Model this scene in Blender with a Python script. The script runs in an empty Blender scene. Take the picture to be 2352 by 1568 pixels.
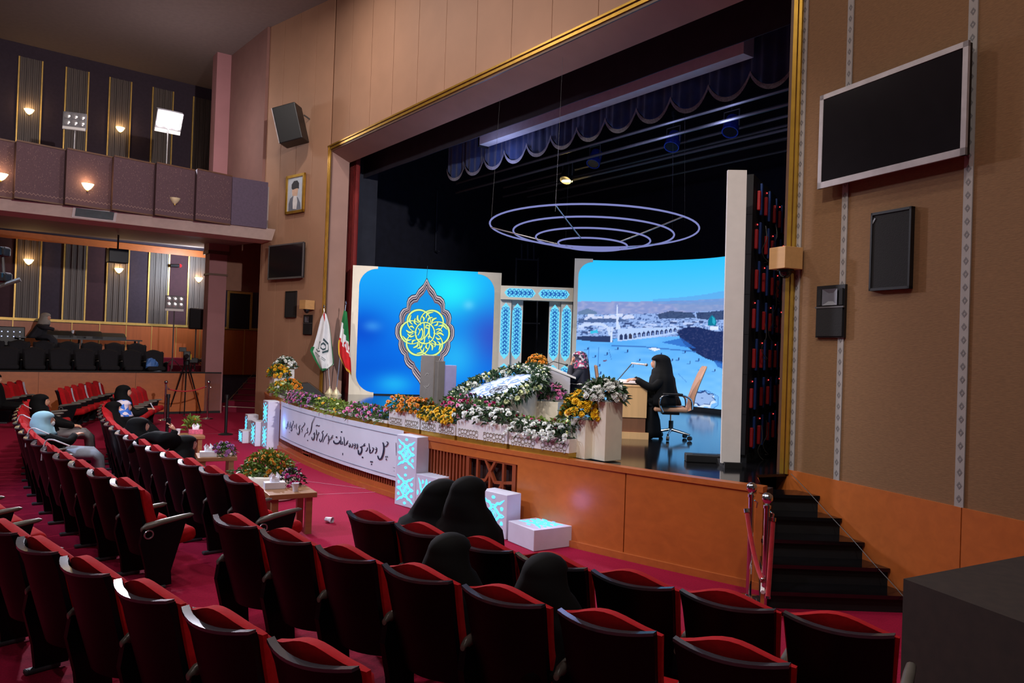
import bpy, math, random
import numpy as np
from mathutils import Vector, Matrix
random.seed(7)
PI = math.pi
scene = bpy.context.scene
col = scene.collection
# ------------------------------------------------------------------ camera
F, CZ = 1770.0, 2.29                     # focal length in pixels of the 2352 x 1568 frame, eye height
ROLL, PITCH = math.radians(2.0), math.atan(16 / 1770)
cr, sr, cp, sp = math.cos(ROLL), math.sin(ROLL), math.cos(PITCH), math.sin(PITCH)
V_R = Vector((cr, -sr * sp, sr * cp)); V_U = Vector((-sr, -cr * sp, cr * cp)); V_F = Vector((0, cp, sp))
cam_d = bpy.data.cameras.new('camera'); cam = bpy.data.objects.new('camera', cam_d); col.objects.link(cam)
cam_d.sensor_width = 36.0; cam_d.sensor_fit = 'HORIZONTAL'; cam_d.lens = 36.0 * F / 2352.0
cam_d.clip_start = 0.05; cam_d.clip_end = 200
m3 = Matrix((V_R, V_U, -V_F)).transposed()
cam.matrix_world = Matrix.Translation((0, 0, CZ)) @ m3.to_4x4()
scene.camera = cam
def ray(px, py):
    u = (px - 1176) / F; v = -(py - 784) / F
    return V_R * u + V_U * v + V_F
def onz(px, py, z):
    d = ray(px, py); t = (z - CZ) / d.z
    return Vector((d.x * t, d.y * t, z))
def ond(px, py, y):
    d = ray(px, py); t = y / d.y
    return Vector((d.x * t, y, CZ + d.z * t))
def onw(px, py, p, q):
    d = ray(px, py); ex, ey = q[0] - p[0], q[1] - p[1]
    det = d.x * (-ey) + ex * d.y
    t = (p[0] * (-ey) + ex * p[1]) / det
    return Vector((d.x * t, d.y * t, CZ + d.z * t))
# ------------------------------------------------------------------ world, exposure
scene.view_settings.view_transform = 'Standard'; scene.view_settings.look = 'None'
scene.view_settings.gamma = 1.0; scene.view_settings.use_curve_mapping = False
scene.view_settings.exposure = 0.0
w = bpy.data.worlds.new('world'); scene.world = w; w.use_nodes = True
w.node_tree.nodes['Background'].inputs[0].default_value = (0.55, 0.5, 0.55, 1)
w.node_tree.nodes['Background'].inputs[1].default_value = 0.06
# ------------------------------------------------------------------ large lights
def aim(o, target):
    d = Vector(target) - o.location
    o.rotation_euler = d.to_track_quat('-Z', 'Y').to_euler()
def lamp(name, kind, loc, energy, color=(1, 1, 1), size=.3, target=None, angle=60, blend=.5):
    d = bpy.data.lights.new(name, kind); o = bpy.data.objects.new(name, d); col.objects.link(o)
    d.energy = energy; d.color = color; o.location = loc
    if kind == 'AREA': d.shape = 'DISK'; d.size = size
    elif kind == 'SPOT': d.spot_size = math.radians(angle); d.spot_blend = blend; d.shadow_soft_size = size
    else: d.shadow_soft_size = size
    if target: aim(o, target)
    return o
WARM, COOL, NEUT = (1.0, .78, .55), (.72, .82, 1.0), (1.0, .93, .86)
# hall ceiling downlights (their fixtures hang from the ceiling further down in the script)
HALL_LAMPS = [(-3.0, 3.0, 90), (-7.5, 7.5, 70), (-3.5, 10.5, 210), (-9.0, 13.5, 120), (1.5, 2.5, 240), (-1.0, -2.0, 120), (-5.5, 15.5, 220)]
CEIL_Z = 11.0
for x_, y_, e_ in HALL_LAMPS:
    lamp('hall_downlight', 'AREA', (x_, y_, CEIL_Z - .25), e_, (1.0, .90, .84), .5, (x_, y_, 0))
# television floods: one on the balcony, one on the side tier
FLOOD_A = ond(392, 272, 21.3); FLOOD_B = ond(484, 606, 25.2)
lamp('balcony_flood', 'SPOT', FLOOD_A + Vector((.12, -.12, -.02)), 6500, (.86, .84, 1), .25, (-3.0, 11.0, .3), 56, .5)
lamp('balcony_flood_spill', 'POINT', FLOOD_A + Vector((.25, -.25, .1)), 70, (1, .93, .95), .2)
lamp('tier_flood', 'SPOT', FLOOD_B, 450, (.75, .86, 1), .2, (-12.0, 26.2, 4.2), 130, .7)
lamp('tier_flood_front', 'SPOT', FLOOD_B + Vector((.2, -.4, 0)), 500, (.8, .88, 1), .2, (-3, 14, .5), 70, .7)
# unseen fill spots added under the hall ceiling, aimed at stage and balcony
FOH_FILL = [((-6.5, 6.0, 10.2), (-1.4, 19.6, 2.0), 2600, (1, .95, .86), 25), ((-4.0, 4.0, 10.2), (1.2, 16.0, 1.6), 2200, (1, .92, .82), 36), ((-2.0, 2.5, 10.2), (2.2, 10.5, 1.8), 1400, (1, .93, .85), 34), ((-11.5, 7.5, 9.8), (-2.6, 12.6, .7), 4000, (.62, .75, 1), 44), ((-8.5, 4.0, 9.8), (0.2, 9.6, .8), 1500, (.78, .82, 1), 40), ((3.9, 1.6, 7.2), (-9.2, 20.6, 4.5), 6500, (1, .90, .88), 46)]
for l_, t_, e_, c_, a_ in FOH_FILL: lamp('front_fill_spot', 'SPOT', l_, e_, c_, .15, t_, a_, .6)
# stage lamps on the bars over the stage
STAGE_LAMPS = [((1.28, 13.6, 5.35), (0.0, 13.2, 1.4), 260, (1, .86, .62), 60),
               ((-1.6, 15.2, 6.9), (-.6, 12.4, 1.2), 330, (1, .93, .86), 55),
               ((1.9, 11.2, 6.6), (1.6, 10.8, 1.2), 420, (1, .88, .74), 60),
               ((.3, 13.9, 6.8), (.4, 12.0, 1.2), 420, (1, .93, .84), 60),
               ((-3.2, 17.6, 6.8), (-3.6, 17.0, 1.0), 200, (1, .9, .8), 60)]
for l_, t_, e_, c_, a_ in STAGE_LAMPS:
    lamp('stage_spot', 'SPOT', l_, e_, c_, .12, t_, a_, .7)
# unseen bluish fill points added to tint the valance and screen case
for l_, e_, c_ in (((2.1, 14.6, 6.1), 34, (.42, .48, 1)), ((3.4, 13.4, 6.3), 30, (.42, .48, 1)), ((-.6, 16.2, 6.0), 26, (.5, .55, 1))):
    lamp('stage_blue_fill', 'POINT', l_, e_, c_, .15)
# ------------------------------------------------------------------ helpers
def lin(c):
    out = []
    for x in c[:3]:
        x = x / 255.0
        out.append(x / 12.92 if x <= .04045 else ((x + .055) / 1.055) ** 2.4)
    return tuple(out)
def nt(name):
    m = bpy.data.materials.new(name); m.use_nodes = True
    n = m.node_tree.nodes; l = m.node_tree.links
    return m, n, l, n['Principled BSDF']
def M(name, c, rough=.6, metal=0.0, var=.12, scale=8.0, bump=0.0, stretch=(1, 1, 1), spec=.5, coat=0.0, sheen=0.0, detail=3.0):
    """noise-varied principled material"""
    m, n, l, b = nt(name); c = lin(c)
    b.inputs['Roughness'].default_value = rough; b.inputs['Metallic'].default_value = metal
    b.inputs['Specular IOR Level'].default_value = spec; b.inputs['Coat Weight'].default_value = coat
    b.inputs['Sheen Weight'].default_value = sheen
    tc = n.new('ShaderNodeTexCoord'); mp = n.new('ShaderNodeMapping'); no = n.new('ShaderNodeTexNoise'); rp = n.new('ShaderNodeValToRGB')
    mp.inputs['Scale'].default_value = stretch
    no.inputs['Scale'].default_value = scale; no.inputs['Detail'].default_value = detail
    rp.color_ramp.elements[0].position = .3; rp.color_ramp.elements[1].position = .7
    rp.color_ramp.elements[0].color = tuple(x * (1 - var) for x in c) + (1,)
    rp.color_ramp.elements[1].color = tuple(min(1, x * (1 + var)) for x in c) + (1,)
    l.new(tc.outputs['Object'], mp.inputs['Vector']); l.new(mp.outputs['Vector'], no.inputs['Vector'])
    l.new(no.outputs['Fac'], rp.inputs['Fac']); l.new(rp.outputs['Color'], b.inputs['Base Color'])
    if bump:
        bp = n.new('ShaderNodeBump'); bp.inputs['Strength'].default_value = bump; bp.inputs['Distance'].default_value = .02
        l.new(no.outputs['Fac'], bp.inputs['Height']); l.new(bp.outputs['Normal'], b.inputs['Normal'])
    return m
def EM(name, c, strength=1.0):
    m, n, l, b = nt(name)
    e = n.new('ShaderNodeEmission'); e.inputs[0].default_value = lin(c) + (1,); e.inputs[1].default_value = strength
    l.new(e.outputs[0], n['Material Output'].inputs['Surface']); return m
def ATTR_EM(name, strength=1.0):
    m, n, l, b = nt(name)
    a = n.new('ShaderNodeAttribute'); a.attribute_name = 'picture'
    e = n.new('ShaderNodeEmission'); e.inputs[1].default_value = strength
    l.new(a.outputs['Color'], e.inputs[0]); l.new(e.outputs[0], n['Material Output'].inputs['Surface']); return m
class MB:
    def __init__(s): s.v = []; s.f = []; s.mi = []
    def add(s, vs, fs, mi=0):
        k = len(s.v); s.v += [tuple(p) for p in vs]; s.f += [tuple(i + k for i in f) for f in fs]; s.mi += [mi] * len(fs); return s
    def box(s, c, d, rz=0.0, mi=0, M4=None):
        hx, hy, hz = d[0] / 2, d[1] / 2, d[2] / 2; ca, sa = math.cos(rz), math.sin(rz)
        vs = []
        for z in (-hz, hz):
            for x, y in ((-hx, -hy), (hx, -hy), (hx, hy), (-hx, hy)):
                p = Vector((x * ca - y * sa + c[0], x * sa + y * ca + c[1], z + c[2]))
                vs.append(M4 @ p if M4 else p)
        return s.add(vs, [(3, 2, 1, 0), (4, 5, 6, 7), (0, 1, 5, 4), (1, 2, 6, 5), (2, 3, 7, 6), (3, 0, 4, 7)], mi)
    def rbox(s, c, d, r=.02, rz=0.0, seg=2, M4=None, mi=0):
        """box with rounded edges"""
        h = [max(x / 2, 1e-4) for x in d]; r = min([r] + [x * .98 for x in h]); ca, sa = math.cos(rz), math.sin(rz)
        t = [-1 + 2 * i / 1 for i in range(2)]
        co = []
        for k in range(seg + 1): co.append((-1, math.tan(PI / 4 * (k / seg - 1))))
        for k in range(seg + 1): co.append((1, math.tan(PI / 4 * (k / seg))))
        n = len(co); idx = {}; vs = []
        def vert(a, i, j, sg):
            q = [0, 0, 0]; inn = [0, 0, 0]; dr = [0, 0, 0]
            b_, c_ = (a + 1) % 3, (a + 2) % 3
            inn[a] = sg * (h[a] - r); dr[a] = sg
            for ax, (sgn, tt) in ((b_, co[i]), (c_, co[j])):
                inn[ax] = sgn * (h[ax] - r); dr[ax] = tt
            dv = Vector(dr).normalized()
            p = Vector(inn) + dv * r
            key = tuple(round(x, 5) for x in p)
            if key not in idx:
                idx[key] = len(vs)
                p2 = Vector((p.x * ca - p.y * sa + c[0], p.x * sa + p.y * ca + c[1], p.z + c[2]))
                vs.append(M4 @ p2 if M4 else p2)
            return idx[key]
        fs = []
        for a in range(3):
            for sg in (-1, 1):
                for i in range(n - 1):
                    for j in range(n - 1):
                        q = [vert(a, i, j, sg), vert(a, i + 1, j, sg), vert(a, i + 1, j + 1, sg), vert(a, i, j + 1, sg)]
                        if sg < 0: q.reverse()
                        q2 = []
                        for x in q:
                            if x not in q2: q2.append(x)
                        if len(q2) > 2: fs.append(tuple(q2))
        return s.add(vs, fs, mi)
    def loft(s, rings, cap=True, closed=True, mi=0):
        n = len(rings[0]); vs = [p for r in rings for p in r]; fs = []
        m = n if closed else n - 1
        for i in range(len(rings) - 1):
            for j in range(m):
                a = i * n + j; b = i * n + (j + 1) % n
                fs.append((a, b, b + n, a + n))
        if cap and closed:
            fs.append(tuple(range(n - 1, -1, -1))); k = (len(rings) - 1) * n; fs.append(tuple(range(k, k + n)))
        return s.add(vs, fs, mi)
    def tube(s, path, r, n=8, cap=True, mi=0, closed=False):
        P = [Vector(p) for p in path]; k = len(P); rr = r if isinstance(r, (list, tuple)) else [r] * k
        up = None; rings = []
        for i in range(k):
            if closed: d = P[(i + 1) % k] - P[i - 1]
            else: d = P[min(i + 1, k - 1)] - P[max(i - 1, 0)]
            if d.length < 1e-9: d = Vector((0, 0, 1))
            d.normalize()
            if up is None:
                up = Vector((0, 0, 1)) if abs(d.z) < .9 else Vector((1, 0, 0))
            sx = d.cross(up); 
            if sx.length < 1e-6: sx = d.orthogonal()
            sx.normalize(); up = sx.cross(d).normalized()
            rings.append([P[i] + (sx * math.cos(2 * PI * j / n) + up * math.sin(2 * PI * j / n)) * rr[i] for j in range(n)])
        if closed: rings.append(rings[0])
        return s.loft(rings, cap and not closed, mi=mi)
    def cyl(s, c, r, h, n=16, r2=None, mi=0):
        r2 = r if r2 is None else r2
        rg = lambda rad, z: [(c[0] + rad * math.cos(2 * PI * j / n), c[1] + rad * math.sin(2 * PI * j / n), z) for j in range(n)]
        return s.loft([rg(r, c[2]), rg(r2, c[2] + h)], mi=mi)
    def lathe(s, prof, c=(0, 0, 0), n=16, mi=0):
        return s.loft([[(c[0] + r * math.cos(2 * PI * j / n), c[1] + r * math.sin(2 * PI * j / n), c[2] + z) for j in range(n)] for r, z in prof], mi=mi)
    def ell(s, c, d, n=14, m=9, M4=None, mi=0):
        rings = []
        for i in range(m + 1):
            a = -PI / 2 + PI * i / m; ra = max(math.cos(a), .02)
            rg = [Vector((c[0] + d[0] * ra * math.cos(2 * PI * j / n), c[1] + d[1] * ra * math.sin(2 * PI * j / n), c[2] + d[2] * math.sin(a))) for j in range(n)]
            rings.append([M4 @ p for p in rg] if M4 else rg)
        return s.loft(rings, mi=mi)
    def prism(s, poly, z0, z1, mi=0):
        n = len(poly); vs = [(p[0], p[1], z0) for p in poly] + [(p[0], p[1], z1) for p in poly]
        fs = [tuple(range(n - 1, -1, -1)), tuple(range(n, 2 * n))] + [(i, (i + 1) % n, (i + 1) % n + n, i + n) for i in range(n)]
        return s.add(vs, fs, mi)
    def extr(s, poly3, dv, mi=0):
        """extrude a planar 3d polygon by a vector"""
        n = len(poly3); dv = Vector(dv); P = [Vector(p) for p in poly3]
        return s.add(P + [p + dv for p in P], [tuple(range(n - 1, -1, -1)), tuple(range(n, 2 * n))] + [(i, (i + 1) % n, (i + 1) % n + n, i + n) for i in range(n)], mi)
    def sheet(s, fn, nu, nv, mi=0):
        vs = [fn(i / nu, j / nv) for j in range(nv + 1) for i in range(nu + 1)]
        fs = [(j * (nu + 1) + i, j * (nu + 1) + i + 1, (j + 1) * (nu + 1) + i + 1, (j + 1) * (nu + 1) + i) for j in range(nv) for i in range(nu)]
        return s.add(vs, fs, mi)
    def slab(s, fa, fb, nu, nv, mi=0):
        """closed body between two sheets fa (outside) and fb"""
        N = (nu + 1) * (nv + 1); at = lambda i, j, k: k * N + j * (nu + 1) + i
        vs = [fn(i / nu, j / nv) for fn in (fa, fb) for j in range(nv + 1) for i in range(nu + 1)]; fs = []
        for j in range(nv):
            for i in range(nu):
                fs.append((at(i, j, 0), at(i + 1, j, 0), at(i + 1, j + 1, 0), at(i, j + 1, 0)))
                fs.append((at(i, j + 1, 1), at(i + 1, j + 1, 1), at(i + 1, j, 1), at(i, j, 1)))
        for i in range(nu):
            fs.append((at(i, 0, 1), at(i + 1, 0, 1), at(i + 1, 0, 0), at(i, 0, 0))); fs.append((at(i, nv, 0), at(i + 1, nv, 0), at(i + 1, nv, 1), at(i, nv, 1)))
        for j in range(nv):
            fs.append((at(0, j, 0), at(0, j + 1, 0), at(0, j + 1, 1), at(0, j, 1))); fs.append((at(nu, j, 1), at(nu, j + 1, 1), at(nu, j + 1, 0), at(nu, j, 0)))
        return s.add(vs, fs, mi)
    def mesh(s, name, mats, smooth=False):
        me = bpy.data.meshes.new(name); me.from_pydata(s.v, [], s.f)
        if not isinstance(mats, (list, tuple)): mats = [mats]
        for m in mats: me.materials.append(m)
        if len(mats) > 1: me.polygons.foreach_set('material_index', s.mi)
        if smooth:
            me.polygons.foreach_set('use_smooth', [True] * len(s.f))
            if smooth != 'all' and hasattr(me, 'set_sharp_from_angle'): me.set_sharp_from_angle(angle=math.radians(50))
        me.update(); return me
    def build(s, name, mats, parent=None, smooth=False, loc=None, rot=None):
        return put(name, s.mesh(name, mats, smooth), parent, loc, rot)
def put(name, me, parent=None, loc=None, rot=None, sc=None):
    o = bpy.data.objects.new(name, me); col.objects.link(o)
    if parent is not None: o.parent = parent
    if loc is not None: o.location = loc
    if rot is not None: o.rotation_euler = rot
    if sc is not None: o.scale = sc
    return o
def tag(o, label=None, cat=None, group=None, kind=None):
    if label: o['label'] = label
    if cat: o['category'] = cat
    if group: o['group'] = group
    if kind: o['kind'] = kind
    return o
def thing(name, label, cat, loc=(0, 0, 0), rz=0.0, group=None):
    o = bpy.data.objects.new(name, None); col.objects.link(o); o.empty_display_size = .1
    o.location = loc; o.rotation_euler = (0, 0, rz)
    return tag(o, label, cat, group)
def struct(name, mb, mat, smooth=False):
    return tag(mb.build(name, mat, None, smooth), kind='structure')
def ribbon(mb, pts, wid, mp, mi=0):
    """flat stroke through 2d points with given widths, every vertex mapped by mp(x, y) -> 3d"""
    n = len(pts); wd = wid if isinstance(wid, (list, tuple)) else [wid] * n; L = []; Rr = []
    for i in range(n):
        a = pts[max(i - 1, 0)]; b = pts[min(i + 1, n - 1)]
        dx, dy = b[0] - a[0], b[1] - a[1]; q = math.hypot(dx, dy) or 1
        nx, ny = -dy / q * wd[i] / 2, dx / q * wd[i] / 2
        L.append(mp(pts[i][0] + nx, pts[i][1] + ny)); Rr.append(mp(pts[i][0] - nx, pts[i][1] - ny))
    mb.add(L + Rr, [(i, n + i, n + i + 1, i + 1) for i in range(n - 1)], mi)
def smooth_pts(pts, k=4):
    """Catmull-Rom through points of any dimension"""
    P = [pts[0]] + list(pts) + [pts[-1]]; out = []
    for i in range(1, len(P) - 2):
        for j in range(k):
            t = j / k; r = []
            for a, b, c, d in zip(P[i - 1], P[i], P[i + 1], P[i + 2]):
                r.append(.5 * (2 * b + (c - a) * t + (2 * a - 5 * b + 4 * c - d) * t * t + (3 * b - a - 3 * c + d) * t ** 3))
            out.append(tuple(r))
    out.append(tuple(pts[-1])); return out
ORD = ['first', 'second', 'third', 'fourth', 'fifth', 'sixth', 'seventh', 'eighth', 'ninth', 'tenth', 'eleventh', 'twelfth', 'thirteenth', 'fourteenth', 'fifteenth', 'sixteenth', 'seventeenth', 'eighteenth', 'nineteenth', 'twentieth', 'twenty-first', 'twenty-second']
# ------------------------------------------------------------------ materials
def wood(name, c, axis='Z', scale=3.0, var=.18, rough=.42, gl=.3):
    m, n, l, b = nt(name); c = lin(c)
    b.inputs['Roughness'].default_value = rough; b.inputs['Coat Weight'].default_value = gl; b.inputs['Coat Roughness'].default_value = .25
    tc = n.new('ShaderNodeTexCoord'); mp = n.new('ShaderNodeMapping'); no = n.new('ShaderNodeTexNoise'); rp = n.new('ShaderNodeValToRGB')
    st = {'X': (.6, 9, 9), 'Y': (9, .6, 9), 'Z': (9, 9, .6)}[axis]
    mp.inputs['Scale'].default_value = st; no.inputs['Scale'].default_value = scale; no.inputs['Detail'].default_value = 5; no.inputs['Distortion'].default_value = .6
    rp.color_ramp.elements[0].position = .28; rp.color_ramp.elements[1].position = .75
    rp.color_ramp.elements[0].color = tuple(x * (1 - var) for x in c) + (1,); rp.color_ramp.elements[1].color = tuple(min(1, x * (1 + var)) for x in c) + (1,)
    l.new(tc.outputs['Object'], mp.inputs['Vector']); l.new(mp.outputs['Vector'], no.inputs['Vector']); l.new(no.outputs['Fac'], rp.inputs['Fac']); l.new(rp.outputs['Color'], b.inputs['Base Color'])
    return m
mt = {}
mt['carpet'] = M('red_carpet', (146, 12, 52), .97, var=.16, scale=60, bump=.25, spec=.2)
mt['carpet_dark'] = M('stair_carpet', (122, 14, 48), .95, var=.16, scale=60, bump=.25)
mt['seam'] = M('carpet_seam', (196, 120, 140), .9)
mt['stage'] = M('stage_gloss', (14, 14, 17), .11, var=.2, scale=2.0, spec=.7)
mt['black'] = M('black_paint', (10, 10, 14), .7, var=.2)
mt['blackcloth'] = M('black_drape', (22, 25, 40), .95, var=.25, scale=5)
mt['legcloth'] = M('charcoal_drape', (44, 48, 60), .95, var=.15, scale=4)
mt['wood'] = wood('orange_veneer', (182, 98, 42), 'X', 1.2, .10, .4)
mt['woodv'] = wood('orange_veneer_upright', (166, 84, 38), 'Z', 1.4, .12, .42)
mt['woodrail'] = wood('orange_rail', (182, 98, 46), 'X', 2.0, .1, .4)
mt['slat'] = wood('slat_wood', (140, 66, 34), 'Z', 2.0, .15, .5, .1)
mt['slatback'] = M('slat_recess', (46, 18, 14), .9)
mt['tan'] = M('tan_panel', (164, 124, 98), .7, var=.05, scale=1.6)
mt['tanrev'] = M('pinkish_reveal', (164, 128, 114), .7, var=.06, scale=2)
mt['weave'] = M('brown_woven_fabric', (126, 92, 60), .9, var=.13, scale=22, stretch=(1, 1, 7), bump=.15)
mt['gold'] = M('gilded_moulding', (196, 152, 56), .32, .75, var=.12, scale=6)
mt['goldp'] = M('gold_strip', (206, 168, 92), .4, .55, var=.1)
mt['brownm'] = M('brown_moulding', (88, 56, 36), .5)
mt['strip'] = M('patterned_strip', (156, 150, 146), .75, var=.06)
mt['stripmark'] = M('strip_diamond', (112, 108, 108), .75)
mt['purple'] = M('aubergine_fabric', (56, 44, 56), .9, var=.12, scale=12, bump=.1)
mt['balc'] = M('balcony_fabric', (80, 56, 63), .85, var=.1, scale=30, bump=.1)
mt['balcend'] = M('balcony_end_fabric', (80, 66, 84), .85, var=.1, scale=20)
mt['fluted'] = M('fluted_brown', (86, 74, 68), .5, var=.2, scale=3, stretch=(14, 14, .3))
mt['wine'] = M('wine_fabric', (62, 36, 44), .9, var=.12, scale=10)
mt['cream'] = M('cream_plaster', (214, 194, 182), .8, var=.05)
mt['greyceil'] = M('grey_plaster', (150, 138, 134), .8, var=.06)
mt['mauve'] = M('mauve_paint', (160, 110, 112), .7, var=.05, scale=2)
mt['ceil'] = M('ceiling_plaster', (120, 104, 100), .9, var=.06)
mt['white'] = M('white_lacquer', (232, 228, 224), .4, var=.03)
mt['whitewarm'] = M('cream_lacquer', (236, 228, 210), .45, var=.03)
mt['metal'] = M('brushed_metal', (190, 190, 194), .28, .9, var=.06)
mt['chrome'] = M('chrome', (205, 205, 210), .12, 1.0, var=.03)
mt['greyplast'] = M('grey_plastic', (70, 68, 66), .35, var=.08)
mt['blackplast'] = M('black_plastic', (20, 20, 23), .4, var=.15)
mt['grille'] = M('black_grille_cloth', (18, 17, 19), .9, var=.25, scale=90, bump=.2)
mt['screenoff'] = M('dark_glass', (26, 24, 27), .12, var=.08, spec=.6)
mt['cyan'] = EM('cyan_light_panel', (84, 198, 255), 2.2)
mt['cyan1'] = EM('cyan_cartouche', (112, 216, 255), 1.1)
mt['warmlamp'] = EM('warm_lamp', (255, 214, 130), 30)
mt['whitelamp'] = EM('white_flood', (255, 248, 240), 40)
mt['leaf'] = M('leaf_green', (58, 92, 34), .55, var=.45, scale=9)
mt['leafd'] = M('leaf_dark', (40, 70, 38), .55, var=.45, scale=9)
mt['leafy'] = M('leaf_yellowgreen', (104, 128, 44), .55, var=.4, scale=9)
mt['chador'] = M('black_chador', (6, 6, 8), .85, var=.3, scale=5, spec=.18)
mt['skin'] = M('skin', (206, 150, 122), .55, var=.06)
# ================================================================== the setting
JR = Vector((3.08, 8.75)); JL = Vector((-4.69, 19.35))
E_ = (JL - JR).normalized()                      # along the proscenium, to the left
N_ = Vector((-E_.y, E_.x))                       # towards the audience
if N_.y > 0: N_ = -N_
IN_ = -N_
class Wall:
    """vertical plane through plan points p, q; off > 0 lies on the hall side"""
    def __init__(s, p, q, side):
        s.p = Vector(p); s.q = Vector(q); s.d = (s.q - s.p).normalized(); s.L = (s.q - s.p).length
        s.n = Vector((s.d.y, -s.d.x)) * side; s.rz = math.atan2(s.d.y, s.d.x)
    def pt(s, t, z, off=0.0):
        a = s.p + s.d * t + s.n * off; return Vector((a.x, a.y, z))
    def wb(s, mb, t0, t1, z0, z1, o0, o1, mi=0):
        vs = [s.pt(t, z, o) for z in (z0, z1) for t, o in ((t0, o0), (t1, o0), (t1, o1), (t0, o1))]
        return mb.add(vs, [(3, 2, 1, 0), (4, 5, 6, 7), (0, 1, 5, 4), (1, 2, 6, 5), (2, 3, 7, 6), (3, 0, 4, 7)], mi)
    def px(s, px, py):
        v = onw(px, py, s.p, s.q); return ((Vector((v.x, v.y)) - s.p).dot(s.d), v.z)
WR = Wall(JR, JR + Vector((.389, -.921)) * 8.5, 1)
WLE = Vector((-7.02, 21.43))
WL = Wall(JL, WLE, -1)
WP = Wall(JR, JL, -1)                              # proscenium plane
if WP.n.dot(N_) < 0: WP.n = -WP.n
# --- floor
mb = MB(); mb.box((-6, 14, -.15), (42, 44, .3)); floor = struct('floor', mb, mt['carpet'])
mb = MB()
for a, b in (((690, 1103), (905, 1130)), ((430, 998), (620, 990)), ((600, 1140), (905, 1128)), ((640, 1072), (700, 1060))):
    A = onz(*a, .004); B = onz(*b, .004); d = (B - A).normalized(); nrm = Vector((-d.y, d.x, 0)) * .008
    mb.add([A - nrm, B - nrm, B + nrm, A + nrm], [(0, 1, 2, 3)])
mb.build('carpet_seam', mt['seam'], floor)
# --- stage body
SC = Vector((17.24, 27.6)); SR = 24.82
def arc(a, r=SR, z=0.0):
    t = math.radians(a); return Vector((SC.x + r * math.cos(t), SC.y + r * math.sin(t), z))
def arc_angle(px, py, z):
    v = onz(px, py, z); return math.degrees(math.atan2(v.y - SC.y, v.x - SC.x))
A0, A1 = -126.35, -159.6
SH = 1.0
angs = [A0 + (A1 - A0) * i / 80 for i in range(81)]
edge = [arc(a) for a in angs]
stage_poly = [(p.x, p.y) for p in edge] + [(-5.62, 20.12), (-4.72, 19.42), (-4.2, 20.0), (.8, 27.1), (11.0, 13.0), (3.6, 9.3), (3.14, 8.62), (2.72, 8.46)]
mb = MB(); mb.prism(stage_poly, SH - .03, SH); stage_floor = struct('stage_floor', mb, mt['stage'])
def arcbox(mb, a0, a1, r0, r1, z0, z1, k=None, mi=0):
    k = k or max(1, int(abs(a1 - a0) / .6))
    rings = []
    for i in range(k + 1):
        a = a0 + (a1 - a0) * i / k
        rings.append([arc(a, r0, z0), arc(a, r1, z0), arc(a, r1, z1), arc(a, r0, z1)])
    mb.loft(rings); return mb
# stage front: recess backing, rails, plain veneer panels, slats, lattice grilles
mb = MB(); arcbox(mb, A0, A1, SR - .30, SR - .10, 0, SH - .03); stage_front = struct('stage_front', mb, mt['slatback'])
arcbox(MB(), A0, A1, SR - .12, SR + .015, SH - .045, SH + .012).build('edge_nosing', mt['woodrail'], stage_front)
arcbox(MB(), A0, A1, SR - .10, SR + .03, 0, .075).build('base_moulding', mt['woodrail'], stage_front)
arcbox(MB(), -133.6, A1, SR - .10, SR, .84, SH - .045).build('top_rail', mt['wood'], stage_front)
arcbox(MB(), -133.6, A1, SR - .10, SR, .075, .16).build('bottom_rail', mt['wood'], stage_front)
for a0, a1 in ((A0, -129.9), (-129.93, -133.6)):
    arcbox(MB(), a0, a1, SR - .10, SR, .075, SH - .045).build('veneer_panel', mt['wood'], stage_front)
def mk_slat():
    mb = MB(); mb.box((0, 0, 0), (.03, .07, .68)); return mb.mesh('slat', mt['slat'])
slat_me = mk_slat()
GR = [(-133.75, -135.75), (-147.2, -148.6)]
a = -135.95
while a > -158.0:
    if not any(g1 - .15 < a < g0 + .15 for g0, g1 in GR):
        p = arc(a, SR - .045, .50); put('slat', slat_me, stage_front, p, (0, 0, math.radians(a) + PI / 2))
    a -= .165
def lattice(a0, a1):
    """wooden grille: frame and star-lattice bars on the curved front"""
    def mp(u, v, o): 
        return arc(a0 + (a1 - a0) * u, SR + o, .13 + .72 * v)
    def bar(mb, p, q, wd=.035):
        L = math.hypot((q[0] - p[0]) * .87, (q[1] - p[1]) * .72) or 1; nx, ny = -(q[1] - p[1]) * .72 / L * wd / 2 / .87, (q[0] - p[0]) * .87 / L * wd / 2 / .72
        P = [(p[0] + nx, p[1] + ny), (q[0] + nx, q[1] + ny), (q[0] - nx, q[1] - ny), (p[0] - nx, p[1] - ny)]
        mb.add([mp(*x, -.05) for x in P] + [mp(*x, -.005) for x in P], [(3, 2, 1, 0), (4, 5, 6, 7), (0, 1, 5, 4), (1, 2, 6, 5), (2, 3, 7, 6), (3, 0, 4, 7)])
    for p, q in (((0, 0), (0, 1)), ((1, 0), (1, 1)), ((0, 0), (1, 0)), ((0, 1), (1, 1))):
        mb = MB(); bar(mb, p, q, .06); mb.build('grille_frame', mt['slat'], stage_front)
    H = [((.22, 1), (.22, .62)), ((.22, .62), (.4, .60)), ((.4, .60), (.62, 1)), ((.38, 1), (.6, .6)), ((.6, .6), (.78, .58)), ((.78, .58), (.78, 1)),
         ((0, .66), (.22, .62)), ((.78, .58), (1, .62)), ((.22, .62), (.22, .28)), ((.22, .28), (.1, .12)), ((0, .3), (.22, .0)), ((.5, .78), (.5, .1)),
         ((.24, .6), (.5, .1)), ((.76, .56), (.5, .1)), ((.78, .58), (.78, .28)), ((.78, .28), (.9, .06)), ((1, .3), (.8, .0)), ((.1, .12), (.5, .1)), ((.5, .1), (.9, .1))]
    for p, q in H:
        mb = MB(); bar(mb, p, q); mb.build('lattice_bar', mt['slat'], stage_front)
for g in GR: lattice(*g)
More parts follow.
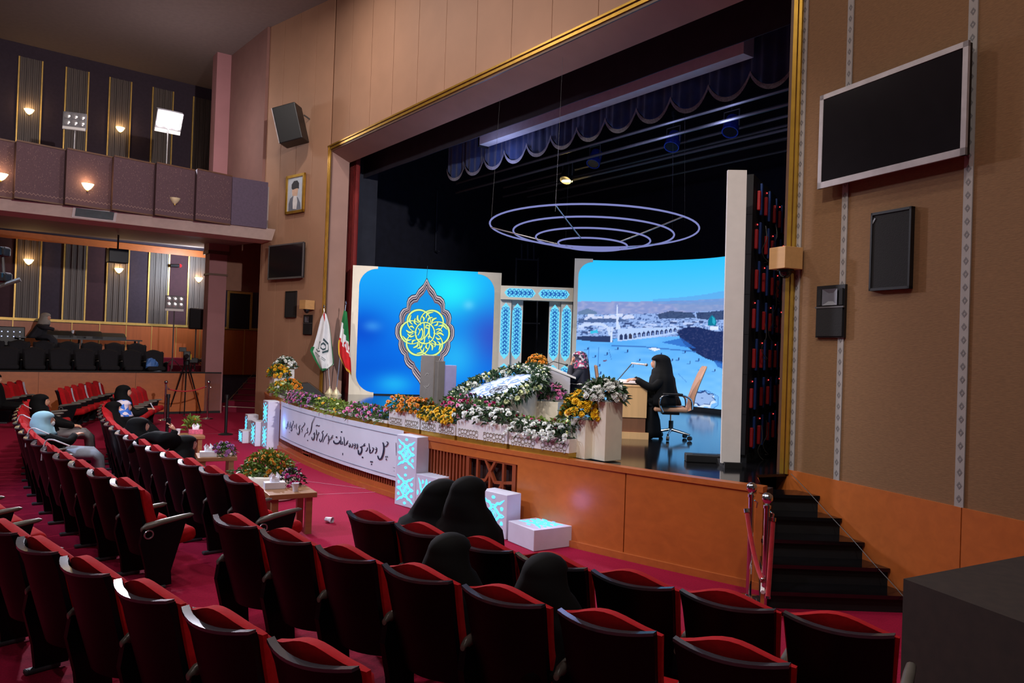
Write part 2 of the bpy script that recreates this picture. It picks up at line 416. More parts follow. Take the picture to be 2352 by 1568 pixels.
# stage right flank and stairs
mb = MB()
p0 = arc(A0); 
mb.extr([(p0.x, p0.y, 0), (2.76, 8.5, 0), (2.76, 8.5, SH - .03), (p0.x, p0.y, SH - .03)], (-.06, .02, 0)); tag(mb.build('stage_flank', mt['wood']), kind='structure')
stairs = tag(put('stage_stairs', None), kind='structure')
bx = lambda y: 2.76 + (y - 8.46) * .29
wx = lambda y: 3.08 + .4224 * (8.75 - y) - .015
ys = [8.46, 8.18, 7.90, 7.63, 7.35, 7.07]
for k in range(1, 6):
    y0, y1 = ys[k], ys[k - 1] + .0; z1 = SH + .02 - .172 * k
    mb = MB(); mb.prism([(bx(y0), y0), (wx(y0), y0), (wx(y1), y1), (bx(y1), y1)], 0, z1 - .035); mb.build('riser', mt['black'], stairs)
    mb = MB(); mb.prism([(bx(y0), y0 - .03), (wx(y0), y0 - .03), (wx(y1), y1), (bx(y1), y1)], z1 - .035, z1); mb.build('tread', mt['stage'], stairs)
mb = MB(); mb.extr([(2.52, 7.44, 0), (2.33, 6.9, 0), (2.33, 6.9, .2), (2.45, 7.25, .34), (2.45, 7.25, .52), (2.52, 7.44, .56)], (-.03, .01, 0)); mb.build('stringer', mt['wood'], stairs)
mb = MB()
for a, b in (((2.50, 7.43, .57), (2.44, 7.24, .53)), ((2.44, 7.24, .53), (2.44, 7.24, .34)), ((2.44, 7.24, .34), (2.31, 6.88, .2))):
    mb.tube([a, b], .022, 6)
mb.build('cable_duct', mt['white'], stairs)
mb = MB(); mb.box((2.42, 7.23, .27), (.02, .09, .09), math.radians(-19)); mb.build('socket', mt['white'], stairs)
mb = MB(); mb.tube(smooth_pts([(3.12, 8.5, 1.02), (3.2, 8.2, .88), (3.3, 7.95, .72), (3.42, 7.66, .54), (3.52, 7.4, .37), (3.62, 7.1, .2), (3.7, 6.8, .03)], 5), .004, 5)
tag(mb.build('stair_cable', mt['greyplast']), 'thin grey cable running down the black stage stairs by the brown wall', 'cable')
# --- right wall: woven fabric, veneer wainscot, patterned strips
mb = MB(); WR.wb(mb, 0, WR.L, 0, CEIL_Z, -.2, 0); wall_right = struct('wall_right', mb, mt['weave'])
for t0, t1 in ((-.02, 2.24), (2.25, 4.6), (4.61, 8.4)):
    mb = MB(); WR.wb(mb, t0, t1, 0, 1.05, 0, .02); mb.build('veneer_panel', mt['wood'], wall_right)
for t, wd in ((.19, .085), (.84, .075), (2.21, .085)):
    mb = MB(); WR.wb(mb, t - wd / 2, t + wd / 2, 1.05, CEIL_Z, 0, .012); st = mb.build('patterned_strip', mt['strip'], wall_right)
    mb = MB(); z = 1.12
    while z < 7.5:
        for rr, o in ((.30, .0135),):
            c = [(t - wd * rr, z), (t, z - .035), (t + wd * rr, z), (t, z + .035)]; i_ = [(t - wd * .12, z), (t, z - .014), (t + wd * .12, z), (t, z + .014)]
            vs = [WR.pt(a, b, o) for a, b in c + i_]; mb.add(vs, [(k, (k + 1) % 4, (k + 1) % 4 + 4, k + 4) for k in range(4)])
        z += .115
    tag(mb.build('diamond_motif', mt['stripmark'], st), kind='stuff')
# --- proscenium wall above the opening, gilded frame, reveal
PT_Z = 7.08
mb = MB(); WP.wb(mb, -.3, WP.L + .02, PT_Z, CEIL_Z, -.2, 0); wall_pro = struct('wall_proscenium', mb, mt['tan'])
k = 0; t = 0.0
while t < WP.L:
    mb = MB(); WP.wb(mb, t + .008, min(t + 1.1, WP.L) - .008, PT_Z + .16, CEIL_Z, 0, .025); mb.build('wall_panel', mt['tan'], wall_pro); t += 1.1
trim = tag(put('trim_1', None), kind='structure')
def frame_piece(nm, t0, t1, z0, z1, o, m):
    mb = MB(); WP.wb(mb, t0, t1, z0, z1, 0, o); mb.build(nm, m, trim)
L_ = WP.L
for nm, a, b, o, m in (('brown_moulding', .0, .05, .03, mt['brownm']), ('gilded_moulding', .05, .10, .05, mt['gold']), ('brown_moulding', .10, .125, .035, mt['brownm']), ('gilded_moulding', .125, .16, .06, mt['gold'])):
    frame_piece(nm, -.16, L_ + b, PT_Z + a, PT_Z + b, o, m)
    frame_piece(nm, L_ + a - .04, L_ + b - .04, SH, PT_Z + b, o, m)
    frame_piece(nm, -b - .0, -a - .0, SH, PT_Z + b, o + .02, m)
mb = MB(); WR.wb(mb, .02, .09, SH, CEIL_Z, 0, .04); mb.build('gilded_moulding', mt['gold'], trim)
mb = MB(); WR.wb(mb, .09, .13, SH, CEIL_Z, 0, .03); mb.build('brown_moulding', mt['brownm'], trim)
# reveal (splayed faces behind the frame)
RD, RZ = .48, 6.88
def PP(t, z, D): return WP.pt(t, z, -D)
mb = MB(); mb.add([PP(0, SH, 0), PP(L_, SH, 0), PP(L_, PT_Z, 0), PP(0, PT_Z, 0), PP(0, SH, RD), PP(L_, SH, RD), PP(L_, RZ, RD), PP(0, RZ, RD)],
                  [(1, 2, 6, 5), (3, 7, 6, 2), (0, 4, 7, 3)])
rv = struct('proscenium_reveal', mb, mt['tanrev'])
# --- left front wall with its tan panels
mb = MB(); WL.wb(mb, 0, WL.L, 0, CEIL_Z, -.2, 0); wall_left = struct('wall_front_left', mb, mt['brownm'])
for i in range(4):
    t0 = .06 + i * (WL.L - .06) / 4; t1 = .06 + (i + 1) * (WL.L - .06) / 4
    mb = MB(); WL.wb(mb, t0 + .008, t1 - .008, .02, CEIL_Z, 0, .025); mb.build('wall_panel', mt['tan'], wall_left)
mb = MB(); wl_back = WLE + Vector((.63, .78)) * 8
W2 = Wall(WLE, wl_back, -1); W2.wb(mb, 0, 8, 0, CEIL_Z, -.1, .1); struct('wall_side_return', mb, mt['tan'])
# --- side of the hall on the left: raised tier, striped wall, balcony
TP = Wall((-7.9, 24.47), Vector((-7.9, 24.47)) + N_ * 14, -1)
if TP.n.dot(Vector((0, -1))) < 0: TP.n = -TP.n
T_s = (Vector((-8.9, 23.7)) - TP.p).dot(TP.d)      # tier front starts here
TZ = 1.24
tier = tag(put('side_tier', None), kind='structure')
for o0, o1, z, ta_, tb_ in ((-.0, -1.7, TZ - .04, T_s, T_s + 1.45), (-1.7, -2.6, TZ + .14, T_s, T_s + 1.45), (-.0, -1.5, TZ - .36, T_s + 1.45, 14), (-1.5, -2.35, TZ - .18, T_s + 1.45, 14), (-2.6, -5.4, TZ + .34, T_s, T_s + 1.45), (-2.35, -5.4, TZ + .34, T_s + 1.45, 14)):
    mb = MB(); TP.wb(mb, ta_, tb_, 0, z, o1, o0); mb.build('tier_step', mt['carpet_dark'], tier)
mb = MB(); TP.wb(mb, T_s, 14, 0, TZ - .02, 0, .04); wall_par = struct('tier_front', mb, mt['brownm'])
t = T_s
while t < 13:
    mb = MB(); TP.wb(mb, t + .004, min(t + 2.4, 14) - .004, .06, TZ - .03, .04, .06); mb.build('veneer_panel', mt['wood'], wall_par); t += 2.4
mb = MB(); TP.wb(mb, T_s, 14, TZ - .03, TZ + .01, -.06, .07); mb.build('coping', mt['black'], wall_par)
mb = MB(); TP.wb(mb, T_s, 14, 0, .07, .05, .075); mb.build('plinth', mt['black'], wall_par)
KW = Wall(Vector((-10.8, 27.0)) + Vector((.76, .65)) * 3.2, Vector((-10.8, 27.0)) - Vector((.76, .65)) * 8.5, -1)
if KW.n.dot(Vector((.6, -.8))) < 0: KW.n = -KW.n
mb = MB(); KW.wb(mb, -1, KW.L, 0, CEIL_Z, -.2, 0); wall_side = struct('wall_left', mb, mt['purple'])
mb = MB(); KW.wb(mb, -1, KW.L, 1.0, 2.62, 0, .02); mb.build('wainscot_backing', mt['brownm'], wall_side)
t = -.6
while t < KW.L - .2:
    mb = MB(); KW.wb(mb, t + .01, t + .78, 1.0, 2.6, .02, .035); mb.build('veneer_panel', mt['woodv'], wall_side)
    mb = MB(); KW.wb(mb, t - .012, t + .012, 1.0, 2.62, .02, .045); mb.build('wainscot_batten', mt['goldp'], wall_side); t += .79
mb = MB(); KW.wb(mb, -1, KW.L, 2.62, 2.70, 0, .06); mb.build('gold_rail', mt['goldp'], wall_side)
mb = MB(); KW.wb(mb, -1, KW.L, 5.08, 5.3, 0, .07); mb.build('cornice_rail', mt['wood'], wall_side)
# gold uprights at the strips seen in the photograph, fluted and plain panels between
low = [-.2, .35, .95] + [KW.px(x, 680)[0] for x in (476, 430, 385, 339, 292, 243, 195, 144, 90, 33)]
low += [low[-1] + .75, low[-1] + 1.5, low[-1] + 2.2]
def fluted(t0, t1, z0, z1, m):
    mb = MB(); n = 10
    for i in range(n):
        a = t0 + (t1 - t0) * i / n; b = t0 + (t1 - t0) * (i + 1) / n; d = .03 if i % 3 else .05
        KW.wb(mb, a + .004, b - .004, z0, z1, 0, d)
    return mb.build('fluted_panel', m, wall_side)
for i, t in enumerate(low):
    if t > KW.L: break
    mb = MB(); KW.wb(mb, t - .022, t + .022, 2.70, 5.08, 0, .055); mb.build('gold_strip', mt['goldp'], wall_side)
    t2 = low[i + 1] if i + 1 < len(low) else t + .7
    if i % 2 == 1: fluted(t + .03, t2 - .03, 2.7, 5.08, mt['fluted'])
    else:
        mb = MB(); KW.wb(mb, t + .03, t2 - .03, 2.7, 5.08, 0, .02); mb.build('fabric_panel', mt['wine'] if i % 4 == 0 else mt['purple'], wall_side)
upx = [487, 440, 393, 346, 296, 246, 197, 145, 90, 36]
up = [KW.px(x, 330)[0] for x in upx]; up += [up[-1] + .75, up[-1] + 1.5, up[-1] + 2.2]
for i, t in enumerate(up):
    if t > KW.L: break
    mb = MB(); KW.wb(mb, t - .02, t + .02, 5.6, CEIL_Z - .4, 0, .055); mb.build('gold_strip', mt['goldp'], wall_side)
    t2 = up[i + 1] if i + 1 < len(up) else t + .7
    if i % 2 == 0: fluted(t + .03, t2 - .03, 5.6, CEIL_Z - .4, mt['fluted'])
    else:
        mb = MB(); KW.wb(mb, t + .03, t2 - .03, 5.6, CEIL_Z - .4, 0, .02); mb.build('fabric_panel', mt['purple'], wall_side)
# balcony
BW = Wall((-6.62, 20.62), Vector((-6.62, 20.62)) + N_ * 13, -1)
if BW.n.dot(Vector((0, -1))) < 0: BW.n = -BW.n
mb = MB(); BW.wb(mb, -.0, 13, 5.28, 5.5, -6.4, -.08); BW.wb(mb, 0, 13, 5.3, 6.4, -.16, -.08); balcony = struct('balcony', mb, mt['greyceil'])
bt = [BW.px(x, 400)[0] for x in (617, 535, 449, 356, 258, 150, 34)]; bt += [bt[-1] + .98, bt[-1] + 1.96, bt[-1] + 2.94]
for i in range(len(bt) - 1):
    t0, t1 = bt[i], bt[i + 1]
    # each panel leans out at its far end so that the row reads as a saw-tooth
    o0, o1 = (.0, .0) if i == 0 else (-.05, .17)
    z0, z1 = (5.24, 6.53) if i else (5.26, 6.50)
    P = [BW.pt(t0, z0, -.1), BW.pt(t1, z0, -.1), BW.pt(t1, z0, o1), BW.pt(t0, z0, o0)]
    mb = MB(); mb.add(P + [p + Vector((0, 0, z1 - z0)) for p in P], [(3, 2, 1, 0), (4, 5, 6, 7), (0, 1, 5, 4), (1, 2, 6, 5), (2, 3, 7, 6), (3, 0, 4, 7)])
    bp = mb.build('balcony_panel', mt['balcend'] if i == 0 else mt['balc'], balcony)
    if i:
        mb = MB()
        for zz in (z1, z0 + .02):
            mb.add([BW.pt(t0, zz - .02, o0 + .012), BW.pt(t1, zz - .02, o1 + .012), BW.pt(t1, zz + .015, o1 + .012), BW.pt(t0, zz + .015, o0 + .012)], [(0, 1, 2, 3)])
        mb.build('panel_edge', mt['brownm'], bp)
        mb = MB(); rnd = random.Random(i)
        for k in range(150):                       # small embroidered dashes
            u, v = rnd.random(), rnd.random(); tt = t0 + (t1 - t0) * (.04 + .92 * u); zz = z0 + .22 + (z1 - z0 - .3) * v; oo = o0 + (o1 - o0) * (.04 + .92 * u) + .004
            mb.add([BW.pt(tt - .004, zz - .008, oo), BW.pt(tt + .001, zz - .008, oo), BW.pt(tt + .004, zz + .008, oo), BW.pt(tt - .001, zz + .008, oo)], [(0, 1, 2, 3)])
        pts = [(t0 + (t1 - t0) * (k / 24), z0 + .15 + .022 * (1 if k % 2 else -1)) for k in range(25)]
        ribbon(mb, pts, .012, lambda a, b: BW.pt(a, b, o0 + (o1 - o0) * (a - t0) / (t1 - t0) + .004))
        tag(mb.build('embroidery', bpy.data.materials.get('embroidery_thread') or M('embroidery_thread', (142, 112, 104), .8), bp), kind='stuff')
# cream fascia and soffit under the balcony
mb = MB(); mb.add([BW.pt(-.2, 5.28, -.05), BW.pt(13, 5.28, -.05), BW.pt(13, 5.0, -.3), BW.pt(-.2, 5.0, -.3), BW.pt(-.2, 4.97, -1.0), BW.pt(13, 4.97, -1.0), BW.pt(-.2, 5.28, -1.0), BW.pt(13, 5.28, -1.0)],
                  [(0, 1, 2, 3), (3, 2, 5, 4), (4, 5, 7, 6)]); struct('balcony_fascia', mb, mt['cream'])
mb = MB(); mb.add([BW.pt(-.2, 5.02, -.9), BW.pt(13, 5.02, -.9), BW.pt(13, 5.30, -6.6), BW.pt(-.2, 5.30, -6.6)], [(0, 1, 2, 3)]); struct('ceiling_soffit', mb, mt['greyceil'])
# column, pilaster above it, header panel beside it, corridor behind
cs = T_s + .22
mb = MB(); TP.wb(mb, cs - .26, cs + .26, 0, 4.85, -.42, .06); cl = struct('column', mb, mt['mauve'])
mb = MB(); TP.wb(mb, cs - .32, cs + .32, 4.85, 4.95, -.48, .12); TP.wb(mb, cs - .29, cs + .29, 4.2, 4.26, -.45, .09); mb.build('capital', mt['brownm'], cl)
mb = MB(); TP.wb(mb, cs - .3, cs + .3, 4.95, 5.28, -.46, .1); mb.build('capital_block', mt['mauve'], cl)
mb = MB(); TP.wb(mb, cs - .26, cs + .26, 5.3, CEIL_Z, -.42, .06); struct('pilaster', mb, mt['mauve'])
mb = MB(); TP.wb(mb, cs - 1.55, cs - .26, 3.78, 5.6, -.25, 0); struct('wall_header', mb, mt['brownm'] if 0 else M('brown_header', (128, 90, 72), .8, var=.05))
mb = MB(); Wq = Wall((TP.pt(cs - .26, 0, .06).x, TP.pt(cs - .26, 0, .06).y), WLE, -1); Wq.wb(mb, 0, Wq.L, 5.5, CEIL_Z, -.1, .1); struct('wall_upper_left', mb, M('brown_mauve_wall', (132, 94, 86), .8, var=.06, scale=3))
# side stairs and landing at stage level
Ls = onz(512, 945, 0); Rs = onz(612, 950, 0); dv = Vector(((Rs - Ls).x, (Rs - Ls).y)).normalized(); upv = Vector((-dv.y, dv.x))
side_st = tag(put('side_stairs', None), kind='structure')
wst = (Rs - Ls).length + .3
for k in range(6):
    a = Vector((Ls.x, Ls.y)) + upv * (.30 * k); b = a + dv * wst; c = b + upv * (.30 if k < 5 else 4.2); d = a + upv * (.30 if k < 5 else 4.2)
    mb = MB(); mb.prism([a, b, c, d], 0, .17 * (k + 1)); mb.build('step', mt['carpet_dark'], side_st)
    mb = MB(); mb.prism([a - upv * .012, b - upv * .012, b + upv * .02, a + upv * .02], .17 * (k + 1) - .012, .17 * (k + 1) + .004); mb.build('step_nosing', mt['brownm'] if k else mt['cream'], side_st)
mb = MB(); rr = [Vector((Ls.x, Ls.y, 0)) + Vector((upv.x, upv.y, 0)) * t for t in (0, 1.75)]
mb.tube([rr[0] + Vector((dv.x, dv.y, 0)) * .08 + Vector((0, 0, .25)), rr[1] + Vector((dv.x, dv.y, 0)) * .12 + Vector((0, 0, 1.2))], .010, 6); mb.build('hand_rail', mt['brownm'], side_st)
# doorway in the side wall, its unlit depth painted as a flat black panel
dt0, dz0 = KW.px(571, 752); dt1, dz1 = KW.px(526, 676)
door = tag(put('door_1', None), kind='structure')
mb = MB(); KW.wb(mb, dt0, dt1, 2.65, dz1 + .05, .06, .075); mb.build('opening', mt['black'], door)
mb = MB(); KW.wb(mb, dt0 - .07, dt1 + .07, dz1 + .05, dz1 + .14, .05, .10); KW.wb(mb, dt1, dt1 + .07, 2.65, dz1 + .05, .05, .10); KW.wb(mb, dt0 - .07, dt0, 2.65, dz1 + .05, .05, .10); mb.build('door_frame', mt['goldp'], door)
# --- ceilings and the dark stage house
mb = MB(); mb.box((-6, 14, CEIL_Z + .1), (42, 44, .2)); ceil = struct('ceiling', mb, mt['ceil'])
mb = MB()
SHP = [(-5.2, 21.9), (.8, 27.1), (11.0, 13.0), (3.6, 8.9)]
for a, b in zip(SHP[:-1], SHP[1:]):
    A = Vector((*a, 0)); B = Vector((*b, 0)); mb.add([A, B, B + Vector((0, 0, 9.5)), A + Vector((0, 0, 9.5))], [(0, 1, 2, 3)])
struct('wall_stage_back', mb, mt['blackcloth'])
mb = MB(); mb.prism([(-5.6, 21.6), (.8, 27.1), (11.0, 13.0), (3.3, 8.8), (-4.6, 19.5)], 9.4, 9.5); struct('ceiling_stage', mb, mt['black'])
# dark parapet at the lower right, close to the camera
mb = MB(); mb.prism([(2.42, 4.68), (4.25, 5.72), (5.4, 3.6), (3.2, 2.4)], 0, .98); pr = struct('side_parapet', mb, M('dark_brown_cloth', (40, 28, 22), .85, var=.25, scale=14))
# fixtures of the hall downlights
for (x_, y_, _e), w_ in zip(HALL_LAMPS, ('over the near seats', 'over the second row', 'over the coffee tables', 'over the far seats', 'beside the brown wall', 'behind the camera', 'over the banner')):
    th = thing('ceiling_downlight', 'round ceiling downlight ' + w_, 'ceiling light', (x_, y_, CEIL_Z), 0, 'hall downlights')
    mb = MB(); mb.lathe([(.36, 0), (.36, -.10), (.30, -.13), (.30, -.02)], n=20); mb.build('housing', mt['metal'], th, True)
    mb = MB(); mb.cyl((0, 0, -.06), .29, .03, 20); mb.build('lens', EM('downlight_lens', (255, 236, 214), 6), th)
for ((x_, y_, z_), tgt, _e, _c, _a), w_ in zip(FOH_FILL, ('aimed at the medallion screen', 'aimed at the grey podium', 'aimed at the wooden desk', 'aimed at the banner', 'aimed at the planters', 'aimed at the balcony')):
    th = thing('front_fill_spotlight', 'added unseen black spotlight under the hall ceiling ' + w_, 'spotlight', (x_, y_, z_), 0, 'added front spotlights')
    q = (Vector(tgt) - Vector((x_, y_, z_))).to_track_quat('-Z', 'Y').to_euler()
    mb = MB(); mb.lathe([(.06, .45), (.14, .42), (.16, .1), (.18, .0), (.16, .0), (.14, .1), (.04, .4)], n=16); mb.build('housing', mt['blackplast'], th, True, rot=q)
    mb = MB(); mb.tube([(0, 0, .2), (0, 0, CEIL_Z - z_)], .025, 6); mb.build('hanger', mt['greyplast'], th)
# ================================================================== stage dressing
def box_thing_mesh(w_, d_, h_): return MB().box((0, 0, h_ / 2), (w_, d_, h_))
RZN = math.atan2(E_.y, E_.x)                         # rotation whose local x runs along the proscenium
# ---- left LED screen (flat) --------------------------------------------------
s0 = onz(800, 905, 1.0); s1 = onz(1152, 627, 4.24)
SW = Wall((s0.x, s0.y), (s1.x, s1.y), 1)
if SW.n.dot(Vector((0, -1))) < 0: SW.n = -SW.n
SWL, SZ0, SZ1 = SW.L, 1.03, 4.24
led1 = thing('led_screen', 'flat blue LED screen with white corners showing a scalloped medallion', 'screen', SW.pt(SWL / 2, 1.0))
def loc(o, vs):                                     # world points -> local to an unrotated empty
    return [Vector(v) - o.location for v in vs]
def wbuild(mb, name, mat, parent, smooth=False):
    """mesh given in world coordinates, parented to an unrotated empty"""
    mb.v = [tuple(Vector(v) - parent.location) for v in mb.v]; return mb.build(name, mat, parent, smooth)
mb = MB(); SW.wb(mb, 0, SWL, SZ0 - .03, SZ1, -.25, -.012); wbuild(mb, 'cabinet', mt['black'], led1)
nu, nv = 90, 75; mb = MB(); mb.sheet(lambda u, v: SW.pt(u * SWL, SZ0 + v * (SZ1 - SZ0), 0), nu, nv)
disp = wbuild(mb, 'display', ATTR_EM('left_screen_picture', 1.0), led1)
U, Vv = np.meshgrid(np.linspace(0, 1, nu + 1), np.linspace(0, 1, nv + 1))
def mixc(c, d, t): t = np.clip(t, 0, 1)[..., None]; return c * (1 - t) + np.array(d, float) * t
C = np.zeros(U.shape + (3,)) + np.array((14, 118, 236.))
C = mixc(C, (30, 172, 255), (Vv - .35) * 1.6)
def blob(C, c, u, v, ru, rv, a=1.0, p=1.0):
    d = ((U - u) / ru) ** 2 + ((Vv - v) / rv) ** 2
    return mixc(C, c, a * np.exp(-d * p))
C = blob(C, (40, 240, 255), .66, .84, .22, .20, .95); C = blob(C, (12, 70, 205), .08, .50, .16, .16, .8); C = blob(C, (60, 70, 190), .95, .48, .18, .22, .75)
C = blob(C, (90, 190, 255), .14, .53, .07, .05, .5, 1.5); C = blob(C, (10, 88, 215), .1, .2, .3, .14, .7); C = blob(C, (36, 190, 250), .30, .08, .12, .08, .8); C = blob(C, (50, 205, 255), .70, .30, .16, .2, .7); C = blob(C, (120, 220, 255), .78, .73, .05, .05, .6, 2)
def lin_np(a):
    a = np.clip(a, 0, 255) / 255.0; return np.where(a <= .04045, a / 12.92, ((a + .055) / 1.055) ** 2.4)
def set_picture(o, C):
    me = o.data; at = me.color_attributes.new('picture', 'FLOAT_COLOR', 'POINT')
    rgba = np.ones((C.shape[0] * C.shape[1], 4), np.float32); rgba[:, :3] = lin_np(C).reshape(-1, 3); at.data.foreach_set('color', rgba.ravel())
set_picture(disp, C)
# white frame pieces with round inner corners
def corner_strip(side):
    wd, cn = .17, .62; H = SZ1 - SZ0 + .03; pts = [(0, 0), (cn, 0)]
    for i in range(9):
        a = -PI / 2 - PI / 2 * i / 8; pts.append((wd + (cn - wd) * (1 + math.cos(a)), .06 + (cn - wd) * (1 + math.sin(a))))
    for i in range(9):
        a = PI - PI / 2 * i / 8; pts.append((wd + (cn - wd) * (1 + math.cos(a)), H - .06 - (cn - wd) * (1 - math.sin(a))))
    pts += [(cn, H), (0, H)]
    f = (lambda x: x) if side < 0 else (lambda x: SWL - x)
    if side > 0: pts = pts[::-1]
    mb = MB(); n = len(pts); half = n // 2
    A = [SW.pt(f(x), SZ0 - .03 + y, .03) for x, y in pts]; B = [SW.pt(f(x), SZ0 - .03 + y, -.24) for x, y in pts]
    mb.add(A + B, [tuple(range(n)), tuple(range(2 * n - 1, n - 1, -1))] + [(i, i + n, (i + 1) % n + n, (i + 1) % n) for i in range(n)])
    wbuild(mb, 'white_frame', mt['whitewarm'], led1)
corner_strip(-1); corner_strip(1)
# medallion
PRF = [(0, 100), (24, 150), (46, 195), (110, 262), (150, 340), (205, 352), (250, 395), (266, 450), (268, 528), (320, 548), (352, 595), (366, 650), (355, 728), (395, 760), (414, 815), (414, 900), (395, 955), (358, 992), (364, 1050), (350, 1110), (318, 1170), (280, 1200), (275, 1265), (250, 1325), (205, 1370), (168, 1390), (148, 1450), (105, 1505), (60, 1560), (25, 1630), (0, 1700)]
MC = SW.px(976, 764)                                 # medallion centre on the screen (t, z)
KX = 1 / 6.03 / 1770 * 19.6; MY = 870
def mpt(x, y, off): return SW.pt(MC[0] + x * KX, MC[1] - (y - MY) * KX, off)
def band(f0, f1, off, mat):
    def ol(f): return [(a * f, MY + (b - MY) * f) for a, b in PRF] + [(-a * f, MY + (b - MY) * f) for a, b in PRF[-2:0:-1]]
    A, B = ol(f0), ol(f1); n = len(A); mb = MB()
    mb.add([mpt(*p, off) for p in A] + [mpt(*p, off) for p in B], [(i, (i + 1) % n, (i + 1) % n + n, i + n) for i in range(n)])
    return wbuild(mb, 'medallion_band', mat, led1)
eb = {k: EM('screen_' + k, c, s) for k, c, s in (('silver', (222, 214, 220), .9), ('mauve', (128, 106, 122), .8), ('dark', (70, 62, 84), .7), ('cream', (228, 244, 206), 1.0), ('lime', (222, 250, 150), 1.0), ('mid', (24, 150, 236), .95), ('deep', (16, 96, 205), .9), ('outline', (40, 84, 110), .8))}
for f0, f1, k in ((1.0, .975, 'dark'), (.975, .945, 'silver'), (.945, .905, 'mauve'), (.905, .89, 'silver'), (.89, .85, 'dark'), (.85, .835, 'silver'), (.835, .79, 'mauve')): band(f0, f1, .008, eb[k])
band(.79, .02, .006, eb['mid'])
mb = MB(); ribbon(mb, [(2, -60), (0, 60), (0, 110)], 5, lambda x, y: mpt(x, y, .007)); wbuild(mb, 'medallion_cord', eb['outline'], led1)
# interlaced ornament: six rings, leaf curls, centre ring with lettering
for lay, (dw, off, kk) in enumerate(((16, .011, None), (0, .014, 1))):
    mb = MB()
    for k in range(6):
        a0 = PI / 3 * k + PI / 6 * 0; cx, cy = 178 * math.cos(a0), MY - 178 * math.sin(a0); R_ = 160
        pts = [(cx + R_ * math.cos(a0 + PI - .9 - t * 4.6 + .2), cy - R_ * math.sin(a0 + PI - .9 - t * 4.6 + .2)) for t in np.linspace(0, 1, 30)]
        wd = [11 + dw * .6 + 20 * max(0, math.sin(PI * t)) ** 2 * (.4 + .6 * t) for t in np.linspace(0, 1, 30)]
        ribbon(mb, pts, wd, lambda x, y: mpt(x, y, off))
        for (r0, b0, r1, b1, r2, b2, ws) in ((310, .18, 270, .42, 205, .50, (8, 30, 6)), (150, -.1, 210, .02, 262, -.10, (8, 30, 14)), (150, .3, 205, .30, 240, .1, (6, 26, 12)), (235, -.30, 200, -.42, 160, -.34, (8, 28, 6))):
            P = smooth_pts([(r0 * math.cos(a0 + b0), MY - r0 * math.sin(a0 + b0)), (r1 * math.cos(a0 + b1), MY - r1 * math.sin(a0 + b1)), (r2 * math.cos(a0 + b2), MY - r2 * math.sin(a0 + b2))], 5)
            n = len(P); W_ = [dw * .6 + (ws[0] + (ws[1] - ws[0]) * min(1, 2 * i / (n - 1)) if i < n / 2 else ws[1] + (ws[2] - ws[1]) * (2 * i / (n - 1) - 1)) for i in range(n)]
            ribbon(mb, P, W_, lambda x, y: mpt(x, y, off))
    pts = [(132 * math.cos(t), MY + 4 - 148 * math.sin(t)) for t in np.linspace(0, 2 * PI, 40)]
    ribbon(mb, pts, 18 + dw * .6, lambda x, y: mpt(x, y, off + .001))
    LET = [([(62, -140), (58, -40), (66, 40), (100, 70)], 22), ([(-60, -30), (-46, -60), (-30, 0), (-50, 80), (-110, 95), (-118, 40)], 20), ([(-20, -150), (-10, -60), (-14, 60), (-52, 104)], 20), ([(50, -95), (22, -110), (10, -70), (48, -60), (40, 10), (0, 70), (-10, 140), (-70, 135)], 22), ([(-95, -60), (-72, -20), (-96, 40)], 16), ([(40, 60), (62, 40), (52, 84)], 16)]
    for P, wv in LET:
        P = smooth_pts(P, 4); ribbon(mb, [(x, MY + y) for x, y in P], wv * .8 + dw * .5, lambda x, y: mpt(x, y, off + .0015))
    wbuild(mb, 'ornament' if kk else 'ornament_outline', eb['lime'] if kk else eb['outline'], led1)
# ---- curved LED wall -----------------------------------------------------------
LC = smooth_pts([(1.46, 18.75), (2.6, 18.62), (3.6, 18.25), (4.5, 17.45), (5.0, 16.2), (5.02, 14.6), (4.45, 12.65), (3.62, 10.85), (2.80, 9.36)], 12)
LCs = [0.0]
for a, b in zip(LC[:-1], LC[1:]): LCs.append(LCs[-1] + math.dist(a, b))
def led_pt(s, z, off=0.0):
    s = max(0, min(s, LCs[-1] - 1e-6)); i = max(0, np.searchsorted(LCs, s, 'right') - 1); i = min(i, len(LC) - 2)
    t = (s - LCs[i]) / (LCs[i + 1] - LCs[i]); a, b = LC[i], LC[i + 1]
    dx, dy = b[0] - a[0], b[1] - a[1]; q = math.hypot(dx, dy)
    return Vector((a[0] + dx * t + dy / q * off, a[1] + dy * t - dx / q * off, z))   # off > 0: inner (viewing) side
def led_px(px, py):
    d = ray(px, py)
    for i in range(len(LC) - 1):
        a, b = LC[i], LC[i + 1]; ex, ey = b[0] - a[0], b[1] - a[1]; det = d.x * (-ey) + ex * d.y
        if abs(det) < 1e-9: continue
        t = (a[0] * (-ey) + ex * a[1]) / det; u = (d.x * a[1] - d.y * a[0]) / det
        if -1e-6 <= u <= 1 + 1e-6: return (LCs[i] + u * (LCs[i + 1] - LCs[i]), CZ + d.z * t)
    return (0, 0)
LZ0, LZ1 = 1.10, 4.50
p_ = led_pt(LCs[-1] / 2, 1.0)
led2 = thing('led_wall', 'tall curved LED wall with white end panel showing a shrine plaza under blue sky', 'screen', (p_.x, p_.y, 1.0))
sv = led_px(1672, 800)[0]
ns, nz = 250, 210
ss = np.concatenate([np.linspace(.05, sv, ns), np.linspace(sv, LCs[-1] - .7, 40)[1:]])
mb = MB(); zz_ = np.linspace(LZ0, LZ1, nz)
mb.v = [tuple(led_pt(float(s), float(z), .02)) for z in zz_ for s in ss]; NS = len(ss)
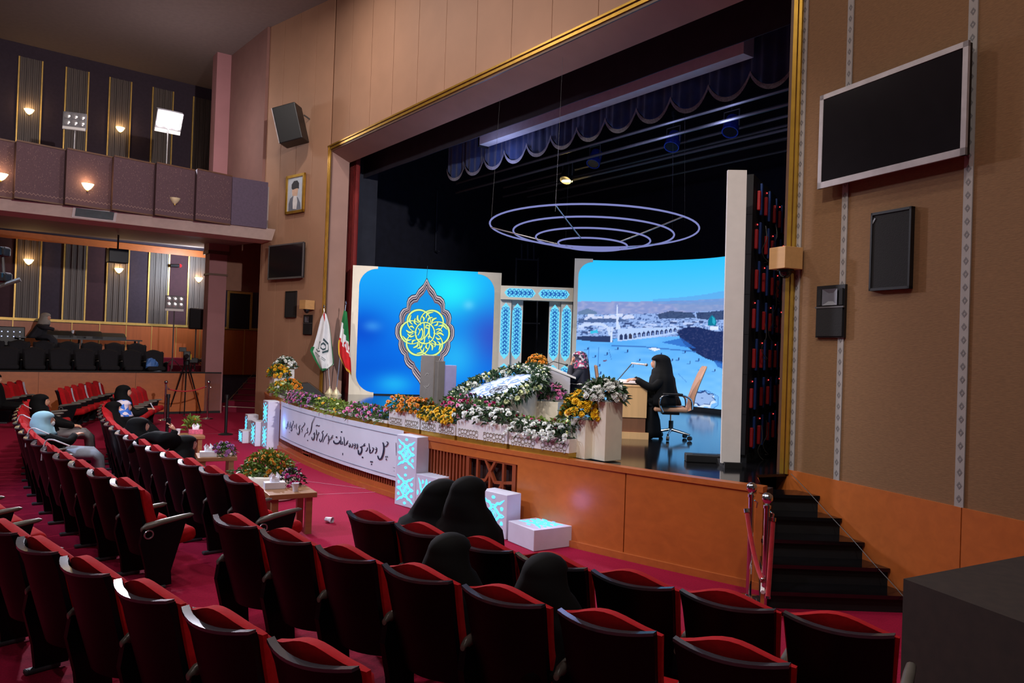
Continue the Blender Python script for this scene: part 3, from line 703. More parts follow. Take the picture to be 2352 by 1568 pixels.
mb.f = [(j * NS + i, j * NS + i + 1, (j + 1) * NS + i + 1, (j + 1) * NS + i) for j in range(nz - 1) for i in range(NS - 1)]; mb.mi = [0] * len(mb.f)
disp2 = wbuild(mb, 'display', ATTR_EM('shrine_picture', 1.08), led2)
S, Z = np.meshgrid(ss, zz_)
rng = np.random.default_rng(3)
def hz(px0, py0, px1, py1):                        # height of a picture line as a function of s
    (a, za), (b, zb) = led_px(px0, py0), led_px(px1, py1); return za + (S - a) / (b - a) * (zb - za)
def pmask(pts):
    P = [led_px(*p) for p in pts]; m = np.zeros(S.shape, bool); n = len(P)
    for i in range(n):
        (x0, y0), (x1, y1) = P[i], P[(i + 1) % n]
        if y0 == y1: continue
        c = ((y0 > Z) != (y1 > Z)) & (S < (x1 - x0) * (Z - y0) / (y1 - y0) + x0); m ^= c
    return m
def fill(C, pts, c, a=1.0): m = pmask(pts); C[m] = C[m] * (1 - a) + np.array(c, float) * a
def rect(C, px, py, w_, h_, c, a=1.0):
    s_, z_ = led_px(px, py); k = .0098; m = (abs(S - s_) < w_ / 2 * k) & (abs(Z - z_) < h_ / 2 * k); C[m] = C[m] * (1 - a) + np.array(c, float) * a
def noise(seed, fs, fz):
    r = np.random.default_rng(seed); g = r.random((int(200 * fz) + 4, int(400 * fs) + 4)); a = (Z - LZ0) / .02 * fz; b = S / .02 * fs
    i = a.astype(int); j = b.astype(int); i = np.clip(i, 0, g.shape[0] - 2); j = np.clip(j, 0, g.shape[1] - 2); fa, fb = a - i, b - j
    return (g[i, j] * (1 - fa) + g[i + 1, j] * fa) * (1 - fb) + (g[i, j + 1] * (1 - fa) + g[i + 1, j + 1] * fa) * fb
hor = hz(1332, 692, 1658, 685)
C = np.zeros(S.shape + (3,)) + np.array((34, 190, 255.))
C = mixc(C, (96, 196, 255), 1 - (Z - hor) / 1.1)
below = Z < hor
C[below] = (132, 150, 205)
n1, n2, n3 = noise(1, .25, .5), noise(2, .6, 1.0), noise(3, .08, .25)
C = np.where((below)[..., None], mixc(C, (168, 172, 212), (n1 - .4) * 1.4), C)
fill(C, [(1500, 687), (1560, 683), (1620, 676), (1660, 668), (1672, 668), (1672, 700), (1500, 697)], (92, 150, 218), .5)
fill(C, [(1540, 697), (1672, 690), (1672, 716), (1560, 712)], (122, 152, 200), .5)
fill(C, [(1328, 716), (1350, 708), (1370, 716), (1372, 724), (1328, 726)], (92, 122, 158), .8)
m = (Z < hz(1332, 722, 1658, 712)) & (Z > hz(1332, 806, 1658, 800))
C = np.where(m[..., None], mixc(mixc(C, (150, 184, 240), .8 + 0 * n1), (66, 92, 150), (n2 - .52) * 4), C)
fill(C, [(1510, 722), (1540, 714), (1590, 718), (1600, 730), (1515, 732)], (48, 66, 104), .85); fill(C, [(1600, 718), (1672, 712), (1672, 735), (1602, 732)], (44, 60, 98), .85); fill(C, [(1328, 732), (1420, 730), (1450, 738), (1328, 742)], (58, 80, 128), .75)
for i in range(26): rect(C, 1346 + rng.random() * 110, 722 + rng.random() * 10, 6 + rng.random() * 8, 4 + rng.random() * 4, (206, 216, 246), .9)
for i in range(90): rect(C, 1332 + rng.random() * 300, 738 + rng.random() * 26, 4 + rng.random() * 16, 2 + rng.random() * 3, (190, 208, 248) if rng.random() < .65 else (52, 70, 120), .85)
pz = Z < hz(1332, 780, 1560, 772)
C = np.where(pz[..., None], mixc(np.zeros(C.shape) + np.array((84, 168, 242.)), (128, 198, 255), .9 - (Z - LZ0) * .45 + (n3 - .5) * .5), C)
fill(C, [(1326, 772), (1405, 772), (1408, 786), (1360, 784), (1326, 780)], (44, 60, 104)); fill(C, [(1328, 748), (1345, 742), (1385, 742), (1402, 752), (1404, 770), (1398, 770), (1394, 754), (1380, 748), (1345, 748), (1330, 754)], (196, 214, 250))
fill(C, [(1404, 750), (1408, 750), (1407, 786), (1402, 786)], (206, 222, 255)); fill(C, [(1356, 760), (1372, 757), (1374, 764), (1356, 766)], (60, 190, 230))
fill(C, [(1419, 756), (1428, 754), (1560, 750), (1562, 764), (1500, 775), (1418, 784)], (178, 204, 250))
for i in range(13):
    x = 1427 + i * 10.4; y = 774 - i * 1.35; h_ = 13 - i * .35
    fill(C, [(x - 3.6, y + h_ / 2), (x - 3.6, y - h_ / 4), (x, y - h_ / 2 - 1), (x + 3.6, y - h_ / 4), (x + 3.6, y + h_ / 2)], (46, 60, 104) if i != 2 else (60, 58, 80))
    if i > 2: rect(C, x, y + 2, 3, 6, (120, 150, 214))
fill(C, [(1416, 744), (1423, 744), (1426, 756), (1414, 756)], (200, 218, 252)); fill(C, [(1416.5, 699), (1418.5, 699), (1421, 744), (1415, 744)], (206, 220, 252)); rect(C, 1418, 722, 9, 3, (222, 232, 255))
fill(C, [(1555, 762), (1575, 752), (1600, 750), (1640, 760), (1672, 762), (1672, 838), (1648, 832), (1620, 822), (1592, 806), (1572, 790)], (30, 46, 96)); fill(C, [(1520, 786), (1566, 776), (1600, 800), (1570, 796)], (44, 104, 196), .8); fill(C, [(1640, 826), (1672, 834), (1672, 852), (1650, 842)], (44, 100, 190), .8)
C = np.where((pmask([(1555, 758), (1575, 752), (1600, 750), (1640, 760), (1672, 762), (1672, 838), (1620, 822), (1572, 790)]))[..., None], mixc(C, (62, 70, 116), (n2 - .5) * 2), C)
rect(C, 1642, 754, 26, 8, (216, 228, 255)); fill(C, [(1627, 748), (1627, 736), (1631, 729), (1637, 723), (1643, 729), (1647, 737), (1646, 748)], (18, 116, 150)); fill(C, [(1637, 726), (1642, 730), (1645, 738), (1643, 746), (1638, 742)], (44, 170, 196))
fill(C, [(1405, 792), (1480, 795), (1600, 806), (1600, 809), (1480, 798), (1405, 795)], (56, 110, 190), .8)
for x, y in ((1350, 800), (1368, 818), (1378, 838), (1395, 812), (1342, 826), (1442, 806), (1520, 812), (1560, 824), (1536, 838), (1586, 832), (1606, 826), (1470, 826), (1455, 840), (1644, 850), (1612, 846), (1380, 856), (1545, 826), (1420, 800), (1500, 800), (1575, 808)):
    rect(C, x, y, 3, 6, (40, 66, 130)); rect(C, x - 4, y + 3, 9, 2, (60, 112, 190), .7)
for a in ([(1489, 800), (1502, 798), (1520, 802), (1504, 806)], [(1384, 828), (1392, 826), (1396, 829), (1385, 830)]): fill(C, a, (226, 236, 255) if a[0][0] > 1400 else (110, 74, 110))
for a, b in (((1352, 797), (1350, 838)), ((1374, 797), (1373, 842)), ((1398, 803), (1404, 826)), ((1558, 858), (1580, 880))): fill(C, [a, (a[0] + 1.3, a[1]), (b[0] + 1.3, b[1]), b], (58, 112, 196), .8)
oc = [(1578, 916), (1592, 898), (1625, 896), (1652, 910), (1652, 930), (1632, 944), (1604, 938), (1584, 930)]; fill(C, oc, (66, 118, 196)); fill(C, [((x - 1615) * .96 + 1615, (y - 918) * .94 + 918) for x, y in oc], (118, 184, 248))
def star(cx, cy, rx, ry, c):
    P = []
    for i in range(16):
        r = 1.0 if i % 2 == 0 else .74; a = PI / 8 * i + .2; P.append((cx + rx * r * math.cos(a), cy + ry * r * math.sin(a)))
    fill(C, P, c)
star(1615, 920, 33, 19, (206, 226, 255)); star(1613, 914, 34, 19, (40, 70, 130)); star(1615, 915, 29, 16, (150, 182, 232)); rect(C, 1614, 914, 7, 3, (70, 100, 160))
for i_ in range(ns, NS):                             # the picture goes on around the bend
    C[:, i_] = C[:, int(np.clip(np.searchsorted(ss[:ns], max(.3, 2 * sv - ss[i_])), 0, ns - 1))]
set_picture(disp2, C)
# white left frame with round corner, dark cabinets behind, end panel
def led_strip():
    wd, cn = .10, .44; pts = [(0, LZ0), (wd, LZ0)]
    for i in range(9):
        a = PI - PI / 2 * i / 8; pts.append((wd + (cn - wd) * (1 + math.cos(a)), LZ1 - .05 - (cn - wd) * (1 - math.sin(a))))
    pts += [(cn, LZ1 + .03), (0, LZ1 + .03)]
    mb = MB(); n = len(pts)
    mb.add([led_pt(x, y, .05) for x, y in pts] + [led_pt(x, y, -.2) for x, y in pts], [tuple(range(n)), tuple(range(2 * n - 1, n - 1, -1))] + [(i, i + n, (i + 1) % n + n, (i + 1) % n) for i in range(n)])
    wbuild(mb, 'white_frame', mt['whitewarm'], led2)
led_strip()
a0 = onz(1656, 1063, 1.05); a1 = onz(1700, 1065, 1.05); ed = (a1 - a0).normalized(); pn = Vector((-ed.y, ed.x, 0))
mb = MB(); mb.extr([a0, a1, a1 + Vector((-.03, 0, 3.40)), a0 + Vector((-.03, 0, 3.40))], pn * .05); wbuild(mb, 'end_panel', mt['white'], led2)
mb = MB(); mb.box(((a0.x + a1.x) / 2 + .02, (a0.y + a1.y) / 2 + .2, 1.03), (.2, .5, .07)); wbuild(mb, 'foot', mt['black'], led2)
cab = MB(); cab.box((0, 0, .245), (.49, .08, .49)); cab_me = cab.mesh('cabinet', mt['black'])
mb = MB(); sk_ = [float(x) for x in np.linspace(.02, LCs[-1] - .05, 50)]; mb.loft([[led_pt(x, 1.0, .0), led_pt(x, 1.0, -.08), led_pt(x, LZ0, -.08), led_pt(x, LZ0, .0)] for x in sk_]); wbuild(mb, 'reflection_blocker', mt['black'], led2)  # strip added to block the display's reflection on the floor below
red_m = M('red_unit', (176, 24, 30), .5); blue_m = M('blue_unit', (28, 62, 128), .5)
ru = MB().rbox((0, 0, 0), (.06, .04, .24), .01, seg=1).mesh('power_unit', red_m); bu = MB().rbox((0, 0, 0), (.07, .03, .40), .01, seg=1).mesh('signal_unit', blue_m)
dotm = EM('indicator_red', (255, 60, 60), 3.0); dme = MB().box((0, 0, 0), (.014, .008, .014)).mesh('indicator', dotm)
ncol = int(LCs[-1] / .5)
for c in range(ncol):
    s = LCs[-1] - .245 - .5 * c; p = led_pt(s, 0, -.03); q = led_pt(s + .05, 0, -.03); rz = math.atan2(q.y - p.y, q.x - p.x)
    for r in range(7):
        o = put('cabinet', cab_me, led2, p - led2.location + Vector((0, 0, LZ0 + .486 * r)), (0, 0, rz))
        if c < 6:
            out = 1 if (led_pt(s, 0, -1) - led_pt(s, 0, 0)).dot(Vector((-math.sin(rz), math.cos(rz), 0))) > 0 else -1
            put('power_unit', ru, o, (.05 + .08 * ((c + r) % 2), out * .07, .2)); put('signal_unit', bu, o, (-.13, out * .06, .245))
            if (c * 7 + r) % 2: put('indicator', dme, o, (.0, out * .05, .4))
mb = MB(); rr = random.Random(5)
for k in range(9):
    z = 1.4 + rr.random() * 2.8; s = LCs[-1] - .2 - rr.random() * 1.2; P = [led_pt(s + .06 * math.sin(j), z - j * .09 - .02 * j * (5 - j), -.16 - .03 * math.sin(j * 2)) for j in range(6)]
    mb.tube(smooth_pts([tuple(p) for p in P], 3), .006, 5)
wbuild(mb, 'loose_cable', mt['greyplast'], led2)
# ---- portal ---------------------------------------------------------------------
g0 = ond(1146, 860, 19.3); g1 = ond(1303, 860, 19.3)
gw = (g1 - g0).length; gcx = (g0.x + g1.x) / 2 + .02; GZ = 3.84
gate = thing('light_gate', 'white stage gate with glowing cyan lattice panels between the two screens', 'gate', (gcx, 19.3, 1.0))
GW = 1.80; cyan_d = EM('cyan_lattice_line', (36, 110, 226), .55)
def cartouche(mb, cx, cz, w_, h_, y, vert=True):
    P = []
    for sx, sy in ((1, 1), (-1, 1), (-1, -1), (1, -1)):
        q = [(.5, .0), (.5, .36), (.40, .395), (.40, .42), (.22, .45), (.12, .475), (.05, .485), (0, .5)]
        q = [(sx * a, sy * b) for a, b in q]
        if sx * sy < 0: q = q[::-1]
        P += q[:-1]
    pts = [(a * w_, b * h_) if vert else (b * w_, a * h_) for a, b in P]
    mb.add([(cx + a, y, cz + b) for a, b in pts], [tuple(range(len(pts))) if not vert else tuple(range(len(pts) - 1, -1, -1))])
def scroll(mb, cx, cz, w_, h_, y, vert=True):
    """mirrored scroll-work lines"""
    n = max(2, int((h_ if vert else w_) / .115)); L = (h_ if vert else w_) * .82
    for k in range(n):
        c = -L / 2 + L * (k + .5) / n
        for sx in (-1, 1):
            for r_, ph in ((.046, 0), (.024, 2.2)):
                P = [(sx * ((w_ if vert else h_) * .22 + r_ * math.cos(t)), c + r_ * math.sin(t)) for t in np.linspace(ph, ph + 4.6, 9)]
                ribbon(mb, P, .013, (lambda a, b: (cx + a, y, cz + b)) if vert else (lambda a, b: (cx + b, y, cz + a)))
        P = [(-.05, c - .05), (0, c), (.05, c - .05)]
        ribbon(mb, P, .013, (lambda a, b: (cx + a, y, cz + b)) if vert else (lambda a, b: (cx + b, y, cz + a)))
        P = [(-.05, c + .03), (0, c + .075), (.05, c + .03)]
        ribbon(mb, P, .013, (lambda a, b: (cx + a, y, cz + b)) if vert else (lambda a, b: (cx + b, y, cz + a)))
H_ = GZ - 1.0
lint = MB().box((0, -.06, H_ - .17), (GW, .34, .34)).build('lintel', mt['whitewarm'], gate)
for x in (-.42, .42):
    mb = MB(); cartouche(mb, x, H_ - .17, .78, .22, -.235, False); mb.build('light_panel', mt['cyan1'], lint)
    mb = MB(); scroll(mb, x, H_ - .17, .78, .22, -.239, False); mb.build('lattice', cyan_d, lint)
for i, (x, y) in enumerate(((-.76, -.02), (-.47, .10), (.47, .10), (.76, -.02))):
    post = MB().box((x, y, (H_ - .34) / 2), (.28, .12, H_ - .34)).build('post', mt['white'], gate)
    for cz, hh in ((1.72, 1.42), (.42, 1.0)):
        mb = MB(); cartouche(mb, x, cz, .235, hh, y - .064); mb.build('light_panel', mt['cyan1'], post)
        mb = MB(); scroll(mb, x, cz, .235, hh, y - .068); mb.build('lattice', cyan_d, post)
# ---- ring chandelier ---------------------------------------------------------------
rc = ond(1362, 527, 14.0); tubem = EM('ring_tube', (158, 164, 236), .62)
ring = thing('ring_chandelier', 'hanging chandelier of four nested glowing lilac rings above the stage', 'chandelier', (rc.x, rc.y, rc.z))
radii = [1.88, 1.45, 1.035, .625]; drops = [0.02, -.085, -.185, -.275]
for r_, dz in zip(radii, drops):
    mb = MB(); mb.tube([(r_ * math.cos(t), r_ * math.sin(t), dz + .02 * math.cos(t) * -1 + r_ * math.sin(t) * -.045) for t in np.linspace(0, 2 * PI, 65)[:-1]], .016, 8, closed=True); mb.build('light_ring', tubem, ring, True)
for k in range(5):
    a = -2.0 + k * 2 * PI / 5
    mb = MB(); mb.tube([(r_ * math.cos(a), r_ * math.sin(a), dz - r_ * math.sin(a) * .045) for r_, dz in zip(radii, drops)], .012, 6); mb.build('spoke', mt['metal'], ring)
    mb = MB(); mb.tube([(1.88 * math.cos(a), 1.88 * math.sin(a), 0), (1.7 * math.cos(a), 1.7 * math.sin(a), 4.9)], .0018, 5); mb.build('suspension_wire', mt['blackplast'], ring)
# ---- curtains, borders, projection screen case, battens, lamps ----------------------------
def drape(nm, t0, t1, z0, z1, D, mat, label, cat, amp=.05, n=60, waves=9):
    mb = MB(); mb.slab(lambda u, v: WP.pt(t0 + (t1 - t0) * u, z0 + (z1 - z0) * v, -D + amp * math.sin(u * waves * 2 * PI)), lambda u, v: WP.pt(t0 + (t1 - t0) * u, z0 + (z1 - z0) * v, -D - .02 + amp * math.sin(u * waves * 2 * PI)), n, 2)
    o = mb.build(nm, mat, None, True); return tag(o, label, cat)
drape('stage_curtain', L_ - .02, L_ + .62, SH, RZ + .3, .72, M('red_velvet', (118, 22, 20), .8, var=.2, scale=4), 'dark red velvet stage curtain gathered beside the left screen', 'curtain', .06, 60, 7)
_a = ond(780, 600, 20.55); _b = ond(861, 600, 20.75); WLG = Wall((_a.x, _a.y), (_b.x, _b.y), 1); mb = MB()
mb.slab(lambda u, v: WLG.pt(u * WLG.L, SH + 6.2 * v, .012 * math.sin(u * 19)), lambda u, v: WLG.pt(u * WLG.L, SH + 6.2 * v, .012 * math.sin(u * 19) - .03), 20, 2)
tag(mb.build('masking_drape', mt['legcloth'], None, True), 'flat charcoal masking drape behind the red curtain', 'drape')
drape('border_drape', -.15, L_ + .9, 6.72, 9.3, 1.22, M('charcoal_border', (44, 42, 58), .95, var=.15, scale=4), 'long black border drape across the top of the stage opening', 'drape', .008, 40, 6)
# valance with scallops and fringe
tv0 = Wall(JR + IN_ * 2.0, JL + IN_ * 2.0, -1); ta = tv0.px(1161, 342)[0]; tb = tv0.px(1464, 252)[0]; wsc = abs(ta - tb) / 5
blue_v = M('blue_velvet', (16, 44, 96), .75, var=.3, scale=5, sheen=.3); fringe_m = M('grey_fringe', (128, 128, 140), .8, var=.3, scale=40)
val = thing('scalloped_valance', 'dark blue scalloped valance with pale fringe under the grey screen case', 'curtain', tv0.pt(ta, 6.4))
mbv = MB(); tstart = ta + wsc * 3; nsc = 12
zp = 6.60
def scz(u): return zp - .30 * math.sin(PI * (u % 1.0)) ** .8
mbv.sheet(lambda u, v: tv0.pt(tstart - u * nsc * wsc, 9.2 + (scz(u * nsc * .9999) - 9.2) * v, .03 * math.sin(u * nsc * 2 * PI) + .02 * math.sin(u * nsc * 8 * PI) * v), nsc * 16, 6); wbuild(mbv, 'velvet', blue_v, val, True)
mbf = MB(); mbf.sheet(lambda u, v: tv0.pt(tstart - u * nsc * wsc, scz(u * nsc * .9999) - .075 * v, .035 + .03 * math.sin(u * nsc * 2 * PI)), nsc * 16, 1); wbuild(mbf, 'fringe', fringe_m, val)
W18 = Wall(JR + IN_ * 1.8, JL + IN_ * 1.8, -1); c0 = W18.px(1112, 320)[0]; mb = MB()
W18.wb(mb, c0 - 7.0, c0, 6.76, 7.06, -.12, .12); cs_ = tag(mb.build('projection_screen_case', M('pale_grey_metal', (214, 216, 226), .5, var=.05)), 'long pale grey projection screen case hanging above the stage', 'screen case')
mb = MB(); W18.wb(mb, c0, c0 + .05, 6.72, 7.1, -.13, .13); mb.build('end_cap', mt['blackplast'], cs_)
for i, D in enumerate((3.2, 4.75, 5.6, 6.8)):
    Wb = Wall(JR + IN_ * D, JL + IN_ * D, -1); mb = MB(); z = 6.4 + .12 * i
    mb.tube([Wb.pt(.3, z, 0), Wb.pt(L_ - .8, z, 0)], .03, 6); mb.tube([Wb.pt(.3, z + .25, 0), Wb.pt(L_ - .8, z + .25, 0)], .03, 6)
    tag(mb.build('lighting_batten', mt['greyplast']), ['lighting bar closest to the valance, high over the stage', 'second dark lighting bar from the valance', 'third dark lighting bar from the valance', 'rearmost dark lighting bar near the stage back wall'][i], 'lighting bar')
par_b = M('lamp_painted_blue_light', (40, 56, 150), .35, .4, var=.4, scale=14)  # blue stage light painted into the housing colour of the unlit lamps
def par_lamp(px, py, D, label, lit=False):
    Wb = Wall(JR + IN_ * D, JL + IN_ * D, -1); v = onw(px, py, Wb.p, Wb.q)
    t = thing('stage_lamp', label, 'stage lamp', v, RZN, None)
    mb = MB(); mb.lathe([(.06, .22), (.13, .2), (.15, .0), (.16, -.16), (.14, -.16), (.12, -.04)], n=14); mb.build('housing', mt['blackplast'] if lit else par_b, t, True, rot=(.5, .2, 0))
    mb = MB(); mb.tube([(-.18, 0, -.02), (-.18, 0, .3), (.18, 0, .3), (.18, 0, -.02)], .014, 6); mb.build('yoke', mt['greyplast'], t)
    mb = MB(); mb.tube([(0, 0, .3), (0, 0, .55)], .018, 6); mb.box((0, 0, .58), (.07, .07, .1)); mb.build('clamp', mt['blackplast'], t)
    mb = MB(); mb.cyl((0, 0, -.15), .13, .02, 14); mb.build('lens', mt['warmlamp'] if lit else mt['screenoff'], t, rot=(.5, .2, 0) if not lit else None)
par_lamp(1303, 403, 4.4, 'lit warm stage lamp glowing high above the ring chandelier', True)
par_lamp(1366, 365, 4.4, 'unlit bluish stage lamp just right of the glowing lamp'); par_lamp(1546, 325, 4.4, 'unlit bluish stage lamp above the right side of the rings'); par_lamp(1680, 290, 4.4, 'unlit bluish stage lamp nearest the top of the gold frame')
# rigging frame and pipe scaffold in the dark
fr_m = M('dim_steel', (62, 66, 80), .6, .3)
Wb = Wall(JR + IN_ * 4.6, JL + IN_ * 4.6, -1)
rig = thing('rigging_frame', 'dim steel rigging frame in the dark behind the left screen', 'frame', onw(950, 560, Wb.p, Wb.q))
def wpix(mb, a, b, r): mb.tube([onw(*a, Wb.p, Wb.q), onw(*b, Wb.p, Wb.q)], r, 5)
for a, b in (((888, 515), (1004, 532)), ((1004, 440), (1000, 575)), ((884, 575), (1008, 577)), ((926, 515), (924, 575)), ((884, 585), (960, 594)), ((884, 438), (1004, 452)), ((888, 440), (886, 590))):
    mb = MB(); wpix(mb, a, b, .022); wbuild(mb, 'pipe', fr_m, rig)
for px, py in ((922, 507), (980, 515), (915, 452), (960, 585)):
    mb = MB(); v = onw(px, py, Wb.p, Wb.q); mb.ell(v, (.09, .09, .11), 10, 6); wbuild(mb, 'lamp_head', fr_m, rig, True)
Wb = Wall((-1, 22.5), (4, 22.5), -1)
sca = thing('pipe_scaffold', 'thin pipe scaffold standing in the dark behind the white gate', 'scaffold', onw(1210, 860, Wb.p, Wb.q))
for a, b in (((1186, 592), (1180, 860)), ((1236, 592), (1232, 860)), ((1184, 595), (1238, 597)), ((1198, 560), (1198, 595)), ((1212, 560), (1212, 595)), ((1226, 560), (1226, 595)), ((1196, 742), (1240, 743))):
    mb = MB(); wpix(mb, a, b, .022); wbuild(mb, 'pipe', fr_m, sca)
# ---- flags on stands -----------------------------------------------------------------
def flag(base_px, top_px, lab, kind):
    b = onz(*base_px, 1.0); y = b.y; tp = ond(*top_px, y)
    t = thing('flag', lab, 'flag', b); h = tp.z - 1.0; dx = tp.x - b.x
    mb = MB(); mb.lathe([(.13, 0), (.13, .02), (.09, .05), (.05, .12), (.02, .15), (.012, .2)], n=18); mb.build('stand', M('cream_metal_' + kind, (226, 214, 176), .35, .3), t, True)
    P0 = Vector((0, 0, .15)); P1 = Vector((dx, 0, h)); mb = MB(); mb.tube([P0, P1], .012, 8); mb.build('pole', mt['metal'], t)
    mb = MB(); mb.lathe([(.0, .0), (.018, .02), (.02, .05), (.004, .1)], n=10); mb.build('finial', mt['chrome'], t, True, loc=P1)
    return t, P0, P1, y
def cloth(t, mats, outline, y, name='cloth', off=0.0, parent=None):
    """draped flag: rows of (left px, right px, y px) give the silhouette; folds give depth"""
    rows = outline; nu = 16; k = len(rows)
    def fn(u, v):
        i = min(int(v * (k - 1)), k - 2); f = v * (k - 1) - i
        L = [rows[i][j] * (1 - f) + rows[i + 1][j] * f for j in range(4)]
        p = ond(L[0] + (L[2] - L[0]) * u, L[1] + (L[3] - L[1]) * u, y - .05 - off)
        return p + Vector((0, .05 * math.sin(u * 9 + v * 1.5) * min(1, v * 4), 0)) - t.location
    return fn, nu
tA, P0, P1, yA = flag((757, 905), (744, 708), 'white flag with dark hexagon emblem and green border on a stand', 'white')
rowsA = [(744, 716, 750, 722), (736, 733, 757, 746), (728, 765, 761, 775), (720, 792, 764, 800), (713, 805, 767, 826), (724, 828, 767, 837), (738, 852, 750, 848)]
wflag, gflag, rflag = M('flag_white', (226, 228, 234), .85, var=.04), M('flag_green', (24, 116, 62), .85), M('flag_red', (200, 24, 34), .85); yflag = M('flag_gold_fringe', (208, 168, 50), .8); dflag = M('flag_print_grey', (60, 82, 90), .85)
fn, nu = cloth(tA, None, rowsA, yA); mb = MB(); mb.sheet(fn, 16, 18); mb.build('cloth', wflag, tA, True)
fn2, _ = cloth(tA, None, rowsA, yA, off=.008)
def fpt(f, x, y): return f(x, y)
mb = MB()
ribbon(mb, [(.02, v) for v in np.linspace(.55, 1.0, 12)], .12, fn2); ribbon(mb, [(u, .985) for u in np.linspace(0, 1, 10)], .05, fn2); ribbon(mb, [(.97, v) for v in np.linspace(.0, 1, 16)], .05, fn2); mb.build('green_border', gflag, tA)
mb = MB(); ribbon(mb, [(.1, .02), (.5, .13)], .07, fn2); mb.build('red_corner', rflag, tA)
mb = MB()
for rr, wv in ((.26, .035), (.13, .03)): ribbon(mb, [(.52 + rr * math.cos(a), .50 + rr * .42 * math.sin(a)) for a in np.linspace(.52, .52 + 2 * PI, 7)], wv, fn2)
ribbon(mb, [(.2, .58), (.3, .62), (.4, .60)], .025, fn2); ribbon(mb, [(.2, .66), (.35, .70), (.5, .72), (.6, .76)], .015, fn2); ribbon(mb, [(.3, .72), (.45, .76), (.55, .79)], .012, fn2); mb.build('emblem', dflag, tA)
tB, P0, P1, yB = flag((772, 907), (794, 700), 'green white and red striped flag with gold fringe on a stand', 'tricolour')
rowsB = [(790, 712, 797, 716), (785, 735, 800, 752), (780, 770, 803, 790), (776, 790, 805, 815), (777, 815, 807, 835), (790, 842, 808, 862)]
fn, _ = cloth(tB, None, rowsB, yB); fnb, _ = cloth(tB, None, rowsB, yB, off=.008)
# the stripes run along the hanging cloth: green on top, white, red below
mb = MB(); mb.sheet(lambda u, v: fn(u, v), 14, 18)
mb.mi = []
for j in range(18):
    for i in range(14):
        q = (j + .5) / 18 - .25 * ((i + .5) / 14); mb.mi.append(0 if q < .20 else (1 if q < .43 else 2))
mb.build('cloth', [gflag, wflag, rflag], tB, True)
mb = MB(); ribbon(mb, [(u, .985) for u in np.linspace(0, 1, 8)], .05, fnb); ribbon(mb, [(.03, v) for v in np.linspace(.5, 1, 8)], .10, fnb); mb.build('gold_fringe', yflag, tB)
mb = MB()
for a0 in (0, PI): ribbon(mb, [(.72 + .22 * math.cos(a), .50 + .07 * math.sin(a)) for a in np.linspace(a0 - 1.1, a0 + 1.1, 8)], .045, fnb)
ribbon(mb, [(.72, .42), (.72, .57)], .05, fnb); mb.build('emblem', rflag, tB)
# ---- stage monitor wedge ------------------------------------------------------------------
v = onz(712, 915, 1.0); t = thing('stage_monitor', 'black wedge stage monitor on the stage beside the flags', 'speaker', v, .35)
mb = MB(); mb.extr([(-.3, -.2, 0), (.34, -.2, 0), (.34, -.2, .06), (-.05, -.2, .36), (-.22, -.2, .34), (-.3, -.2, .12)], (0, .45, 0)); mb.build('cabinet', mt['blackplast'], t)
mb = MB(); mb.add([(.335, -.18, .075), (-.035, -.18, .358), (-.035, .23, .358), (.335, .23, .075)], [(0, 3, 2, 1)]); mb.v = [(x + .006, y, z + .008) for x, y, z in mb.v]; mb.build('grille', mt['grille'], t)
# ---- lectern -----------------------------------------------------------------------------
v = onz(990, 945, 1.0); taupe = M('taupe_laminate', (112, 106, 102), .6, var=.05)
t = thing('lectern', 'plain taupe lectern standing in front of the medallion screen', 'lectern', v, RZN)
MB().rbox((0, .0, .50), (.68, .16, 1.0), .01).build('front_board', taupe, t); MB().rbox((.02, .05, .54), (.50, .12, 1.12), .01).build('upper_board', taupe, t)
MB().rbox((-.20, -.20, .46), (.2, .34, .92), .01).build('side_wing', M('painted_violet_light', (168, 160, 206), .6, var=.05), t)  # violet light on this side is painted into its colour
mb = MB()
for a0 in (.6, 3.7): ribbon(mb, [(.1 * math.cos(a), .62 + .13 * math.sin(a)) for a in np.linspace(a0, a0 + 1.5, 8)], .014, lambda x, z: (x, .114, z))
ribbon(mb, [(.12, .5), (.02, .45)], .014, lambda x, z: (x, .114, z)); tag(mb.build('emblem', M('lectern_print', (150, 146, 140), .6), t), kind='stuff')
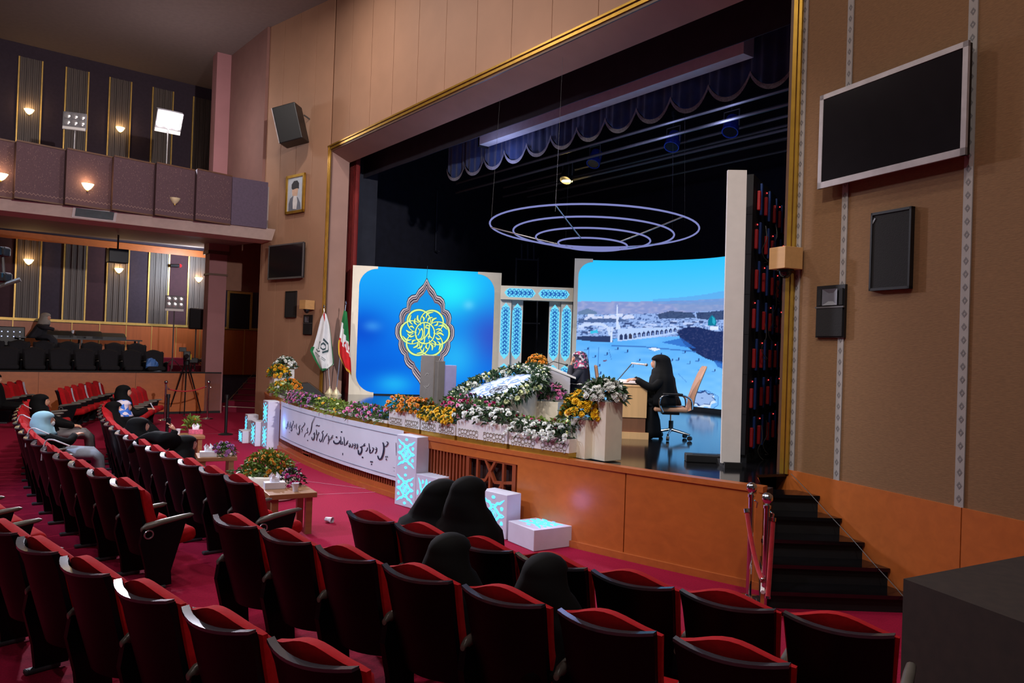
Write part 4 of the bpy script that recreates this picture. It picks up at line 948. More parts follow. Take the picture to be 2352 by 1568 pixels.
# ================================================================== seating
red_f = M('red_upholstery', (166, 13, 22), .9, var=.10, scale=30, bump=.08, spec=.2)
shell_m = M('black_seat_shell', (9, 10, 15), .45, var=.12, scale=5, spec=.14)
trim_m = M('grey_seat_trim', (52, 54, 62), .2, var=.05, spec=.7)
arm_m = M('grey_armrest', (92, 88, 82), .32, var=.1)
dark_f = M('dark_upholstery', (30, 27, 32), .9, var=.15, scale=20)
leg_m = M('seat_leg', (60, 62, 68), .5, var=.1)
def seat_meshes(cush, pre):
    me = {}
    def ctr(z): return .16 * max(0, (.98 - z) / .66) ** 1.15 - .05          # lean of the back
    def sh(off):
        def f(u, v):
            x = (u - .5); z = .30 + .655 * v + .018 * (2 * x) ** 2 * v; wv = .465 + .065 * v
            return (x * wv, ctr(z) + .075 * (2 * x) ** 2 + off - .02 * (v > .99), z)
        return f
    mb = MB(); mb.slab(sh(-.045), sh(0.0), 10, 6); me['back_shell'] = mb.mesh(pre + 'back_shell', shell_m, True)
    mb = MB(); mb.slab(lambda u, v: (lambda p: (p[0] * 1.004, p[1] - .049, .950 + .02 * (2 * (u - .5)) ** 2 + .016 * v))(sh(0)(u, 1)), lambda u, v: (lambda p: (p[0] * 1.004, p[1] - .005, .950 + .02 * (2 * (u - .5)) ** 2 + .016 * v))(sh(0)(u, 1)), 10, 1)
    me['top_trim'] = mb.mesh(pre + 'top_trim', trim_m, True)
    def cu(front):
        def f(u, v):
            x = (u - .5); e = 1 - abs(2 * x) ** 4; zt = 1.0 + .035 * math.cos(2 * PI * x) ; z = .36 + (zt - .36) * v
            wv = .49 + .075 * v; th = .03 + (.11 * (e ** .4) * (1 - .75 * max(0, (v - .86) / .14) ** 2) + .03 * math.exp(-((v - .25) / .2) ** 2)) * front
            return (x * wv, ctr(z) + .072 * (2 * x) ** 2 + th * front + .002, z - .012 * (1 - e) * v)
        return f
    mb = MB(); mb.slab(cu(0), cu(1), 12, 9); me['back_cushion'] = mb.mesh(pre + 'back_cushion', cush, True)
    R4 = Matrix.Translation((0, .34, .43)) @ Matrix.Rotation(math.radians(9), 4, 'X')
    mb = MB(); mb.rbox((0, 0, 0), (.50, .47, .14), .06, seg=3, M4=R4); me['seat_cushion'] = mb.mesh(pre + 'seat_cushion', cush, True)
    # armrest: tapered loft rising to the front
    rings = []
    for y, z, w_, h_ in ((.03, .585, .035, .04), (.07, .605, .055, .07), (.2, .63, .062, .062), (.38, .655, .06, .052), (.47, .665, .052, .042), (.50, .667, .02, .015)):
        rings.append([(w_ / 2 * math.cos(a), y, z + h_ / 2 * math.sin(a)) for a in np.linspace(0, 2 * PI, 11)[:-1]])
    mb = MB(); mb.loft(rings); me['armrest'] = mb.mesh(pre + 'armrest', arm_m, True)
    mb = MB(); mb.extr([(-.022, .04, .59), (-.022, .43, .64), (-.022, .40, .52), (-.022, .30, .16), (-.022, .31, .03), (-.022, .10, .03), (-.022, .08, .2), (-.022, .02, .45)], (.044, 0, 0)); me['pedestal'] = mb.mesh(pre + 'pedestal', shell_m)
    mb = MB(); mb.rbox((0, .15, .02), (.06, .22, .035), .012, seg=1); me['foot'] = mb.mesh(pre + 'foot', leg_m)
    mb = MB(); mb.tube([(.024, .09 + .038 * math.cos(a), .535 + .038 * math.sin(a)) for a in np.linspace(0, 2 * PI, 17)[:-1]], .008, 6, closed=True); me['cup_ring'] = mb.mesh(pre + 'cup_ring', mt['metal'], True)
    for m_ in me.values():
        for v_ in m_.vertices: v_.co.z *= .955
    return me
SEAT = seat_meshes(red_f, ''); SEATB = seat_meshes(dark_f, 'dark_')
def add_seat(pos, rz, label, group, last=False, me=SEAT, first=False):
    t = thing('auditorium_seat', label, 'seat', pos, rz, group)
    for k in ('back_shell', 'top_trim', 'back_cushion', 'seat_cushion'): put(k, me[k], t)
    for x in ([-.30, .30] if last else [-.30]):
        put('armrest', me['armrest'], t, (x, 0, 0)); p = put('pedestal', me['pedestal'], t, (x, 0, 0)); put('foot', me['foot'], p)
        if x > 0: put('cup_ring', me['cup_ring'], p)
    return t
ROW = {1: ((15.87, 25.96), 26.12), 2: ((15.59, 27.17), 27.71), 3: ((15.2, 27.8), 29.2)}
def row_pt(r, a, dr=0.0):
    (cx, cy), R_ = ROW[r]; t = math.radians(a); return Vector((cx + (R_ + dr) * math.cos(t), cy + (R_ + dr) * math.sin(t), 0)), math.radians(a) + PI / 2
rown = {1: 'front row', 2: 'second row', 3: 'third row'}
seats = {}
def block(r, name, a0, step, n, where, dr=0.0):
    """n seats from the end nearest the centre aisle (right-hand end as seen from the stage side of the aisle)"""
    for i in range(n):
        p, rz = row_pt(r, a0 + step * i, dr)
        lab = 'red seat with black shell, %s from the aisle, %s, %s' % (ORD[i], rown[r], where)
        seats[(r, name, i)] = add_seat(p, rz, lab, 'auditorium seats', last=(i == 0 if step < 0 else i == n - 1))
block(1, 'centre', -134.95, -1.33, 16, 'middle block'); block(2, 'centre', -133.5, -1.34, 18, 'middle block'); block(3, 'centre', -133.2, -1.3, 4, 'left-edge block', -.2)
block(1, 'right', -130.38, 1.27, 7, 'near block'); block(2, 'right', -129.42, 1.3, 7, 'near block'); block(3, 'right', -129.76, 1.3, 6, 'near block')
block(1, 'left', -159.4, -1.36, 6, 'far block'); block(2, 'left', -161.3, -1.34, 6, 'far block'); block(3, 'left', -163.0, -1.32, 6, 'far block')
# paper notices hung over the far seats
def ny(z): z = z / .955; return .16 * max(0, (.98 - z) / .66) ** 1.15 - .05 + .03 + .112 + .03 * math.exp(-(((z - .36) / .64 - .25) / .2) ** 2) + .006
paper = M('white_paper', (214, 220, 236), .8, var=.03); ink = M('paper_ink', (110, 116, 130), .8)
for r, i, w_ in ((2, 1, 'nearest the stage'), (2, 3, 'in the middle'), (2, 5, 'nearest the tier wall'), (3, 2, 'with a bent lower end'), (3, 4, 'next to the last seat')):
    st = seats[(r, 'left', i)]
    t = thing('paper_notice', 'narrow white paper notice over a far %s seat, %s' % (rown[r].replace(' row', '-row'), w_), 'notice', st.location, st.rotation_euler.z, 'paper notices')
    mb = MB(); mb.slab(lambda u, v: (-.065 + .13 * u, ny(.56 + .38 * v), .56 + .38 * v), lambda u, v: (-.065 + .13 * u, ny(.56 + .38 * v) - .004, .56 + .38 * v), 1, 6); mb.build('sheet', paper, t)
    mb = MB()
    for k in range(7): mb.box((0, ny(.66 + .028 * k) + .002, .66 + .028 * k), (.05, .003, .008))
    mb.build('printed_lines', ink, t)
# white cords draped over second-row seats
cord_m = M('white_cord', (220, 218, 222), .5)
for i, w_ in ((4, 'closest to the camera'), (6, 'second closest to the camera'), (9, 'third closest to the camera'), (12, 'furthest from the camera')):
    st = seats[(2, 'centre', i)]
    mb = MB(); mb.tube(smooth_pts([(-.24, -.06, .78), (-.255, -.05, .9), (-.24, -.02, 1.01), (-.1, .02, 1.035), (.08, .05, 1.03), (.2, .14, .99)], 4), .009, 6)
    tag(mb.build('draped_cable', cord_m, None, True, st.location, (0, 0, st.rotation_euler.z)), 'white cable draped over a second-row seat back, %s' % w_, 'cable', 'white cables on seats')
# dark covered seats on the side tier, facing the hall
for j, (off, z) in enumerate(((-.95, TZ - .36), (-1.95, TZ - .18))):
    for i in range(9):
        tt = T_s + 1.75 + .62 * i + (.3 if j else 0); p = TP.pt(tt, z, off); rz = math.atan2(TP.n.y, TP.n.x) - PI / 2
        add_seat(p, rz, 'black tier seat, %s from the column, %s row behind the parapet' % (ORD[i], ORD[j]), 'dark tier seats', last=(i == 0), me=SEATB)
# ================================================================== stage front dressing: banner, planters, flowers, light boxes
def cyl_px(px, py, R_=SR + .045):
    d = ray(px, py); ax, ay = -SC.x, -SC.y
    A = d.x ** 2 + d.y ** 2; B = 2 * (d.x * ax + d.y * ay); Cc = ax * ax + ay * ay - R_ * R_
    t = (-B - math.sqrt(max(0, B * B - 4 * A * Cc))) / (2 * A); return Vector((d.x * t, d.y * t, CZ + d.z * t))
def ang(v): return math.degrees(math.atan2(v.y - SC.y, v.x - SC.x))
ba0 = ang(cyl_px(644, 960)); ba1 = ang(cyl_px(925, 1040)); BZ0, BZ1 = .27, 1.03
bp = arc((ba0 + ba1) / 2, SR + .04, 0)
ban = thing('banner', 'long white banner with handwritten dark lettering along the curved stage front', 'banner', (bp.x, bp.y, BZ0))
mb = MB(); nb = 60
mb.slab(lambda u, v: arc(ba0 + (ba1 - ba0) * u, SR + .040 + .004 * math.sin(u * 40), BZ0 + (BZ1 - BZ0) * v), lambda u, v: arc(ba0 + (ba1 - ba0) * u, SR + .034 + .004 * math.sin(u * 40), BZ0 + (BZ1 - BZ0) * v), nb, 3)
wbuild(mb, 'cloth', M('banner_cloth', (222, 226, 238), .8, var=.03, scale=2), ban)
inkb = M('banner_ink', (30, 34, 66), .8); lineb = M('banner_line', (120, 128, 150), .8)
mb = MB()
for z in (BZ1 - .085, BZ0 + .06):
    ribbon(mb, [(ba0 + (ba1 - ba0) * (.03 + .95 * i / 40), z) for i in range(41)], .010, lambda a, b: arc(a, SR + .047, b))
wbuild(mb, 'border_line', lineb, ban)
# lettering traced as pen strokes (x, y in a 7.4675-times enlarged crop starting at pixel 640, 900)
STR = [([(1846, 852), (1872, 862), (1866, 895), (1838, 930), (1806, 925)], 16), ([(1786, 862), (1802, 950), (1788, 1060), (1756, 1140), (1718, 1148), (1697, 1090)], 26), ([(1838, 1098), (1832, 1122)], 16), ([(1862, 1096), (1858, 1120)], 16), ([(1846, 1140), (1842, 1168)], 16),
       ([(1668, 945), (1682, 975), (1662, 985), (1680, 1000), (1652, 1056)], 16), ([(1602, 955), (1628, 968), (1612, 1010), (1588, 1048)], 17), ([(1586, 1040), (1562, 1044), (1576, 985)], 15), ([(1547, 878), (1556, 960), (1560, 1044)], 17), ([(1522, 950), (1518, 990), (1490, 1020)], 17), ([(1482, 880), (1458, 905), (1484, 915), (1440, 925), (1420, 935)], 15), ([(1418, 935), (1424, 1000), (1398, 1060), (1370, 1058), (1362, 990)], 26), ([(1404, 935), (1402, 958)], 20), ([(1425, 1118), (1450, 1122)], 26), ([(1580, 1182), (1578, 1208)], 18), ([(1604, 1184), (1602, 1210)], 18), ([(1592, 1226), (1590, 1250)], 18),
       ([(1344, 885), (1350, 940), (1330, 976)], 18), ([(1302, 880), (1318, 905), (1298, 915), (1312, 935), (1288, 972)], 16), ([(1268, 880), (1268, 920), (1242, 952)], 16), ([(1208, 880), (1226, 900), (1222, 935), (1206, 940), (1206, 905)], 14),
       ([(1190, 832), (1172, 862), (1182, 874), (1158, 880), (1164, 896), (1126, 918)], 15), ([(1118, 770), (1126, 840), (1124, 916)], 16), ([(1102, 850), (1086, 860), (1098, 885), (1076, 894), (1066, 880)], 16), ([(1062, 762), (1066, 830), (1058, 900)], 15), ([(1048, 830), (1036, 868), (992, 884), (950, 868), (943, 830)], 26), ([(1078, 672), (1078, 696)], 26), ([(992, 760), (990, 786)], 28), ([(1098, 1044), (1096, 1080)], 13),
       ([(934, 738), (912, 762), (920, 778), (896, 782), (900, 800), (872, 820), (842, 892)], 13), ([(852, 745), (856, 790), (850, 836)], 13), ([(836, 708), (818, 735), (824, 748), (802, 755), (780, 800), (752, 862)], 13), ([(772, 662), (744, 690), (758, 730), (748, 800), (724, 848), (704, 838), (702, 800)], 17),
       ([(676, 690), (692, 700), (672, 730), (654, 780), (646, 832)], 14), ([(642, 640), (646, 690), (642, 740)], 12), ([(636, 584), (660, 570), (680, 582), (704, 572)], 15), ([(612, 690), (610, 770), (590, 820), (572, 810), (566, 770)], 17), ([(600, 708), (598, 726)], 14),
       ([(622, 420), (600, 470), (572, 530), (562, 600), (546, 680), (512, 742)], [5, 9, 11, 13, 13, 6]), ([(502, 612), (486, 650), (500, 690), (470, 706)], 12), ([(470, 700), (450, 730), (438, 775)], 9), ([(488, 828), (502, 830)], 18),
       ([(436, 524), (448, 545), (424, 585), (404, 606)], 12), ([(402, 600), (390, 640), (404, 640), (392, 690)], 10), ([(374, 566), (346, 600), (356, 650), (344, 716), (324, 726), (316, 692)], 13), ([(306, 540), (300, 590), (302, 640)], 9), ([(284, 560), (268, 580), (278, 600), (252, 612)], 8), ([(258, 500), (246, 540), (222, 600), (228, 650), (212, 668), (208, 640)], 11), ([(244, 494), (252, 512)], 9),
       ([(204, 512), (202, 570), (206, 622)], 8), ([(184, 540), (178, 590), (188, 600), (172, 640)], 8), ([(160, 500), (152, 560), (158, 600)], 8), ([(146, 540), (138, 600), (126, 626), (120, 600)], 9), ([(180, 684), (186, 694)], 10), ([(2010, 870), (2016, 1090)], 7), ([(1960, 1290), (1996, 1300)], 5), ([(1970, 1352), (1990, 1358)], 5)]
mb = MB()
for P, wv in STR:
    k = 4 if len(P) > 2 else 2
    if isinstance(wv, list): Q = smooth_pts([p + (q,) for p, q in zip(P, wv)], k); W_ = [q[2] for q in Q]; Q = [q[:2] for q in Q]
    else:
        Q = smooth_pts(P, k); n = len(Q); W_ = [wv * (.55 + .45 * math.sin(PI * (.12 + .76 * i / (n - 1)))) if len(P) > 2 else wv for i in range(n)]
    ribbon(mb, Q, W_, lambda x, y: cyl_px(640 + x / 7.4675, 900 + y / 7.4675, SR + .049))
tag(wbuild(mb, 'lettering', inkb, ban), kind='stuff')
# ---- planters on the stage edge
lace_m = M('taupe_lace', (140, 128, 112), .7); goldbase = M('planter_gold', (196, 160, 66), .28, .7, var=.1)
def lace(mb, a0, a1, z, R_):
    """lace motif: two rows of little rings and a cusped edge"""
    n = 7
    for i in range(n):
        ac = a0 + (a1 - a0) * (i + .5) / n; k = abs(i - 3) / 3; dz = .03 * (1 - abs(2 * k - 1))
        for rr, zo in ((.030, 0), (.019, -.042)):
            ribbon(mb, [(ac + math.degrees(rr * math.cos(t) / R_), z + dz + zo + rr * math.sin(t)) for t in np.linspace(0, 2 * PI, 10)], .011, lambda a, b: arc(a, R_ + .004, b))
    ribbon(mb, [(a0 + (a1 - a0) * i / 14, z + .04 + .012 * (i % 2)) for i in range(15)], .014, lambda a, b: arc(a, R_ + .004, b))
PLANT = [(-131.75, -134.05, 1.24, .26, 'white lace-trimmed planter nearest the two pedestals'), (-134.07, -136.4, 1.32, .28, 'tall white lace-trimmed planter under white chrysanthemums'), (-136.42, -138.3, 1.23, .26, 'white lace-trimmed planter under bright yellow flowers'), (-138.32, -140.3, 1.30, .30, 'plain white box planter under orange flowers'),
         (-140.35, -143.6, 1.12, .24, 'low white planter behind the banner top, beside the orange box'), (-143.65, -147.4, 1.10, .24, 'low white planter in the middle of the banner'), (-147.45, -151.8, 1.10, .24, 'low white planter at the far end of the banner'), (-151.85, -158.6, 1.12, .26, 'low white lace planter at the far left stage corner')]
for a0, a1, zt, wd, lab in PLANT:
    p = arc((a0 + a1) / 2, SR - .15, SH + .012); t = thing('planter', lab, 'planter', p)
    zb = SH + .012; Ro = SR - .02
    mb = MB(); arcbox(mb, a0 + -.03, a1 + .03, Ro - wd, Ro, zb + .065, zt); wbuild(mb, 'trough', mt['white'], t)
    mb = MB(); arcbox(mb, a0 - .05, a1 + .05, Ro - wd + .02, Ro - .004, zb - .012, zb + .066); wbuild(mb, 'gold_base', goldbase, t)
    mb = MB(); arcbox(mb, a0 - .06, a1 + .06, Ro - wd + .02, Ro - .02, zt - .02, zt + .004); wbuild(mb, 'soil', M('soil', (40, 34, 24), .95), t)
    if a0 < -139 and a0 > -151: continue
    nl = max(1, round(abs(a1 - a0) / 1.12)); st = (a1 - a0) / nl
    for k in range(nl):
        mb = MB(); lace(mb, a0 + st * (k + .1), a0 + st * (k + .9), zb + .12, Ro); wbuild(mb, 'lace_motif', lace_m, t)
# ---- flowers
def mum_mesh(nm, c, c2=None, layers=3, n=9):
    mb = MB()
    for l in range(layers):
        r0, z0, tilt = .25 + .0 * l, .1 + .16 * l, .15 + .42 * l
        for k in range(n - l):
            a = 2 * PI * (k + .5 * (l % 2)) / (n - l); ca, sa = math.cos(a), math.sin(a); wd = .30 - .05 * l; L = 1.0 - .22 * l
            pr = [(.12, -wd * .3, z0), (L * .7, -wd, z0 + L * .7 * tilt), (L, 0, z0 + L * tilt * .8), (L * .7, wd, z0 + L * .7 * tilt), (.12, wd * .3, z0)]
            mb.add([(x * ca - y * sa, x * sa + y * ca, z) for x, y, z in pr], [(0, 1, 2, 3, 4)])
    mb.cyl((0, 0, .25), .26, .22, 6, .1)
    if c2: mb.mi = [0] * (len(mb.f) - 8) + [1] * 8; return mb.mesh(nm, [c, c2])
    return mb.mesh(nm, c)
fl = {'white': (228, 230, 226), 'yellow': (238, 190, 20), 'orange': (226, 142, 30), 'magenta': (190, 30, 110), 'pink': (216, 122, 172), 'purple': (164, 104, 166), 'cream': (226, 232, 180), 'gold': (206, 140, 26)}
dc = M('flower_centre', (120, 70, 20), .8)
BLO = {k: mum_mesh('blossom_' + k, M('petal_' + k, c, .6, var=.12, scale=20), dc if k in ('orange', 'gold') else None) for k, c in fl.items()}
def mound(c, rx, ry, h):
    def f(rnd, surf=True):
        a = rnd.random() * 2 * PI; b = math.asin(rnd.random() ** .8) if surf else rnd.random() * PI / 2; k = 1.0 if surf else (.4 + .6 * rnd.random())
        p = Vector((c[0] + rx * k * math.cos(b) * math.cos(a), c[1] + ry * k * math.cos(b) * math.sin(a), c[2] + h * k * math.sin(b)))
        return p, Vector((math.cos(b) * math.cos(a), math.cos(b) * math.sin(a), math.sin(b) + .15)).normalized()
    return f
def arcrow(a0, a1, R_, wd, z0, h):
    def f(rnd, surf=True):
        a = a0 + (a1 - a0) * rnd.random(); b = PI * rnd.random(); k = 1.0 if surf else (.3 + .7 * rnd.random())
        r = R_ + wd / 2 * k * math.cos(b); nrm = arc(a, 1) - Vector((SC.x, SC.y, 0))
        return arc(a, r, z0 + h * k * math.sin(b)), (nrm * math.cos(b) + Vector((0, 0, math.sin(b)))).normalized()
    return f
def leaves(rnd, f, n, size, droop=.2, thin=.35):
    mb = MB()
    for _ in range(n):
        p, nr = f(rnd, rnd.random() < .5)
        d = (nr + Vector((rnd.uniform(-1, 1), rnd.uniform(-1, 1), rnd.uniform(-.7, .9))) * .9).normalized(); s = d.cross(Vector((rnd.uniform(-1, 1), rnd.uniform(-1, 1), rnd.uniform(-1, 1))))
        if s.length < .05: continue
        s = s.normalized() * size * thin * .5; L = size * rnd.uniform(.6, 1.3); tip = p + d * L + Vector((0, 0, -droop * L)); mid = p + d * L * .5 + Vector((0, 0, .06 * L))
        mb.add([p, mid + s, tip, mid - s], [(0, 1, 2, 3)])
    return mb
BL_MUL = 1.9
def bouquet(lab, f, kinds, n, base, leaf='leaf', nl=420, lsize=.09, bs=.04, seed=1, name='flower_arrangement', lift=.02, grp=None, thin=.35):
    rnd = random.Random(seed); t = thing(name, lab, 'flowers', base, 0, grp)
    wbuild(leaves(rnd, f, nl, lsize, thin=thin), 'foliage', mt[leaf], t); t.children[0]['kind'] = 'stuff'
    for i in range(int(n * BL_MUL)):
        k = rnd.choice(kinds); p, nr = f(rnd, True); p = p + nr * lift - t.location
        q = (nr + Vector((rnd.uniform(-.3, .3), rnd.uniform(-.3, .3), .1))).normalized().to_track_quat('Z', 'Y').to_euler(); sc = bs * .92 * rnd.uniform(.75, 1.15)
        put('blossom', BLO[k], t, p, q, (sc, sc, sc))
    return t
Rm = SR - .16
def row(lab, a0, a1, z0, h, wd, kinds, n, seed, leaf='leaf', bs=.04, nl=None, R_=Rm, lsize=.09):
    return bouquet(lab, arcrow(a0, a1, R_, wd, z0, h), kinds, n, arc((a0 + a1) / 2, R_, z0), leaf, nl or int(abs(a1 - a0) * 170), lsize, bs, seed)
row('white chrysanthemums trailing from the planter nearest the pedestals', -131.7, -134.1, 1.20, .15, .32, ['white'], 46, 11, 'leafd', .042)
row('white chrysanthemums in the tall lace planter', -134.1, -136.5, 1.30, .15, .32, ['white'], 50, 12, 'leafd', .045)
row('bright yellow chrysanthemums in the lace planter', -136.5, -138.35, 1.22, .16, .3, ['yellow'], 60, 13, 'leaf', .04)
row('orange chrysanthemums in the plain white box', -138.35, -140.35, 1.30, .17, .32, ['orange'], 64, 14, 'leaf', .042)
row('pink and violet flowers over the banner next to the orange box', -140.6, -143.6, 1.06, .20, .34, ['pink', 'purple', 'pink'], 40, 15, 'leaf', .04)
row('dim green plants with few yellow flowers over the banner middle', -143.9, -147.2, 1.05, .19, .32, ['yellow', 'purple', 'cream'], 16, 16, 'leafy', .035)
row('mauve chrysanthemums over the far end of the banner', -147.6, -151.6, 1.06, .18, .34, ['purple', 'pink'], 70, 17, 'leaf', .045)
row('magenta roses standing behind the white chrysanthemums', -132.6, -135.6, 1.12, .24, .22, ['magenta'], 26, 18, 'leafy', .042, R_=SR - .52)
row('magenta roses standing behind the yellow chrysanthemums', -135.9, -138.9, 1.14, .34, .30, ['magenta', 'pink'], 48, 19, 'leaf', .042, R_=SR - .62)
row('small pink flowers at the foot of the lectern', -138.6, -139.6, 1.1, .42, .26, ['purple', 'pink'], 16, 20, 'leafd', .04, R_=SR - 1.2)
# far left corner: stepped white blocks and bouquets
def block_box(px, py, w_, d_, h_, lab, rz=RZN, z=SH + .012, name='white_block', nudge=(0, 0)):
    v = onz(px, py, z); t = thing(name, lab, 'pedestal', (v.x + nudge[0], v.y + nudge[1], z), rz)
    MB().rbox((0, 0, h_ / 2), (w_, d_, h_), .006, seg=1).build('body', mt['white'], t); MB().box((0, 0, h_ + .004), (w_ - .02, d_ - .02, .008)).build('top_plate', mt['white'], t); return t
tb1 = block_box(652, 909, .34, .34, .62, 'tall white flower pedestal at the far left stage corner', z=SH)
tb2 = block_box(638, 911, .30, .30, .42, 'shorter white flower pedestal at the far left stage corner', z=SH)
tb3 = block_box(664, 915, .36, .3, .20, 'small white box under orange flowers at the far left corner', z=SH)
def on_top(t, h_): return (t.location.x, t.location.y, t.location.z + h_)
bouquet('white flowers on the tall pedestal at the far left corner', mound(on_top(tb1, .64), .24, .2, .24), ['white'], 34, on_top(tb1, .63), 'leafd', 260, .1, .045, 21)
bouquet('yellow flowers on the shorter pedestal at the far left corner', mound(on_top(tb2, .44), .24, .2, .26), ['yellow', 'gold'], 40, on_top(tb2, .43), 'leaf', 260, .1, .045, 22)
bouquet('orange flowers in the small box at the far left corner', mound(on_top(tb3, .2), .28, .2, .2), ['orange'], 50, on_top(tb3, .2), 'leaf', 240, .09, .045, 23)
row('white and yellow flowers low at the far left corner', -153.4, -156.2, 1.1, .24, .34, ['white', 'yellow', 'cream'], 30, 24, 'leafy', .045)
# right pedestals
v1 = onz(1342, 1057, SH); v2 = onz(1388, 1062, SH)
def ped(v, h_, lab):
    c = Vector((v.x, v.y)) + E_ * .135 + IN_ * .135; t = thing('white_pedestal', lab, 'pedestal', (c.x, c.y, SH + .012), RZN)
    MB().rbox((0, 0, h_ / 2), (.27, .27, h_), .005, seg=1).build('body', mt['whitewarm'], t); MB().box((0, 0, h_ + .003), (.25, .25, .006)).build('top_plate', mt['white'], t); return t
pdA = ped(v1, .46, 'shorter cream pedestal under yellow flowers at the stage edge'); pdB = ped(v2, .69, 'taller cream pedestal under white flowers at the stage edge')
bouquet('large yellow daisies on the shorter cream pedestal', mound((pdA.location.x - .03, pdA.location.y, SH + .47), .25, .22, .30), ['yellow'], 62, on_top(pdA, .47), 'leaf', 480, .10, .055, 25)
bouquet('white flowers on the taller cream pedestal', mound((pdB.location.x - .03, pdB.location.y + .05, SH + .70), .25, .24, .22), ['white'], 60, on_top(pdB, .70), 'leafd', 480, .11, .05, 26)
# lit box with pink flowers
vb = onz(1262, 976, SH); t = thing('lit_planter_box', 'cream planter box edged with glowing yellow light strips', 'planter', (vb.x, vb.y + .25, SH + .0), RZN + 0.5)
MB().rbox((0, 0, .215), (.5, .46, .37), .006, seg=1).build('body', mt['whitewarm'], t); MB().box((0, 0, .02), (.52, .48, .03)).build('base_plate', mt['goldp'], t)
gl = EM('yellow_led_strip', (255, 232, 140), 5.0); mb = MB(); mb.box((0, -.245, .035), (.52, .012, .02)); mb.box((.258, 0, .035), (.012, .48, .02)); mb.box((-.255, -.235, .2), (.012, .012, .37)); mb.build('light_strip', gl, t)
bouquet('pink roses in the lit cream box', mound((t.location.x, t.location.y, SH + .42), .28, .26, .24), ['pink', 'pink', 'purple'], 40, (t.location.x, t.location.y, SH + .4), 'leafd', 380, .11, .05, 27)
# ---- tilted oval board with wreath
oc_ = ond(1145, 894, 13.5); al = math.radians(23)
ax1 = Vector((IN_.x * math.cos(al), IN_.y * math.cos(al), math.sin(al))); ax2 = Vector((E_.x, E_.y, 0)); on_ = ax1.cross(ax2)
if on_.z < 0: on_ = -on_
ob = thing('oval_board', 'round tilted board with pale blue print and dark emblem on a white wedge', 'board', (oc_.x, oc_.y, SH))
def op(r, a, off=0.0): return oc_ + (ax1 * math.cos(a) + ax2 * math.sin(a)) * r + on_ * off
mb = MB(); n = 48; top = [op(.72, 2 * PI * i / n, -.02) for i in range(n)]; bot = [Vector((p.x, p.y, SH + .005)) for p in top]
mb.add(top + bot, [tuple(range(n))] + [(i, (i + 1) % n, (i + 1) % n + n, i + n) for i in range(n)]); wbuild(mb, 'wedge_base', mt['whitewarm'], ob, True)
blue_pr = M('pale_blue_print', (186, 204, 236), .5, var=.12, scale=7)
mb = MB(); mb.add([op(.70, 2 * PI * i / n, 0) for i in range(n)] + [op(.70, 2 * PI * i / n, -.02) for i in range(n)], [tuple(range(n))] + [(i, i + n, (i + 1) % n + n, (i + 1) % n) for i in range(n)]); wbuild(mb, 'printed_disc', blue_pr, ob)
mb = MB(); mp_ = lambda x, y: oc_ + ax1 * x + ax2 * y + on_ * .006
def ring2(mb, cx, cy, r, w_, a0=0, a1=2 * PI): ribbon(mb, [(cx + r * math.cos(a), cy + r * math.sin(a)) for a in np.linspace(a0, a1, 14)], w_, mp_)
ring2(mb, 0, 0, .17, .014)
for k in range(6): ring2(mb, .085 * math.cos(k * PI / 3), .085 * math.sin(k * PI / 3), .08, .016)
ring2(mb, 0, 0, .06, .016); wbuild(mb, 'emblem', M('emblem_grey', (58, 58, 66), .6), ob)
mb = MB(); rr_ = random.Random(8)
for k in range(70):
    a = rr_.random() * 2 * PI; r = .25 + .36 * rr_.random(); a2 = rr_.random() * 6
    P = [(r * math.cos(a) + .05 * j * math.cos(a2 + .5 * j), r * math.sin(a) + .05 * j * math.sin(a2 + .5 * j)) for j in range(4)]
    ribbon(mb, P, [.02, .024, .014, .004], mp_)
tag(wbuild(mb, 'blue_motif', M('blue_motif', (110, 146, 220), .6), ob), kind='stuff')
def wreath(rnd, surf=True):
    a = rnd.random() * 2 * PI; b = rnd.random() * 2 * PI; k = 1.0 if surf else rnd.random()
    nr = ((ax1 * math.cos(a) + ax2 * math.sin(a)) * math.cos(b) + on_ * math.sin(b)); 
    if nr.z < -.2 and surf: nr = -nr
    return op(.80, a) + nr * .085 * k + on_ * .01, nr.normalized()
wr = bouquet('green wreath with cream and white roses around the tilted board', wreath, ['white', 'cream', 'white'], 120, (oc_.x, oc_.y, SH), 'leafd', 2600, .12, .055, 28, 'wreath', .015, thin=.3)
# bouquet on a thin stand behind the wreath
vb = ond(1233, 856, 14.4); t = thing('flower_stand', 'slim dark stand under the orange bouquet behind the wreath', 'stand', (vb.x, vb.y, SH)); hb = vb.z - SH
MB().tube([(0, 0, .02), (0, 0, hb)], .02, 8).build('pole', mt['blackplast'], t); MB().cyl((0, 0, 0), .16, .02, 16).build('base', mt['blackplast'], t); MB().lathe([(.05, hb), (.11, hb + .1), (.12, hb + .12), (.1, hb + .11), (.04, hb + .02)], n=12).build('bowl', mt['blackplast'], t)
bouquet('orange bouquet standing behind the top of the wreath', mound((vb.x, vb.y, vb.z + .1), .17, .17, .2), ['orange', 'gold'], 42, (vb.x, vb.y, vb.z + .1), 'leafd', 260, .09, .05, 29)
